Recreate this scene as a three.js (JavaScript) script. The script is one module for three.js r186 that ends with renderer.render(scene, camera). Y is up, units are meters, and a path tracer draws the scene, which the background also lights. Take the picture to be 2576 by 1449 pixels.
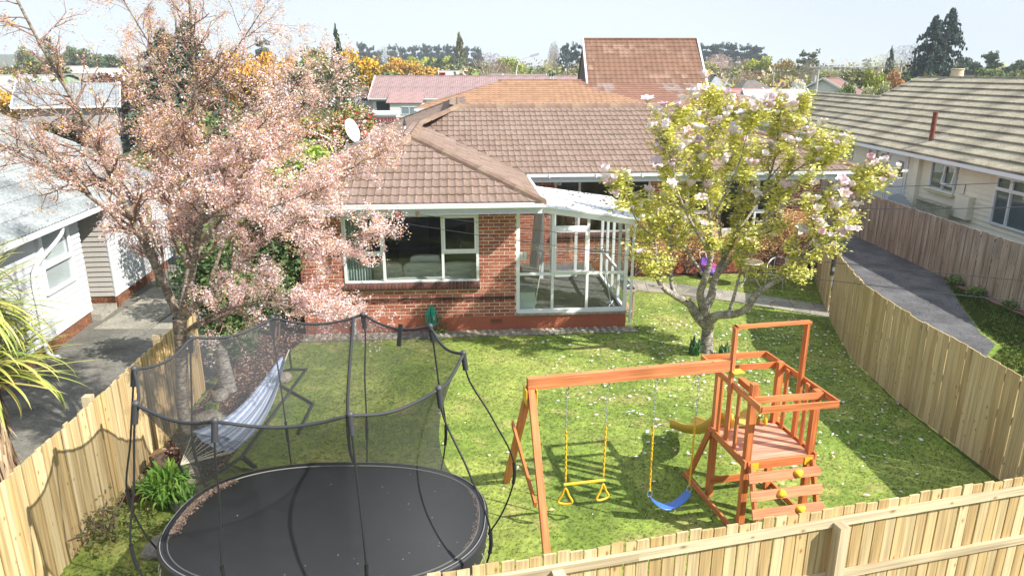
import * as THREE from 'three';
import { mergeGeometries } from 'three/addons/utils/BufferGeometryUtils.js';

// ---------------------------------------------------------------- camera, sky, sun, exposure
const scene = new THREE.Scene();
const camera = new THREE.PerspectiveCamera(43.85, 1024 / 575, 0.1, 3000);
camera.position.set(0, 6, 0);
camera.rotation.set(-16.8 * Math.PI / 180, 0, 0);
const SUN = new THREE.Vector3(1.10, 1.0, 0.49).normalize();
{
  const W = 512, H = 256, d = new Float32Array(W * H * 4);
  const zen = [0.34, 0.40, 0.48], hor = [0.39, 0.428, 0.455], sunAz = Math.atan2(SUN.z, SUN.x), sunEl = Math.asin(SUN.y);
  for (let j = 0; j < H; j++) for (let i = 0; i < W; i++) {
    const el = ((j + 0.5) / H - 0.5) * Math.PI, az = ((i + 0.5) / W - 0.5) * 2 * Math.PI;
    const dir = [Math.cos(el) * Math.cos(az), Math.sin(el), Math.cos(el) * Math.sin(az)];
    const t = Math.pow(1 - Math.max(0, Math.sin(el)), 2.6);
    const wisp = 0.022 * Math.sin(az * 3 + el * 17 + Math.sin(az * 5.3) * 1.2) * Math.exp(-Math.abs(el) * 3);
    const g = Math.pow(Math.max(0, dir[0] * SUN.x + dir[1] * SUN.y + dir[2] * SUN.z), 5) * 0.16;
    const k = (j * W + i) * 4;
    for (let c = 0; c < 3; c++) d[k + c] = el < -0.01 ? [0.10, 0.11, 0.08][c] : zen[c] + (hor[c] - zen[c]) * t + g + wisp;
    d[k + 3] = 1;
  }
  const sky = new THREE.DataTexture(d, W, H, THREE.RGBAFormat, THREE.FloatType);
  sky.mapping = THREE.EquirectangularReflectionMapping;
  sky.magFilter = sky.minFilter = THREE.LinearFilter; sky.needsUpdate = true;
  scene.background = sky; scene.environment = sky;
}
const sun = new THREE.DirectionalLight(new THREE.Color(1.0, 0.95, 0.87), 3.9);
sun.position.copy(SUN).multiplyScalar(90).add(new THREE.Vector3(0, 0, -15));
sun.target.position.set(0, 0, -15); scene.add(sun, sun.target);
sun.castShadow = true; sun.shadow.mapSize.set(4096, 4096);
Object.assign(sun.shadow.camera, { left: -45, right: 45, top: 45, bottom: -45, near: 1, far: 220 });
scene.fog = new THREE.FogExp2(new THREE.Color(0.80, 0.87, 0.95), 0.0005);
const renderer = new THREE.WebGLRenderer({ antialias: true });
renderer.setSize(1024, 575);
renderer.toneMapping = THREE.LinearToneMapping;
renderer.toneMappingExposure = 2.25;
renderer.shadowMap.enabled = true;

// ---------------------------------------------------------------- helpers
let seed = 12345;
const rnd = () => { seed = (seed + 0x6D2B79F5) | 0; let t = Math.imul(seed ^ (seed >>> 15), 1 | seed); t = (t + Math.imul(t ^ (t >>> 7), 61 | t)) ^ t; return ((t ^ (t >>> 14)) >>> 0) / 4294967296; };
const reseed = s => { seed = s; };
const rr = (a, b) => a + (b - a) * rnd();
const gauss = () => (rnd() + rnd() + rnd() + rnd() - 2) * 1.0;
const V = (x, y, z) => new THREE.Vector3(x, y, z);
const lerp = (a, b, t) => a + (b - a) * t, clamp = (x, a, b) => Math.min(b, Math.max(a, x));
const used = {};
const numbered = n => { const k = used[n] = (used[n] ?? -1) + 1; return k ? `${n}_${String(k).padStart(3, '0')}` : n; };
function shade(o) { o.traverse(c => { if (c.isMesh) { c.castShadow = true; c.receiveShadow = true; } }); return o; }
function tag(o, label, category, group) { o.userData = { label, category }; if (group) o.userData.group = group; return o; }
function thing(name, label, category, p = [0, 0, 0], turn = 0, group) {
  const o = new THREE.Group(); o.name = numbered(name); o.position.set(...p); o.rotation.y = turn; scene.add(o);
  return tag(o, label, category, group);
}
function part(name, geo, mat, parent) { const m = new THREE.Mesh(Array.isArray(geo) ? merge(geo) : geo, mat); m.name = name; m.castShadow = m.receiveShadow = true; if (parent) parent.add(m); return m; }
function single(name, geo, mat, label, category, group) { const m = part(numbered(name), geo, mat, scene); return tag(m, label, category, group); }
function struct(name, geo, mat) { const m = part(name, geo, mat, scene); m.userData = { kind: 'structure' }; return m; }
function stuff(m) { m.userData.kind = 'stuff'; return m; }
function merge(list) {
  const l = list.map(g => { const n = g.index ? g.toNonIndexed() : g.clone(); for (const k of Object.keys(n.attributes)) if (!['position', 'normal', 'uv'].includes(k)) n.deleteAttribute(k); return n; });
  return l.length === 1 ? l[0] : mergeGeometries(l);
}
// a box with uv in metres, v along its longest side; o shifts the pattern
function bx(w, h, d, x = 0, y = 0, z = 0, o = 0) {
  const g = new THREE.BoxGeometry(w, h, d), uv = g.attributes.uv, dims = [[d, h], [d, h], [w, d], [w, d], [w, h], [w, h]];
  for (let f = 0; f < 6; f++) for (let k = 0; k < 4; k++) {
    const i = f * 4 + k, [a, b] = dims[f]; let u = uv.getX(i) * a, v = uv.getY(i) * b; if (a > b) [u, v] = [v, u];
    uv.setXY(i, u + o * 0.37 + f * 0.13, v + o * 0.73 + f * 0.29);
  }
  return g.translate(x, y, z);
}
const _q = new THREE.Quaternion(), _m = new THREE.Matrix4(), UPV = V(0, 1, 0);
// a bar of w by d section between two points (its length along local y)
function bar(a, b, w, d = w, o = 0, twist = 0) {
  a = V(...a); b = V(...b); const dir = b.clone().sub(a), L = dir.length(); dir.normalize();
  const g = bx(w, L, d, 0, 0, 0, o); if (twist) g.rotateY(twist);
  // keep the section's d side as level as it can be
  const side = Math.abs(dir.y) > 0.999 ? V(1, 0, 0) : V(0, 1, 0).cross(dir).normalize(), z = side.clone().cross(dir).normalize();
  return g.applyMatrix4(_m.makeBasis(side, dir, z)).translate((a.x + b.x) / 2, (a.y + b.y) / 2, (a.z + b.z) / 2);
}
function tube(pts, r, n = 6, seg, closed = false) {
  const c = new THREE.CatmullRomCurve3(pts.map(p => p.isVector3 ? p : V(...p)), closed, 'centripetal');
  return new THREE.TubeGeometry(c, seg || Math.max(2, pts.length * 4), r, n, closed);
}
// a tapered limb through points [x,y,z,r]
function limb(pts, n = 6, sub = 4) {
  const c = new THREE.CatmullRomCurve3(pts.map(p => V(p[0], p[1], p[2])), false, 'centripetal'), N = (pts.length - 1) * sub;
  const fr = c.computeFrenetFrames(N, false), pos = [], uv = [], idx = []; let len = 0, last = null;
  for (let i = 0; i <= N; i++) {
    const t = i / N, p = c.getPoint(t), f = t * (pts.length - 1), k = Math.min(pts.length - 2, Math.floor(f)), r = lerp(pts[k][3], pts[k + 1][3], f - k);
    if (last) len += p.distanceTo(last); last = p;
    for (let j = 0; j <= n; j++) {
      const a = j / n * Math.PI * 2, v = fr.normals[i].clone().multiplyScalar(Math.cos(a) * r).addScaledVector(fr.binormals[i], Math.sin(a) * r).add(p);
      pos.push(v.x, v.y, v.z); uv.push(j / n * Math.max(0.2, r * 6), len);
    }
  }
  for (let i = 0; i < N; i++) for (let j = 0; j < n; j++) { const a = i * (n + 1) + j, b = a + n + 1; idx.push(a, b, a + 1, a + 1, b, b + 1); }
  const g = new THREE.BufferGeometry(); g.setAttribute('position', new THREE.Float32BufferAttribute(pos, 3)); g.setAttribute('uv', new THREE.Float32BufferAttribute(uv, 2)); g.setIndex(idx); g.computeVertexNormals();
  return g;
}
// a flat polygon in xz (points [x,z]) at height y, uv in metres
function sheet(pts, y) {
  const s = new THREE.Shape(pts.map(p => new THREE.Vector2(p[0], -p[1]))), g = new THREE.ShapeGeometry(s, 8);
  g.rotateX(-Math.PI / 2).translate(0, y, 0); return g;
}
// a plane polygon from 3D points (convex fan), uv in metres along its own axes
function poly(pts, uvs) {
  const p = pts.map(q => V(...q)), e1 = p[1].clone().sub(p[0]).normalize(), nn = p[1].clone().sub(p[0]).cross(p[2].clone().sub(p[0])).normalize(), e2 = nn.clone().cross(e1);
  const pos = [], uv = [], nor = [];
  for (let i = 1; i < p.length - 1; i++) for (const k of [0, i, i + 1]) { pos.push(p[k].x, p[k].y, p[k].z); nor.push(nn.x, nn.y, nn.z); const d = p[k].clone().sub(p[0]); uv.push(d.dot(e1), d.dot(e2)); }
  const g = new THREE.BufferGeometry(); g.setAttribute('position', new THREE.Float32BufferAttribute(pos, 3)); g.setAttribute('normal', new THREE.Float32BufferAttribute(nor, 3)); g.setAttribute('uv', new THREE.Float32BufferAttribute(uv, 2)); return g;
}
// many small faces: place(i) returns {p, q or rot, s, c}
const _c = new THREE.Color(), _e = new THREE.Euler();
function many(name, geo, mat, N, place, parent) {
  const m = new THREE.InstancedMesh(geo, mat, N); m.name = name; m.castShadow = m.receiveShadow = true; let k = 0;
  for (let i = 0; i < N; i++) {
    const r = place(i); if (!r) continue;
    _e.set(...(r.rot || [0, 0, 0])); _q.setFromEuler(_e); const s = r.s ?? 1;
    _m.compose(V(...r.p), r.q || _q, Array.isArray(s) ? V(...s) : V(s, s, s)); m.setMatrixAt(k, _m);
    if (r.c) m.setColorAt(k, _c.setRGB(r.c[0], r.c[1], r.c[2])); k++;
  }
  m.count = k; if (parent) parent.add(m); return m;
}
// pixel of the 2576-wide photograph and a distance: a place far off, used only to lay out the distant suburb
function at(u, v, depth) {
  const x = (u - 1288) / 1800 * depth, y = -(v - 724.5) / 1800 * depth, c = Math.cos(16.8 * Math.PI / 180), s = Math.sin(16.8 * Math.PI / 180);
  return V(x, 6 + y * c - depth * s, -depth * c - y * s);
}

// ---------------------------------------------------------------- noise and textures
const HASH = new Float32Array(65536); { reseed(77); for (let i = 0; i < 65536; i++) HASH[i] = rnd(); }
const lat = (x, y, s) => HASH[((x * 73 + y * 179 + s * 911 + ((x * y) & 255) * 37) & 65535)];
function vn(x, y, px, py, s) {
  let xi = Math.floor(x), yi = Math.floor(y), fx = x - xi, fy = y - yi; fx = fx * fx * (3 - 2 * fx); fy = fy * fy * (3 - 2 * fy);
  const x0 = ((xi % px) + px) % px, x1 = (x0 + 1) % px, y0 = ((yi % py) + py) % py, y1 = (y0 + 1) % py;
  return lerp(lerp(lat(x0, y0, s), lat(x1, y0, s), fx), lerp(lat(x0, y1, s), lat(x1, y1, s), fx), fy);
}
function fbm(u, v, fx, fy, o = 4, s = 0) { let a = 0, w = 0.5, t = 0; for (let i = 0; i < o; i++) { a += w * vn(u * fx, v * fy, fx, fy, s + i); t += w; w *= 0.5; fx *= 2; fy *= 2; } return a / t; }
function tex(n, size, fn, srgb = true) {
  const d = new Uint8Array(n * n * 4);
  for (let j = 0; j < n; j++) for (let i = 0; i < n; i++) { const c = fn((i + 0.5) / n, (j + 0.5) / n), k = (j * n + i) * 4; for (let q = 0; q < 3; q++) d[k + q] = clamp((Array.isArray(c) ? c[q] : c) * 255, 0, 255); d[k + 3] = 255; }
  const t = new THREE.DataTexture(d, n, n); t.wrapS = t.wrapT = THREE.RepeatWrapping; t.magFilter = THREE.LinearFilter; t.minFilter = THREE.LinearMipmapLinearFilter; t.generateMipmaps = true;
  if (srgb) t.colorSpace = THREE.SRGBColorSpace; t.repeat.set(1 / (size[0] ?? size), 1 / (size[1] ?? size)); t.needsUpdate = true; return t;
}
const std = (rgb, o = {}) => { const m = new THREE.MeshStandardMaterial({ roughness: 0.8, metalness: 0, ...o }); m.color.setRGB(...rgb); return m; };
const phys = (rgb, o = {}) => { const m = new THREE.MeshPhysicalMaterial({ roughness: 0.8, metalness: 0, ...o }); m.color.setRGB(...rgb); return m; };
const mixc = (a, b, t) => a.map((x, i) => lerp(x, b[i], t));
// timber: grain along v, knots and streaks (maps are multipliers near white so that the tint is the material's colour)
function timber(n, seedn, contrast, knots) {
  reseed(seedn); const K = []; for (let i = 0; i < knots; i++) K.push([rnd(), rnd(), rr(0.010, 0.022)]);
  return tex(512, [0.9, 2.4], (u, v) => {
    let g = fbm(u + 0.02 * fbm(u, v, 4, 4, 2, 9), v, 40, 3, 4, n), f = fbm(u, v, 160, 6, 2, n + 5), b = fbm(u, v, 6, 2, 3, n + 8);
    let t = 0.92 + contrast * (0.28 * (g - 0.5) + 0.22 * (f - 0.5) + 0.3 * (b - 0.5));
    let c = [t, t * (0.985 + 0.05 * (b - 0.5)), t * (0.96 + 0.09 * (b - 0.5))];
    for (const [ku, kv, kr] of K) { const dx = Math.abs(u - ku) > 0.5 ? 1 - Math.abs(u - ku) : u - ku, dy = ((Math.abs(v - kv) > 0.5 ? 1 - Math.abs(v - kv) : v - kv)) * 1.6, q = Math.hypot(dx, dy) / kr; if (q < 2.4) { const w = Math.exp(-q * q * 0.9) * 0.55; c = mixc(c, [0.42, 0.27, 0.14], w); } }
    return c;
  });
}
const T = {
  pine: timber(1, 5, 1.0, 7), old: timber(20, 6, 1.5, 9),
  brick: tex(256, 0.5, (u, v) => { const a = fbm(u, v, 24, 24, 4, 2), b = fbm(u, v, 4, 8, 3, 4); const t = 0.86 + 0.22 * (a - 0.5) + 0.28 * (b - 0.5); return [t, t * (0.96 + 0.1 * (b - .5)), t * 0.95]; }),
  tile: tex(512, 1.4, (u, v) => { const a = fbm(u, v, 60, 60, 3, 2), b = fbm(u, v, 5, 5, 4, 14), s = fbm(u, v, 70, 4, 3, 31); const t = 0.88 + 0.16 * (a - 0.5) + 0.16 * (b - 0.5) + 0.16 * (s - .5); return [t, t * 0.985, t * (0.96 + 0.1 * (b - .5))]; }),
  plaster: tex(256, 1.1, (u, v) => 0.5 + 0.5 * (fbm(u, v, 40, 40, 4, 3) - 0.5) * 2, false),
  concrete: tex(512, 3, (u, v) => { const a = fbm(u, v, 90, 90, 3, 6), b = fbm(u, v, 4, 4, 5, 12); const k = fbm(u, v, 3, 3, 5, 98), cr = Math.abs(k - .5) < .004 ? .8 : 1, t = (0.84 + 0.3 * (a - .5) + 0.42 * (b - .5)) * cr; return [t, t * .99, t * .95]; }),
  asphalt: tex(512, 2.6, (u, v) => { const a = fbm(u, v, 140, 140, 2, 6), b = fbm(u, v, 5, 5, 5, 19); const k = fbm(u, v, 4, 4, 5, 88), cr = Math.abs(k - .5) < .006 ? .72 : 1, t = (0.8 + 0.4 * (a - .5) + 0.5 * (b - .5)) * cr; return [t, t, t * 1.02]; }),
  turf: tex(1024, 7, (u, v) => {
    const a = fbm(u, v, 110, 110, 3, 21), b = fbm(u, v, 7, 7, 5, 22), c = fbm(u, v, 22, 22, 4, 25), d = fbm(u, v, 14, 14, 3, 41);
    let col = mixc([0.52, 0.60, 0.24], [0.68, 0.71, 0.35], clamp((b - .5) * 3 + .5, 0, 1)); col = mixc(col, [0.78, 0.72, 0.46], clamp((d - .62) * 4, 0, .55));
    const t = 0.90 + 0.36 * (a - .5) + 0.22 * (c - .5); return col.map(x => x * t);
  }),
  mulch: tex(512, 1.2, (u, v) => { const a = fbm(u, v, 50, 30, 3, 61), b = fbm(u, v, 30, 60, 3, 66), c = fbm(u, v, 6, 6, 3, 69); const t = clamp(0.28 + 1.5 * Math.max(a - .42, b - .45), 0, 1); return mixc([0.20, 0.12, 0.08], mixc([0.62, 0.42, 0.30], [0.70, 0.60, 0.50], c), t); }),
  bark: tex(256, [0.5, 0.7], (u, v) => { const a = fbm(u, v, 9, 30, 4, 71), b = fbm(u, v, 5, 5, 3, 77); const t = 0.72 + 0.7 * (a - .5) + 0.5 * (b - .5); return [t, t * .97, t * .93]; }),
  paint: tex(256, 1.6, (u, v) => { const a = fbm(u, v, 6, 6, 5, 81), b = fbm(u, v, 90, 90, 2, 85); const t = 0.94 + 0.09 * (a - .5) + 0.05 * (b - .5); return [t, t, t]; }),
  stain: tex(512, [0.7, 1.6], (u, v) => { const g = fbm(u, v, 50, 4, 4, 91), b = fbm(u, v, 5, 3, 4, 95); const t = 0.86 + 0.34 * (g - .5) + 0.3 * (b - .5); return [t, t * (0.97 + .1 * (g - .5)), t * (.96 + .1 * (b - .5))]; }),
};
const bumpOf = (t, s) => ({ bumpMap: t, bumpScale: s });
const M = {
  white: std([0.78, 0.80, 0.83], { map: T.paint, roughness: 0.45 }), whiteGloss: std([0.80, 0.83, 0.87], { roughness: 0.3 }),
  cream: std([0.74, 0.70, 0.58], { map: T.paint, roughness: 0.6 }), board: std([0.80, 0.80, 0.79], { map: T.paint, roughness: 0.6 }),
  mortar: std([0.82, 0.76, 0.64], { map: T.concrete, roughness: 0.95 }),
  terracotta: std([0.43, 0.135, 0.075], { map: T.paint, roughness: 0.85, ...bumpOf(T.plaster, 0.012) }),
  glass: phys([0.93, 0.95, 0.945], { transmission: 1, thickness: 0, roughness: 0.02, ior: 1.5 }),
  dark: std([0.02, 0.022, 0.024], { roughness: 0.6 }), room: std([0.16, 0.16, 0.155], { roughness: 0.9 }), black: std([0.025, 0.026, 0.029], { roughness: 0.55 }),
  steel: std([0.62, 0.64, 0.66], { metalness: 0.85, roughness: 0.35 }), alu: std([0.70, 0.72, 0.74], { metalness: 0.6, roughness: 0.4 }),
  concrete: std([0.40, 0.385, 0.35], { map: T.concrete, roughness: 0.95 }), asphalt: std([0.15, 0.148, 0.148], { map: T.asphalt, roughness: 0.95 }),
  bark: std([0.40, 0.345, 0.29], { map: T.bark, roughness: 0.95, ...bumpOf(T.bark, 0.015) }), barkGrey: std([0.56, 0.54, 0.50], { map: T.bark, roughness: 0.95, ...bumpOf(T.bark, 0.015) }),
  twig: std([0.20, 0.13, 0.105], { roughness: 0.9 }),
  orange: [[0.80, 0.27, 0.085], [0.84, 0.31, 0.115], [0.76, 0.24, 0.07]].map(c => std(c, { map: T.stain, roughness: 0.62 })),
  yellow: phys([0.80, 0.47, 0.03], { roughness: 0.35, clearcoat: 0.3 }),
};
const LEAFQ = (() => { // a small leaf folded along its middle
  const g = new THREE.BufferGeometry(); g.setAttribute('position', new THREE.Float32BufferAttribute([0, 0, 0, 0.32, 0.10, 0.5, 0, 0, 1, -0.32, 0.10, 0.5], 3)); g.setIndex([0, 2, 1, 0, 3, 2]); g.computeVertexNormals(); return g.translate(0, 0, -0.5);
})();
const CLUMP = (() => { // three leaves that cross: a clump for trees far away
  const gs = []; for (let k = 0; k < 3; k++) gs.push(LEAFQ.clone().rotateX(k * 1.1 - 0.5).rotateY(k * 2.1).translate(0.16 * Math.cos(k * 2.1), 0.1 * (k - 1), 0.16 * Math.sin(k * 2.1))); return merge(gs);
})();
const foliage = phys([1, 1, 1], { roughness: 0.75, side: THREE.DoubleSide, transmission: 0.3, thickness: 0 });
const farLeaf = std([1, 1, 1], { roughness: 0.9, side: THREE.DoubleSide });

// ---------------------------------------------------------------- ground
const inPoly = (x, z, P) => { let c = false; for (let i = 0, j = P.length - 1; i < P.length; j = i++) { const [xi, zi] = P[i], [xj, zj] = P[j]; if ((zi > z) !== (zj > z) && x < (xj - xi) * (z - zi) / (zj - zi) + xi) c = !c; } return c; };
{
  const g = new THREE.CircleGeometry(1800, 48).rotateX(-Math.PI / 2).translate(0, -0.012, -200), p = g.attributes.position, uv = g.attributes.uv;
  for (let i = 0; i < p.count; i++) uv.setXY(i, p.getX(i), p.getZ(i));
  struct('ground', g, std([0.30, 0.30, 0.24], { map: T.turf, roughness: 1 }));
}
const LAWN = [[-5.75, -4.6], [-0.9, -5.2], [5.6, -6.9], [7.42, -9.0], [7.3, -12.4], [7.42, -14.5], [8.05, -17.1], [9.7, -22.2], [2.9, -22.0], [2.75, -16.75], [-4.9, -16.2], [-6.1, -16.5]];
const PATH = [[2.85, -20.9], [3.6, -20.72], [4.84, -20.26], [6.36, -19.46], [8.6, -18.15], [8.1, -17.25], [6.08, -18.54], [4.6, -19.2], [3.46, -19.73], [2.85, -19.85]];
const BED = [[-6.1, -16.3], [-4.75, -16.2], [-4.95, -15.2], [-5.0, -13.6], [-4.85, -12.2], [-4.55, -10.6], [-4.6, -9.8], [-5.0, -9.2], [-5.75, -9.0]];
const turfMat = std([0.82, 0.87, 0.84], { map: T.turf, roughness: 1 });
const lawn = struct('lawn', sheet(LAWN, 0), turfMat);
struct('garden_bed', sheet(BED, 0.008), std([0.36, 0.31, 0.28], { map: T.mulch, roughness: 1, ...bumpOf(T.mulch, 0.03) }));
struct('shrub_bed', sheet([[2.95, -22.0], [3.05, -21.2], [4.6, -21.0], [6.2, -21.35], [9.5, -21.6], [9.7, -22.3]], 0.008), std([0.26, 0.22, 0.20], { map: T.mulch, roughness: 1, ...bumpOf(T.mulch, 0.03) }));
struct('side_strip', sheet([[11.15, -15.4], [11.25, -16.1], [12.05, -18.2], [13.1, -20.8], [13.55, -22], [13.55, -8], [7.6, -8], [7.5, -11], [9.5, -13.6]], 0.002), std([0.58, 0.68, 0.48], { map: T.turf, roughness: 1 }));
struct('right_driveway', sheet([[7.7, -12.2], [9.6, -13.7], [11.15, -15.4], [11.25, -16.1], [12.05, -18.2], [13.1, -20.8], [13.5, -22], [13.5, -60], [9.9, -60], [9.9, -21.5], [8.2, -17], [7.55, -14.5]], 0.006), M.asphalt);
struct('left_driveway', sheet([[-5.95, -3], [-12, -3], [-11.5, -60], [-7.5, -60], [-6.2, -16.5], [-6.15, -13]], 0.004), std([0.20, 0.195, 0.18], { map: T.concrete, roughness: 0.95 }));
{ // concrete strips of the left driveway, each slab its own piece
  const d = scene.getObjectByName('left_driveway'), slab = std([0.36, 0.345, 0.31], { map: T.concrete, roughness: 0.95 });
  for (let k = 0; k < 7; k++) for (const s of [0, 1]) part('slab', bx(1.35, 0.03, 2.5, -8.1 - s * 1.42 - k * 0.22, 0.012, -17.6 - k * 2.54, k + s), slab, d);
}
{ // crazy paving of the garden path
  const path = struct('path', sheet(PATH, 0.006), std([0.30, 0.285, 0.25], { map: T.concrete, roughness: 0.95 }));
  reseed(11);
  const L = [[2.85, -20.9], [4.84, -20.26], [6.36, -19.46], [8.6, -18.15]], R = [[2.85, -19.85], [4.6, -19.2], [6.08, -18.54], [8.1, -17.25]];
  const on = (P, t) => { const f = clamp(t, 0, 0.9999) * 3, k = Math.floor(f); return [lerp(P[k][0], P[k + 1][0], f - k), lerp(P[k][1], P[k + 1][1], f - k)]; };
  const N = 15, W = 3, J = []; for (let i = 0; i <= N; i++) { J.push([]); for (let j = 0; j <= W; j++) J[i].push([clamp((i + (i && i < N ? rr(-.28, .28) : 0)) / N, 0, 1), clamp((j + (j && j < W ? rr(-.3, .3) : 0)) / W, 0, 1)]); }
  const pt = ([t, s]) => { const a = on(L, t), b = on(R, t); return [lerp(a[0], b[0], s), lerp(a[1], b[1], s)]; };
  const ms = [[0.36, 0.34, 0.30], [0.31, 0.30, 0.28], [0.40, 0.375, 0.325]].map(c => std(c, { map: T.concrete, roughness: 0.95 }));
  for (let i = 0; i < N; i++) for (let j = 0; j < W; j++) {
    const q = [J[i][j], J[i + 1][j], J[i + 1][j + 1], J[i][j + 1]].map(pt), cx = q.reduce((a, p) => a + p[0], 0) / 4, cz = q.reduce((a, p) => a + p[1], 0) / 4;
    const s = new THREE.Shape(q.map(p => new THREE.Vector2(lerp(cx, p[0], 0.93), -lerp(cz, p[1], 0.93))));
    part('paving_stone', new THREE.ExtrudeGeometry(s, { depth: 0.012, bevelEnabled: true, bevelSize: 0.012, bevelThickness: 0.006, bevelSegments: 1 }).rotateX(-Math.PI / 2).translate(0, 0.006, 0), ms[(i * 2 + j) % 3], path);
  }
}
// short grass over the lawn
const TUFT = (() => { const pos = []; for (let k = 0; k < 4; k++) { const a = k * 1.7 + 0.4, c = Math.cos(a), s = Math.sin(a), o = 0.35, w = 0.13; pos.push(c * o - s * w, 0, s * o + c * w, c * o + s * w, 0, s * o - c * w, c * (o + 0.7), 1, s * (o + 0.7)); } const g = new THREE.BufferGeometry(); g.setAttribute('position', new THREE.Float32BufferAttribute(pos, 3)); const nn = []; for (let i = 0; i < pos.length / 3; i++) nn.push(0, 1, 0); g.setAttribute('normal', new THREE.Float32BufferAttribute(nn, 3)); return g; })();
const grassMat = std([1, 1, 1], { roughness: 0.9, side: THREE.DoubleSide });
function grassField(label, P, N, s0, s1, cA, cB, cDry, avoid, sd) {
  reseed(sd); let x0 = 1e9, x1 = -1e9, z0 = 1e9, z1 = -1e9; for (const [x, z] of P) { x0 = Math.min(x0, x); x1 = Math.max(x1, x); z0 = Math.min(z0, z); z1 = Math.max(z1, z); }
  const m = many(numbered('grass'), TUFT, grassMat, N, () => {
    const x = rr(x0, x1), z = rr(z0, z1); if (!inPoly(x, z, P) || avoid.some(A => inPoly(x, z, A))) return null;
    const b = fbm(x / 9 + 0.5, z / 9 + 0.5, 8, 8, 4, 51), d = fbm(x / 9 + .5, z / 9 + .5, 16, 16, 3, 57); let c = mixc(cA, cB, clamp((b - .5) * 3.5 + .5 + rr(-.25, .25), 0, 1)); c = mixc(c, cDry, clamp((d - .58) * 5, 0, .6) * rnd());
    const h = rr(s0, s1); return { p: [x, 0, z], rot: [0, rnd() * 6.3, 0], s: [h * 0.9, h, h * 0.9], c };
  }, scene);
  tag(m, label, 'grass'); return stuff(m);
}
const HOUSEP = [[-4.9, -16.0], [2.8, -16.6], [2.6, -22.4], [-5.4, -22]];
grassField('short bright green lawn grass covering the back yard', LAWN, 200000, 0.012, 0.024, [0.27, 0.36, 0.10], [0.43, 0.48, 0.16], [0.56, 0.51, 0.22], [PATH, BED, HOUSEP], 21);
grassField('grass strip beside the asphalt driveway beyond the right fence', [[11.3, -16.1], [12.05, -18.2], [13.1, -20.8], [13.5, -22], [13.5, -10], [9.0, -11], [9.4, -13.5], [11.2, -15.2]], 60000, 0.025, 0.05, [0.13, 0.23, 0.035], [0.28, 0.34, 0.06], [0.3, 0.28, 0.1], [], 22);

// ---------------------------------------------------------------- the brick house (own axes: x along the front wall, z towards the camera)
const TH = 4.3 * Math.PI / 180;
const house = thing('brick_house', 'single storey red brick house with brown tiled hip roof behind the lawn', 'house', [-4.91, 0, -15.99], TH);
const HX = (x, y, z) => V(-4.91 + x * Math.cos(TH) + z * Math.sin(TH), y, -15.99 - x * Math.sin(TH) + z * Math.cos(TH));
const found = part('foundation', [bx(7.72, 0.36, 0.2, 3.86, 0.18, -0.1), bx(0.2, 0.36, 3.0, 7.62, 0.18, -1.7), bx(0.2, 0.36, 16, 0.1, 0.18, -8.2), bx(7.1, 0.36, 0.2, 11.2, 0.18, -4.8), bx(0.2, 0.36, 9, 14.65, 0.18, -9.2)], M.terracotta, house);
const wall = part('wall', [ // mortar-coloured core with openings
  bx(1.0, 2.66, 0.2, 0.5, 1.68, -0.115), bx(0.9, 2.66, 0.2, 4.58, 1.68, -0.115), bx(3.13, 0.75, 0.2, 2.565, 0.725, -0.115), bx(3.13, 0.13, 0.2, 2.565, 2.945, -0.115),
  bx(0.2, 2.66, 16, 0.115, 1.68, -8.2),
  bx(1.55, 2.66, 0.2, 5.78, 1.68, -4.815), bx(2.9, 1.0, 0.2, 8.0, 0.86, -4.815), bx(2.9, 0.07, 0.2, 8.0, 2.98, -4.815), bx(1.1, 2.66, 0.2, 10.0, 1.68, -4.815), bx(3.1, 1.0, 0.2, 12.1, 0.86, -4.815), bx(3.1, 0.07, 0.2, 12.1, 2.98, -4.815), bx(1.1, 2.66, 0.2, 14.2, 1.68, -4.815),
  bx(0.2, 2.66, 9, 14.635, 1.68, -9.3), bx(14.7, 2.66, 0.2, 7.3, 1.68, -13), bx(0.2, 2.66, 4.6, 4.93, 1.68, -2.4),
], M.mortar, house);
const brickMats = [[0.50, 0.165, 0.108], [0.46, 0.145, 0.096], [0.53, 0.19, 0.13], [0.38, 0.115, 0.08], [0.57, 0.225, 0.155]].map(c => std(c, { map: T.brick, roughness: 0.92, ...bumpOf(T.brick, 0.004) }));
const BL = 0.25, BC = 0.0845;
const brickGeo = [0, 1, 2, 3].map(k => bx(1, BC - 0.019, 0.05, 0, 0, 0, k));
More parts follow.
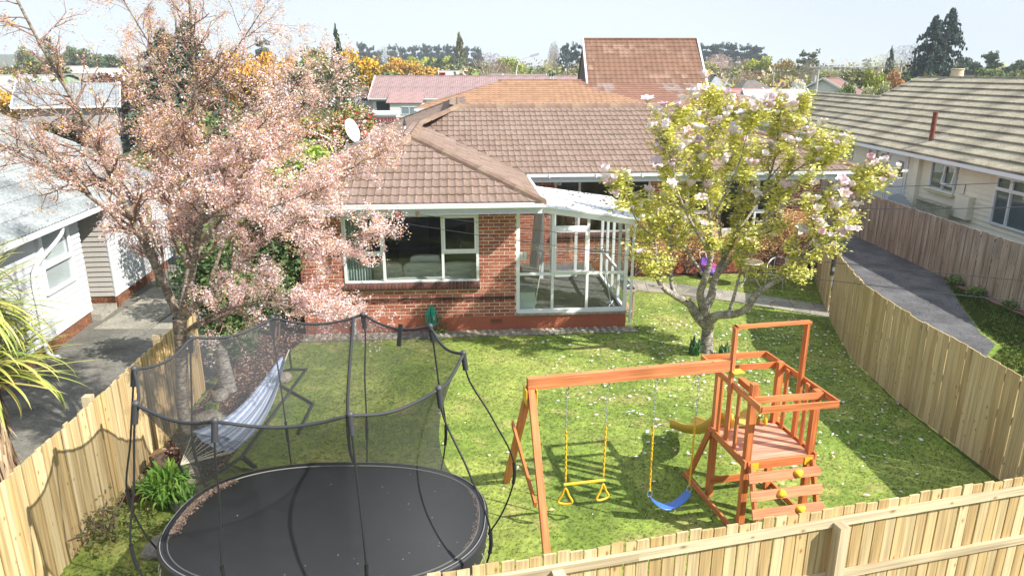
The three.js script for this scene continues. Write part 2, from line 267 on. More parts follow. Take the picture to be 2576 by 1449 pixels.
{
  reseed(31); const rest = [[], [], [], [], []]; let nb = 0;
  const place = (x0, x1, y, z, axis, keep) => {
    const w = x1 - x0 - 0.019; if (w < 0.03) return; const mi = rnd() < 0.1 ? 3 : Math.floor(rnd() * 5), gi = Math.floor(rnd() * 4), dz = rr(-0.003, 0.002);
    if (keep && nb < 300) { nb++; const m = part('brick', brickGeo[gi], brickMats[mi], wall); m.scale.x = w; m.position.set((x0 + x1) / 2, y, z + dz); }
    else { const g = brickGeo[gi].clone().scale(w, 1, 1); if (axis) g.rotateY(Math.PI / 2).translate(z + dz, y, (x0 + x1) / 2); else g.translate((x0 + x1) / 2, y, z + dz); rest[mi].push(g); }
  };
  const run = (a, b, y0, y1, z, holes, axis, keepFn) => {
    for (let r = 0, y = y0 + BC / 2; y < y1; r++, y += BC) {
      if (!axis && Math.abs(z) < 0.1 && r === 5) continue; // the band of rock-faced bricks
      let x = a - (r % 2 ? BL / 2 : 0);
      for (; x < b; x += BL) {
        let s = [[Math.max(a, x), Math.min(b, x + BL)]];
        for (const [hx0, hx1, hy0, hy1] of holes) if (y > hy0 && y < hy1) s = s.flatMap(([p, q]) => [[p, Math.min(q, hx0)], [Math.max(p, hx1), q]].filter(([m, n]) => n - m > 0.03));
        for (const [p, q] of s) place(p, q, y, z, axis, keepFn(p, y));
      }
    }
  };
  run(0, 5.03, 0.36, 2.9, -0.033, [[1.0, 4.14, 1.06, 3]], 0, (x, y) => y < 2.5);
  run(5.05, 14.7, 0.36, 3.0, -4.733, [[6.55, 9.45, 1.15, 3.1], [10.55, 13.65, 1.15, 3.1]], 0, () => false);
  run(-9, -4.7, 0.36, 3.0, 14.72, [], 1, () => false);
  run(-16, 0, 0.36, 3.0, 0.024, [], 1, () => false);
  run(-4.7, -0.05, 0.36, 2.6, 5.02, [], 1, () => false);
  rest.forEach((l, i) => { if (l.length) stuff(part('bricks', l, brickMats[i], wall)); });
  // rock-faced band and rounded sill bricks
  const rockMats = [[0.22, 0.095, 0.07], [0.17, 0.075, 0.055], [0.28, 0.12, 0.085]].map(c => std(c, { map: T.brick, roughness: 1, ...bumpOf(T.plaster, 0.02) }));
  const rockGeo = [0, 1, 2].map(k => { const g = new THREE.BoxGeometry(1, BC - 0.008, 0.08, 6, 3, 1), p = g.attributes.position; for (let i = 0; i < p.count; i++) if (p.getZ(i) > 0.03) p.setZ(i, p.getZ(i) + rr(-0.022, 0.02)); g.computeVertexNormals(); return g; });
  for (let x = 0, k = 0; x < 5.0; x += BL, k++) { const m = part('rock_faced_brick', rockGeo[k % 3], rockMats[(k * 7) % 3], wall); m.scale.x = Math.min(BL, 5.03 - x) - 0.01; m.position.set(x + m.scale.x / 2, 0.36 + BC * 5.5, -0.03); }
  const bull = (() => { const s = new THREE.Shape(); s.moveTo(0, 0); s.lineTo(0.1, 0); s.absarc(0.1, 0.1, 0.1, -Math.PI / 2, Math.PI / 2, false); s.lineTo(0, 0.2); return new THREE.ExtrudeGeometry(s, { depth: 0.074, bevelEnabled: false, curveSegments: 6 }).rotateY(-Math.PI / 2); })();
  const sillMats = [[0.155, 0.065, 0.055], [0.18, 0.078, 0.062], [0.135, 0.058, 0.05]].map(c => std(c, { map: T.brick, roughness: 0.8 }));
  part('sill_mortar', [bx(3.2, 0.165, 0.14, 2.57, 1.155, -0.01), bx(2.95, 0.165, 0.14, 8.0, 1.25, -4.71)], M.mortar, house);
  for (let k = 0; k < 38; k++) { const m = part('sill_brick', bull, sillMats[(k * 5) % 3], house); m.position.set(0.985 + (k + 1) * 0.0835, 1.06, -0.09); m.rotation.x = 0.0; }
  for (let k = 0; k < 35; k++) { const m = part('sill_brick', bull, sillMats[(k * 5) % 3], house); m.position.set(6.54 + (k + 1) * 0.0835, 1.15, -4.79); }
}
{ // ventilation grilles in the foundation
  for (const x of [1.05, 4.55]) { const g = []; for (let i = 0; i < 6; i++) g.push(bx(0.012, 0.12, 0.02, x + i * 0.056 - 0.14, 0.235, 0.008)); for (let j = 0; j < 4; j++) g.push(bx(0.30, 0.012, 0.018, x, 0.185 + j * 0.034, 0.007)); part('vent_grille', g, M.terracotta, house); part('vent_hole', bx(0.29, 0.12, 0.006, x, 0.235, 0.003), M.dark, house); }
}
// windows: frame bars, panes
function win(parent, x0, x1, y0, y1, z, cols, trans, name = 'window') {
  const f = [], w = 0.06, d = 0.09; const b = (a, c, e, g, dz = 0) => f.push(bx(c - a, g - e, d, (a + c) / 2, (e + g) / 2, z + dz));
  b(x0, x1, y0, y0 + w); b(x0, x1, y1 - w, y1); b(x0, x0 + w, y0 + w, y1 - w); b(x1 - w, x1, y0 + w, y1 - w);
  const xs = [x0 + w / 2, ...cols, x1 - w / 2];
  for (const c of cols) b(c - w / 2, c + w / 2, y0 + w, y1 - w, 0.006);
  const W = part(name, f, M.white, parent);
  for (let i = 0; i < xs.length - 1; i++) {
    const a = xs[i] + w / 2, c = xs[i + 1] - w / 2, t = trans[i];
    if (t) { const tg = part('transom', bx(c - a, 0.07, d, (a + c) / 2, t, z + 0.003), M.white, W); }
    const rows = t ? [[y0 + w, t - 0.035], [t + 0.035, y1 - w]] : [[y0 + w, y1 - w]];
    for (const [p, q] of rows) {
      if (t && q > t) { const e = 0.035; part('sash', [bx(c - a, e, 0.05, (a + c) / 2, p + e / 2, z + 0.04), bx(c - a, e, 0.05, (a + c) / 2, q - e / 2, z + 0.04), bx(e, q - p - 2 * e, 0.05, a + e / 2, (p + q) / 2, z + 0.04), bx(e, q - p - 2 * e, 0.05, c - e / 2, (p + q) / 2, z + 0.04)], M.whiteGloss, W); }
      part('pane', bx(c - a, q - p, 0.004, (a + c) / 2, (p + q) / 2, z - 0.01), M.glass, W);
    }
  }
  return W;
}
win(house, 1.0, 4.14, 1.24, 2.88, -0.03, [1.93, 3.30], [1.95, 0, 1.97]);
win(house, 6.55, 9.45, 1.33, 2.95, -4.75, [7.3, 8.55], [0, 0, 0]);
win(house, 10.55, 13.65, 1.33, 2.95, -4.75, [11.4, 12.75], [1.9, 0, 1.9]);
// the dark rooms behind the glass
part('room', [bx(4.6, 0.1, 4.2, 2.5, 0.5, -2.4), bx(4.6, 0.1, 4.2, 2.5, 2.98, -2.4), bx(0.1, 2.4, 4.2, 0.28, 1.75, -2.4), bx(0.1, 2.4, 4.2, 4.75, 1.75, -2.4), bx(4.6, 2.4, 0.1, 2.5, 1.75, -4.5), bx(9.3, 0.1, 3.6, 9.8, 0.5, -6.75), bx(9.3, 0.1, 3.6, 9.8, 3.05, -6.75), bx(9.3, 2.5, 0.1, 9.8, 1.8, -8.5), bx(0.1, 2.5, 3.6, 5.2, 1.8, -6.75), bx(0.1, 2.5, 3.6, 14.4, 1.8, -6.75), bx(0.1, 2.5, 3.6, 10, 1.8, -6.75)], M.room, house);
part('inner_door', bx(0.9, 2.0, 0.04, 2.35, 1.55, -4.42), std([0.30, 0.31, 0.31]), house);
{ const pts = []; for (let i = 0; i <= 40; i++) pts.push([1.04 + i * 0.014, -0.22 + 0.035 * Math.sin(i * 1.35)]); const s = new THREE.Shape(); pts.forEach(([x, z], i) => i ? s.lineTo(x, -z) : s.moveTo(x, -z)); for (let i = 40; i >= 0; i--) s.lineTo(pts[i][0], -pts[i][1] - 0.01);
  part('curtain', new THREE.ExtrudeGeometry(s, { depth: 1.75, bevelEnabled: false }).rotateX(-Math.PI / 2).translate(0, 1.2, 0), std([0.36, 0.43, 0.42], { roughness: 0.9 }), house); }
{ // sofa with its back to the window
  const sofa = thing('sofa', 'pale grey sofa seen through the lounge window of the brick house', 'sofa', HX(2.9, 0.5, -0.72).toArray(), TH), fab = std([0.50, 0.54, 0.52], { map: T.concrete, roughness: 0.95 });
  const cush = (w, h, d) => { const g = new THREE.SphereGeometry(1, 18, 12), p = g.attributes.position; for (let i = 0; i < p.count; i++) { const f = v => Math.sign(v) * Math.pow(Math.abs(v), 0.45); p.setXYZ(i, f(p.getX(i)) * w / 2, f(p.getY(i)) * h / 2, f(p.getZ(i)) * d / 2); } g.computeVertexNormals(); return g; };
  part('frame', [cush(2.5, 0.75, 0.3).translate(0, 0.42, 0.3), cush(2.5, 0.4, 0.9).translate(0, 0.22, -0.1)], fab, sofa);
  for (const [x, w] of [[-0.95, 0.75], [-0.1, 0.98], [0.85, 0.95]]) part('back_cushion', cush(w, 0.5, 0.24).translate(x, 0.86, 0.18), fab, sofa);
  part('scatter_cushion', cush(0.75, 0.36, 0.2).translate(-0.05, 1.06, 0.0), std([0.58, 0.6, 0.56], { roughness: 0.95 }), sofa);
  part('armrest', cush(0.22, 0.65, 0.9).translate(-1.25, 0.42, -0.1), fab, sofa); part('armrest', cush(0.22, 0.65, 0.9).translate(1.25, 0.42, -0.1), fab, sofa);
}
// roof: planes with single tiles
const K = 0.39, EY = 3.22, EW = -0.5, ER = 5.56, EF = 0.6, EM = -4.1, AX = (EW + ER) / 2, AY = EY + (ER - EW) / 2 * K, AZ = EF - (ER - EW) / 2, MXR = EW + 4.24, MY = EY + 4.24 * K, MZ = EM - 4.24, EXR = 15.65;
const roof = part('roof', [
  poly([[EW, EY, EF], [ER, EY, EF], [AX, AY, AZ]]), poly([[AX, AY, AZ], [ER, EY, EF], [ER, EY, EM], [AX, AY, EM - (AX - EW)]].reverse().reverse()),
  poly([[ER, EY, EM], [EXR, EY, EM], [EXR - 4.24, MY, MZ], [MXR, MY, MZ], [AX, AY, EM - 3.03]]),
  poly([[EW, EY, EF], [AX, AY, AZ], [AX, AY, EM - 3.03], [MXR, MY, MZ], [MXR, MY, -16], [EW, EY, -20.2]]),
  poly([[EXR, EY, EM], [EXR, EY, MZ - 4.24], [EXR - 4.24, MY, MZ]]),
  poly([[EXR - 4.24, MY, MZ], [EXR, EY, MZ - 4.24], [MXR + 4.24, EY, MZ - 4.24], [MXR, MY, MZ]]),
  poly([[MXR, MY, MZ], [MXR + 4.24, EY, MZ - 4.24], [MXR + 4.24, EY, -20.2], [MXR, MY, -16]]),
  poly([[MXR, MY, -16], [MXR + 4.24, EY, -20.2], [EW, EY, -20.2]]),
].map(g => g.translate(0, -0.035, 0)), std([0.20, 0.15, 0.13], { map: T.tile, side: THREE.DoubleSide }), house);
const tileMats = [[0.315, 0.228, 0.195], [0.305, 0.218, 0.185], [0.325, 0.24, 0.205], [0.29, 0.205, 0.172], [0.315, 0.225, 0.188]].map(c => std(c, { map: T.tile, roughness: 0.9 }));
// one interlocking tile: two pans between rolls; xa..xb may be cut
const TW = 0.36, TL = 0.345;
function tileGeo(xa, xb, l0, l1, k) { // cut is linear from l (eave edge) to the head
  const prof = x => { const f = ((x / TW) * 2 % 1 + 1) % 1; return 0.004 + 0.02 * Math.pow(Math.max(0, Math.cos((f - 0.02) * Math.PI * 2)), 1.6) ; };
  const n = 12, pos = [], uv = [], idx = [], o = k * 0.31;
  const row = (a, b, s, lift, drop) => { for (let i = 0; i <= n; i++) { const x = lerp(a, b, i / n); pos.push(x, (drop ? -0.014 : prof(x) + lift), s); uv.push(x + o, -s + o * 1.7 + (drop ? 0.03 : 0)); } };
  row(xa[0], xb[0], 0.0, 0.028, true); row(xa[0], xb[0], 0.0, 0.028); row(xa[1], xb[1], -(TL + 0.035), 0.0);
  const q = (r0, r1) => { for (let i = 0; i < n; i++) { const a = r0 * (n + 1) + i, b = r1 * (n + 1) + i; idx.push(a, a + 1, b, a + 1, b + 1, b); } };
  // rows 1 is used twice so that the front lip keeps a sharp edge
  row(xa[0], xb[0], 0.0, 0.028); q(0, 1); q(3, 2);
  const g = new THREE.BufferGeometry(); g.setAttribute('position', new THREE.Float32BufferAttribute(pos, 3)); g.setAttribute('uv', new THREE.Float32BufferAttribute(uv, 2)); g.setIndex(idx); g.computeVertexNormals(); return g;
}
const fullTile = [0, 1, 2, 3].map(k => tileGeo([0, 0], [TW, TW], 0, 0, k));
// P0 eave start, ax along the eave, length of slope S; L(s), R(s) bounds along ax at slope distance s
function tilePlane(origin, axis, inward, slopeLen, L, R, keep, restList, parent, pitch) {
  const cosA = 1 / Math.sqrt(1 + K * K), sinA = K * cosA, rows = Math.ceil(slopeLen / TL);
  const ex = V(...axis), up = V(inward[0] * cosA, sinA, inward[2] * cosA), nrm = up.clone().negate().cross(ex).normalize();
  const B = new THREE.Matrix4().makeBasis(ex, nrm, up.clone().negate());
  for (let r = 0; r < rows; r++) {
    const s = r * TL, s1 = Math.min(s + TL + 0.035, slopeLen), a0 = L(s), b0 = R(s), a1 = L(s1), b1 = R(s1), st = Math.floor(Math.min(a0, a1) / TW) - 1, en = Math.ceil(Math.max(b0, b1) / TW) + 1;
    for (let c = st; c < en; c++) {
      const x = c * TW + (r % 2) * TW * 0.5, x2 = x + TW, cl = (v, a, b) => clamp(v, a, Math.max(a, b));
      const xa = [cl(x, a0, b0), cl(x, a1, b1)], xb = [cl(x2, a0, b0), cl(x2, a1, b1)]; if (xb[0] - xa[0] < 0.02 && xb[1] - xa[1] < 0.02) continue;
      const full = xa[0] === x && xa[1] === x && xb[0] === x2 && xb[1] === x2, k = Math.floor(rnd() * 4), mi = Math.floor(rnd() * 5);
      let g = full ? fullTile[k] : tileGeo(xa.map(v => v - x), xb.map(v => v - x), 0, 0, k);
      const p = V(...origin).addScaledVector(ex, x).addScaledVector(up, s).addScaledVector(nrm, rr(-0.002, 0.003));
      const mm = B.clone().setPosition(p);
      if (keep(r, x)) { const m = part('roof_tile', g, tileMats[mi], parent); m.applyMatrix4(mm); }
      else restList[mi].push(g.clone().applyMatrix4(mm));
    }
  }
}
{
  reseed(41); const rest = [[], [], [], [], []], sl = Math.sqrt(1 + K * K), W = ER - EW; let n = 0; const few = () => n++ < 300;
  const c = s => s / sl; // plan distance
  tilePlane([EW, EY, EF], [1, 0, 0], [0, 0, -1], W / 2 * sl, s => c(s), s => W - c(s), few, rest, roof);
  tilePlane([0, EY, EM], [1, 0, 0], [0, 0, -1], 4.24 * sl, s => c(s) < 3.03 ? ER - c(s) : EW + c(s), s => EXR - c(s), (r, x) => x < 12.3 && few(), rest, roof);
  tilePlane([ER, EY, 0], [0, 0, -1], [-1, 0, 0], W / 2 * sl, s => -EF + c(s), s => -EM + c(s), () => false, rest, roof);
  tilePlane([EW, EY, 0], [0, 0, 1], [1, 0, 0], 4.24 * sl, s => -20.2 + c(s), s => c(s) < 3.03 ? EF - c(s) : EM - c(s), () => false, rest, roof);
  tilePlane([EXR, EY, 0], [0, 0, -1], [-1, 0, 0], 4.24 * sl, s => -EM + c(s), s => -MZ + 4.24 - c(s), () => false, rest, roof);
  tilePlane([MXR + 4.24, EY, 0], [0, 0, -1], [-1, 0, 0], 4.24 * sl, s => -MZ + 4.24 - c(s), s => 20.2 - c(s), () => false, rest, roof);
  rest.forEach((l, i) => { if (l.length) stuff(part('roof_tiles', l, tileMats[i], roof)); });
  // ridge and hip caps
  const capMat = std([0.27, 0.18, 0.135], { map: T.tile, roughness: 0.9 }), capMat2 = std([0.33, 0.235, 0.165], { map: T.tile, roughness: 0.9 });
  const cap = (a, b, w = 0.13) => {
    a = V(...a); b = V(...b); const L = a.distanceTo(b), N = Math.round(L / 0.42), s = new THREE.Shape(); s.moveTo(-w, -0.075); s.lineTo(-w * 0.62, 0.03); s.lineTo(0, 0.075); s.lineTo(w * 0.62, 0.03); s.lineTo(w, -0.075); s.lineTo(w * .8, -0.085); s.lineTo(-w * .8, -0.085);
    const g = new THREE.ExtrudeGeometry(s, { depth: L / N + 0.02, bevelEnabled: false });
    for (let i = 0; i < N; i++) { const m = part('ridge_cap', g, i % 3 ? capMat : capMat2, roof), p = a.clone().lerp(b, i / N); m.position.copy(p).add(V(0, 0.03 + (i % 2) * 0.006, 0)); const q = b.clone(); house.updateMatrixWorld(); const d = b.clone().sub(a).normalize(), x = V(0, 1, 0).cross(d).normalize(), y = d.clone().cross(x); m.quaternion.setFromRotationMatrix(_m.makeBasis(x, y, d)); }
  };
  cap([AX, AY, AZ], [ER + 0.02, EY, EF + 0.02]); cap([AX, AY, AZ], [EW, EY, EF]); cap([AX, AY, AZ + 0.05], [AX, AY, EM - 3.03]); cap([AX, AY, EM - 3.03], [MXR, MY, MZ]);
  cap([MXR, MY, MZ], [EXR - 4.24, MY, MZ]); cap([EXR - 4.24, MY, MZ], [EXR, EY, EM]); cap([MXR, MY, MZ], [MXR, MY, -16]); cap([MXR, MY, -16], [EW, EY, -20.2]);
  part('valley_flashing', bar([ER, EY - 0.0, EM], [AX + .1, AY, EM - 3.0], 0.16, 0.012), M.dark, roof);
}
// fascia, gutter, soffit
part('soffit', [bx(W0(ER, EW), 0.02, 0.66, AX, 2.985, 0.29), bx(0.6, 0.02, 5.0, 5.27, 2.985, -2.2), bx(9.7, 0.02, 0.66, 10.5, 2.985, -4.42)], M.white, house);
function W0(a, b) { return a - b; }
part('fascia', [bx(W0(ER, EW), 0.15, 0.025, AX, 3.05, 0.575), bx(0.025, 0.15, 4.6, 5.535, 3.05, -1.72), bx(10.0, 0.17, 0.025, 10.6, 3.04, -4.135), bx(0.025, .15, 20, EW + .02, 3.05, -9.6)], std([0.66, 0.72, 0.77], { map: T.paint, roughness: 0.5 }), house);
{ const gut = (len) => { const s = new THREE.Shape(); s.moveTo(0, 0); s.lineTo(0.1, 0); s.quadraticCurveTo(0.125, 0.01, 0.12, 0.05); s.lineTo(0.13, 0.105); s.lineTo(0.118, 0.105); s.lineTo(0.105, 0.02); s.lineTo(0.012, 0.02); s.lineTo(0.012, 0.105); s.lineTo(0, 0.105); return new THREE.ExtrudeGeometry(s, { depth: len, bevelEnabled: false }); };
  part('gutter', [gut(ER - EW + 0.06).rotateY(-Math.PI / 2).translate(ER + 0.03, 3.11, 0.59), gut(4.5).translate(5.548, 3.11, -4.05), gut(10.0).rotateY(-Math.PI / 2).translate(15.65, 3.11, -4.12)], M.whiteGloss, house);
  for (let k = 0; k < 7; k++) part('gutter_bracket', bx(0.03, 0.12, 0.02, 6.3 + k * 1.35, 3.16, -3.985), M.whiteGloss, house); }

// ---------------------------------------------------------------- glazed porch on the right of the front wall
const porch = new THREE.Group(); porch.name = 'sunroom'; house.add(porch);
{
  const top = x => 2.99 - (x - 5.06) * 0.148, w = 0.062, d = 0.07, fm = M.whiteGloss;
  const P = (n, g, m = fm) => part(n, g, m, porch);
  for (const x of [5.07, 5.90, 6.74, 7.68]) P('post', bx(x > 7 ? 0.085 : w + (x < 5.2 ? .02 : 0), top(x) - 0.42, d, x, (top(x) + 0.42) / 2, -0.05));
  P('rail', bx(2.62, 0.085, 0.1, 6.38, 0.455, -0.05)); P('sill', bx(2.7, 0.05, 0.16, 6.38, 0.388, -0.04), M.concrete);
  for (const [a, b] of [[5.11, 5.87], [5.93, 6.71], [6.77, 7.64]]) P('rail', bx(b - a, 0.06, 0.06, (a + b) / 2, 1.385, -0.05));
  P('transom', bx(0.78, 0.075, 0.075, 6.32, 2.50, -0.05)); P('sash', [bx(0.78, 0.045, 0.05, 6.32, 2.44, -0.01), bx(0.78, 0.045, 0.05, 6.32, 1.44, -0.01), bx(0.045, 0.955, 0.05, 5.955, 1.94, -0.01), bx(0.045, 0.955, 0.05, 6.685, 1.94, -0.01)]);
  P('fascia', bar([5.3, top(5.3) + 0.03, 0.02], [7.84, top(7.84) + 0.03, 0.02], 0.03, 0.12));
  for (const [a, b, y0, y1] of [[5.11, 5.87, 0.5, 1.355], [5.93, 6.71, 0.5, 1.355], [6.77, 7.64, 0.5, 1.355], [5.11, 5.87, 1.415, 2.93], [5.98, 6.66, 1.46, 2.42], [5.93, 6.71, 2.54, 2.78], [6.77, 7.64, 1.415, 2.62]]) P('pane', bx(b - a, y1 - y0, 0.004, (a + b) / 2, (y0 + y1) / 2, -0.05), M.glass);
  for (let k = 1; k <= 4; k++) { const z = -0.05 - k * 0.74; P('post', bx(d, 2.15, w, 7.68, 1.5, z)); P('pane', bx(0.004, 1.3, 0.67, 7.68, 1.92, z + 0.37), M.glass); P('pane', bx(0.004, 0.68, 0.67, 7.68, 0.84, z + 0.37), M.glass); }
  P('rail', bx(0.07, 0.085, 2.94, 7.68, 0.455, -1.57)); for (const y of [1.22, 2.55]) P('rail', bx(0.06, 0.06, 2.94, 7.68, y, -1.57));
  P('post', bx(0.12, 2.45, 0.1, 5.98, 1.63, -3.05)); P('post', bx(0.07, 2.45, 0.07, 6.25, 1.63, -3.05)); P('rail', bx(1.7, 0.09, 0.07, 6.85, 2.52, -3.05)); P('door_sash', [bx(0.08, 2.0, 0.05, 6.95, 1.45, -3.05), bx(0.7, 0.08, 0.05, 6.6, 0.48, -3.05)]);
  P('floor', bx(2.6, 0.04, 4.65, 6.36, 0.39, -2.35), std([0.17, 0.165, 0.155], { map: T.asphalt, roughness: 0.95 }));
  P('downpipe', [tube([[7.84, 2.58, 0.02], [7.83, 2.2, -0.0], [7.82, 0.12, 0.02]], 0.035, 8)], M.whiteGloss);
  // corrugated roof sheets, stepped at the back
  const sheetG = (z0, z1, x1) => { const n = Math.round((z0 - z1) / 0.0126), pos = [], uv = [], idx = []; for (let j = 0; j <= n; j++) { const z = lerp(z0, z1, j / n), y = 0.02 * Math.cos(j * Math.PI / 3); for (const x of [5.3, x1]) { pos.push(x, 3.10 - (x - 5.06) * 0.148 + y, z); uv.push(x, z); } } for (let j = 0; j < n; j++) { const a = j * 2; idx.push(a, a + 1, a + 2, a + 1, a + 3, a + 2); } const g = new THREE.BufferGeometry(); g.setAttribute('position', new THREE.Float32BufferAttribute(pos, 3)); g.setAttribute('uv', new THREE.Float32BufferAttribute(uv, 2)); g.setIndex(idx); g.computeVertexNormals(); return g; };
  const rm = phys([0.84, 0.85, 0.87], { roughness: 0.45, side: THREE.DoubleSide, transmission: 0.18, thickness: 0 });
  P('roof_sheet', sheetG(0.12, -0.72, 7.88), rm); P('roof_sheet', sheetG(-0.70, -1.5, 7.87).translate(0, 0.006, 0), rm); P('roof_sheet', sheetG(-1.48, -2.3, 7.86).translate(0, 0.012, 0), rm); P('roof_sheet', sheetG(-2.28, -3.1, 7.85).translate(0, 0.018, 0), rm);
  P('edge_trim', [bar([7.9, 2.69, 0.13], [7.9, 2.69, -3.1], 0.03, 0.05)], M.whiteGloss);
  reseed(61); const lit = many('leaf_litter', LEAFQ, std([0.075, 0.05, 0.035], { side: THREE.DoubleSide }), 130, () => { const x = 5.8 + 2.0 * Math.pow(rnd(), .8), z = rr(-3.0, 0.05); return { p: [x, 3.15 - (x - 5.06) * 0.148, z], rot: [rr(-.2, .2), rnd() * 6, rr(-.2, .2)], s: rr(0.06, 0.14) }; }, porch); stuff(lit);
  // printed dial card stuck inside the left pane
  const c = document.createElement('canvas'); c.width = c.height = 64; const g2 = c.getContext('2d'); g2.fillStyle = '#f2f3f5'; g2.fillRect(0, 0, 64, 64); g2.strokeStyle = '#222'; g2.lineWidth = 3; for (const a of [0, 1.57, 3.14, 4.71]) { g2.beginPath(); g2.moveTo(32 + 24 * Math.cos(a), 32 + 24 * Math.sin(a)); g2.lineTo(32 + 29 * Math.cos(a), 32 + 29 * Math.sin(a)); g2.stroke(); } g2.beginPath(); g2.moveTo(34, 10); g2.lineTo(32, 34); g2.lineTo(40, 52); g2.stroke();
  const ct = new THREE.CanvasTexture(c); ct.colorSpace = THREE.SRGBColorSpace;
  P('dial_card', new THREE.BoxGeometry(0.15, 0.2, 0.004).translate(5.2, 1.82, -0.06), std([1, 1, 1], { map: ct }));
}
{ // things inside and beside the porch
  const box = thing('storage_box', 'pale blue grey storage box in the left corner of the glazed porch', 'box', HX(5.3, 0.41, -0.55).toArray(), TH);
  part('body', bx(0.4, 0.5, 0.85, 0, 0.25, 0), std([0.47, 0.55, 0.56], { roughness: 0.5 }), box); part('lid', bx(0.43, 0.05, 0.88, 0, 0.527, 0), std([0.17, 0.19, 0.21], { roughness: 0.6 }), box);
  const rack = thing('clothes_rack', 'white folding clothes airer standing inside the glazed porch', 'clothes airer', HX(0, 0.41, 0).toArray(), TH), w = M.white;
  part('leg', tube([[5.52, 0.02, -0.45], [5.74, 1.38, -0.55]], 0.016), w, rack); part('leg', tube([[7.45, 0.02, -0.5], [7.2, 1.38, -0.6]], 0.016), w, rack);
  part('foot', tube([[5.45, 0.02, -0.3], [5.58, 0.02, -0.72]], 0.02), w, rack); part('foot', tube([[7.35, 0.02, -0.3], [7.55, 0.02, -0.75]], 0.02), w, rack);
  for (const z of [-0.2, -0.42, -0.66, -0.92]) part('rail', tube([[5.55, 1.42, z], [7.35, 1.42, z]], 0.008, 5), w, rack);
  part('arm', tube([[5.56, 1.42, -0.2], [5.74, 1.38, -0.55], [5.56, 1.42, -0.92]], 0.014), w, rack); part('arm', tube([[7.34, 1.42, -0.2], [7.2, 1.38, -0.6], [7.34, 1.42, -0.92]], 0.014), w, rack);
  const sl = thing('curtain_slats', 'bundle of white slats leaning in the dark corner of the glazed porch', 'blind', HX(0, 0.41, 0).toArray(), TH);
  for (let k = 0; k < 5; k++) part('slat', bar([5.52 + k * 0.035, 0.75, -1.6 + k * 0.05], [5.7 + k * 0.05, 2.5, -1.85 + k * 0.03], 0.025, 0.05), w, sl);
  // cooktop on a low wooden stand outside
  const st = thing('cooktop_stand', 'weathered wooden stand with a dark two ring cooktop beside the porch corner', 'stand', HX(7.98, 0, -1.15).toArray(), TH), wd = std([0.42, 0.33, 0.22], { map: T.old, roughness: 0.9 });
  for (const x of [-0.1, 0.1]) for (const z of [-0.42, 0.42]) part('leg', bx(0.05, 0.68, 0.05, x, 0.34, z), wd, st);
  part('tabletop', bx(0.3, 0.05, 1.0, 0, 0.705, 0), wd, st); part('shelf', bx(0.26, 0.03, 0.9, 0, 0.15, 0), wd, st); part('cooktop', bx(0.24, 0.03, 0.85, 0, 0.745, 0), M.black, st);
  for (const z of [0.05, 0.28]) part('ring', new THREE.TorusGeometry(0.075, 0.012, 6, 20).rotateX(Math.PI / 2).translate(0, 0.764, z), M.steel, st);
  part('dish', new THREE.CylinderGeometry(0.09, 0.07, 0.05, 16).translate(0, 0.785, -0.24), std([0.08, 0.25, 0.55]), st);
  // hose hung on the wall
  const hs = thing('garden_hose', 'green garden hose hung in a bundle on the front brick wall', 'hose', HX(3.0, 0.1, 0.02).toArray(), TH), gm = std([0.01, 0.34, 0.27], { roughness: 0.4 });
  reseed(71); for (let k = 0; k < 9; k++) { const a = rr(-0.1, 0.1), b = rr(0.04, 0.12), z = rr(0.04, 0.13); part('coil', tube([[a * .3, 0.58, z * .8], [a - b * .6, 0.4, z], [a - b * .5, 0.12 + rr(0, .1), z], [a, 0.05 + rr(0, .1), z + .02], [a + b * .6, 0.15, z], [a + b * .3, 0.42, z], [a * .3, 0.58, z * .8]], 0.011, 6, 24), gm, hs); }
  part('tap', [tube([[0.05, 0.3, 0], [0.05, 0.3, 0.12], [0.05, 0.24, 0.13]], 0.014), bx(0.07, 0.014, 0.014, 0.05, 0.34, 0.1)], M.steel, hs);
  // low weed by the tap
  const wv = thing('wall_weed', 'small leafy weed growing at the wall foot under the green hose', 'plant', HX(3.22, 0, 0.1).toArray(), TH); stuffLeaf(wv, 60, () => [gauss() * 0.14, Math.abs(gauss()) * 0.32, gauss() * 0.08], 0.09, [0.07, 0.15, 0.02], [0.3, 0.33, 0.06], 'leaves'); part('stem', tube([[0, 0, 0], [0.02, 0.2, 0], [-0.03, 0.45, 0]], 0.006), M.twig, wv);
  // white conduit low on the wall left of the window
  const mb = thing('wall_pipe', 'white pipe with a square cap on the front wall near the lawn edge', 'pipe', HX(1.15, 0, 0.02).toArray(), TH); part('cap', bx(0.13, 0.17, 0.07, 0, 0.5, 0.03), M.white, mb); part('pipe', bx(0.04, 0.42, 0.035, 0.02, 0.21, 0.02), M.white, mb);
}
function stuffLeaf(parent, N, pos, size, cA, cB, name = 'leaves') { return stuff(many(name, LEAFQ, foliage, N, () => { const p = pos(); return p && { p, rot: [rr(-1.2, 1.2), rnd() * 6.3, rr(-.6, .6)], s: size * rr(0.6, 1.3), c: mixc(cA, cB, rnd()) }; }, parent)); }
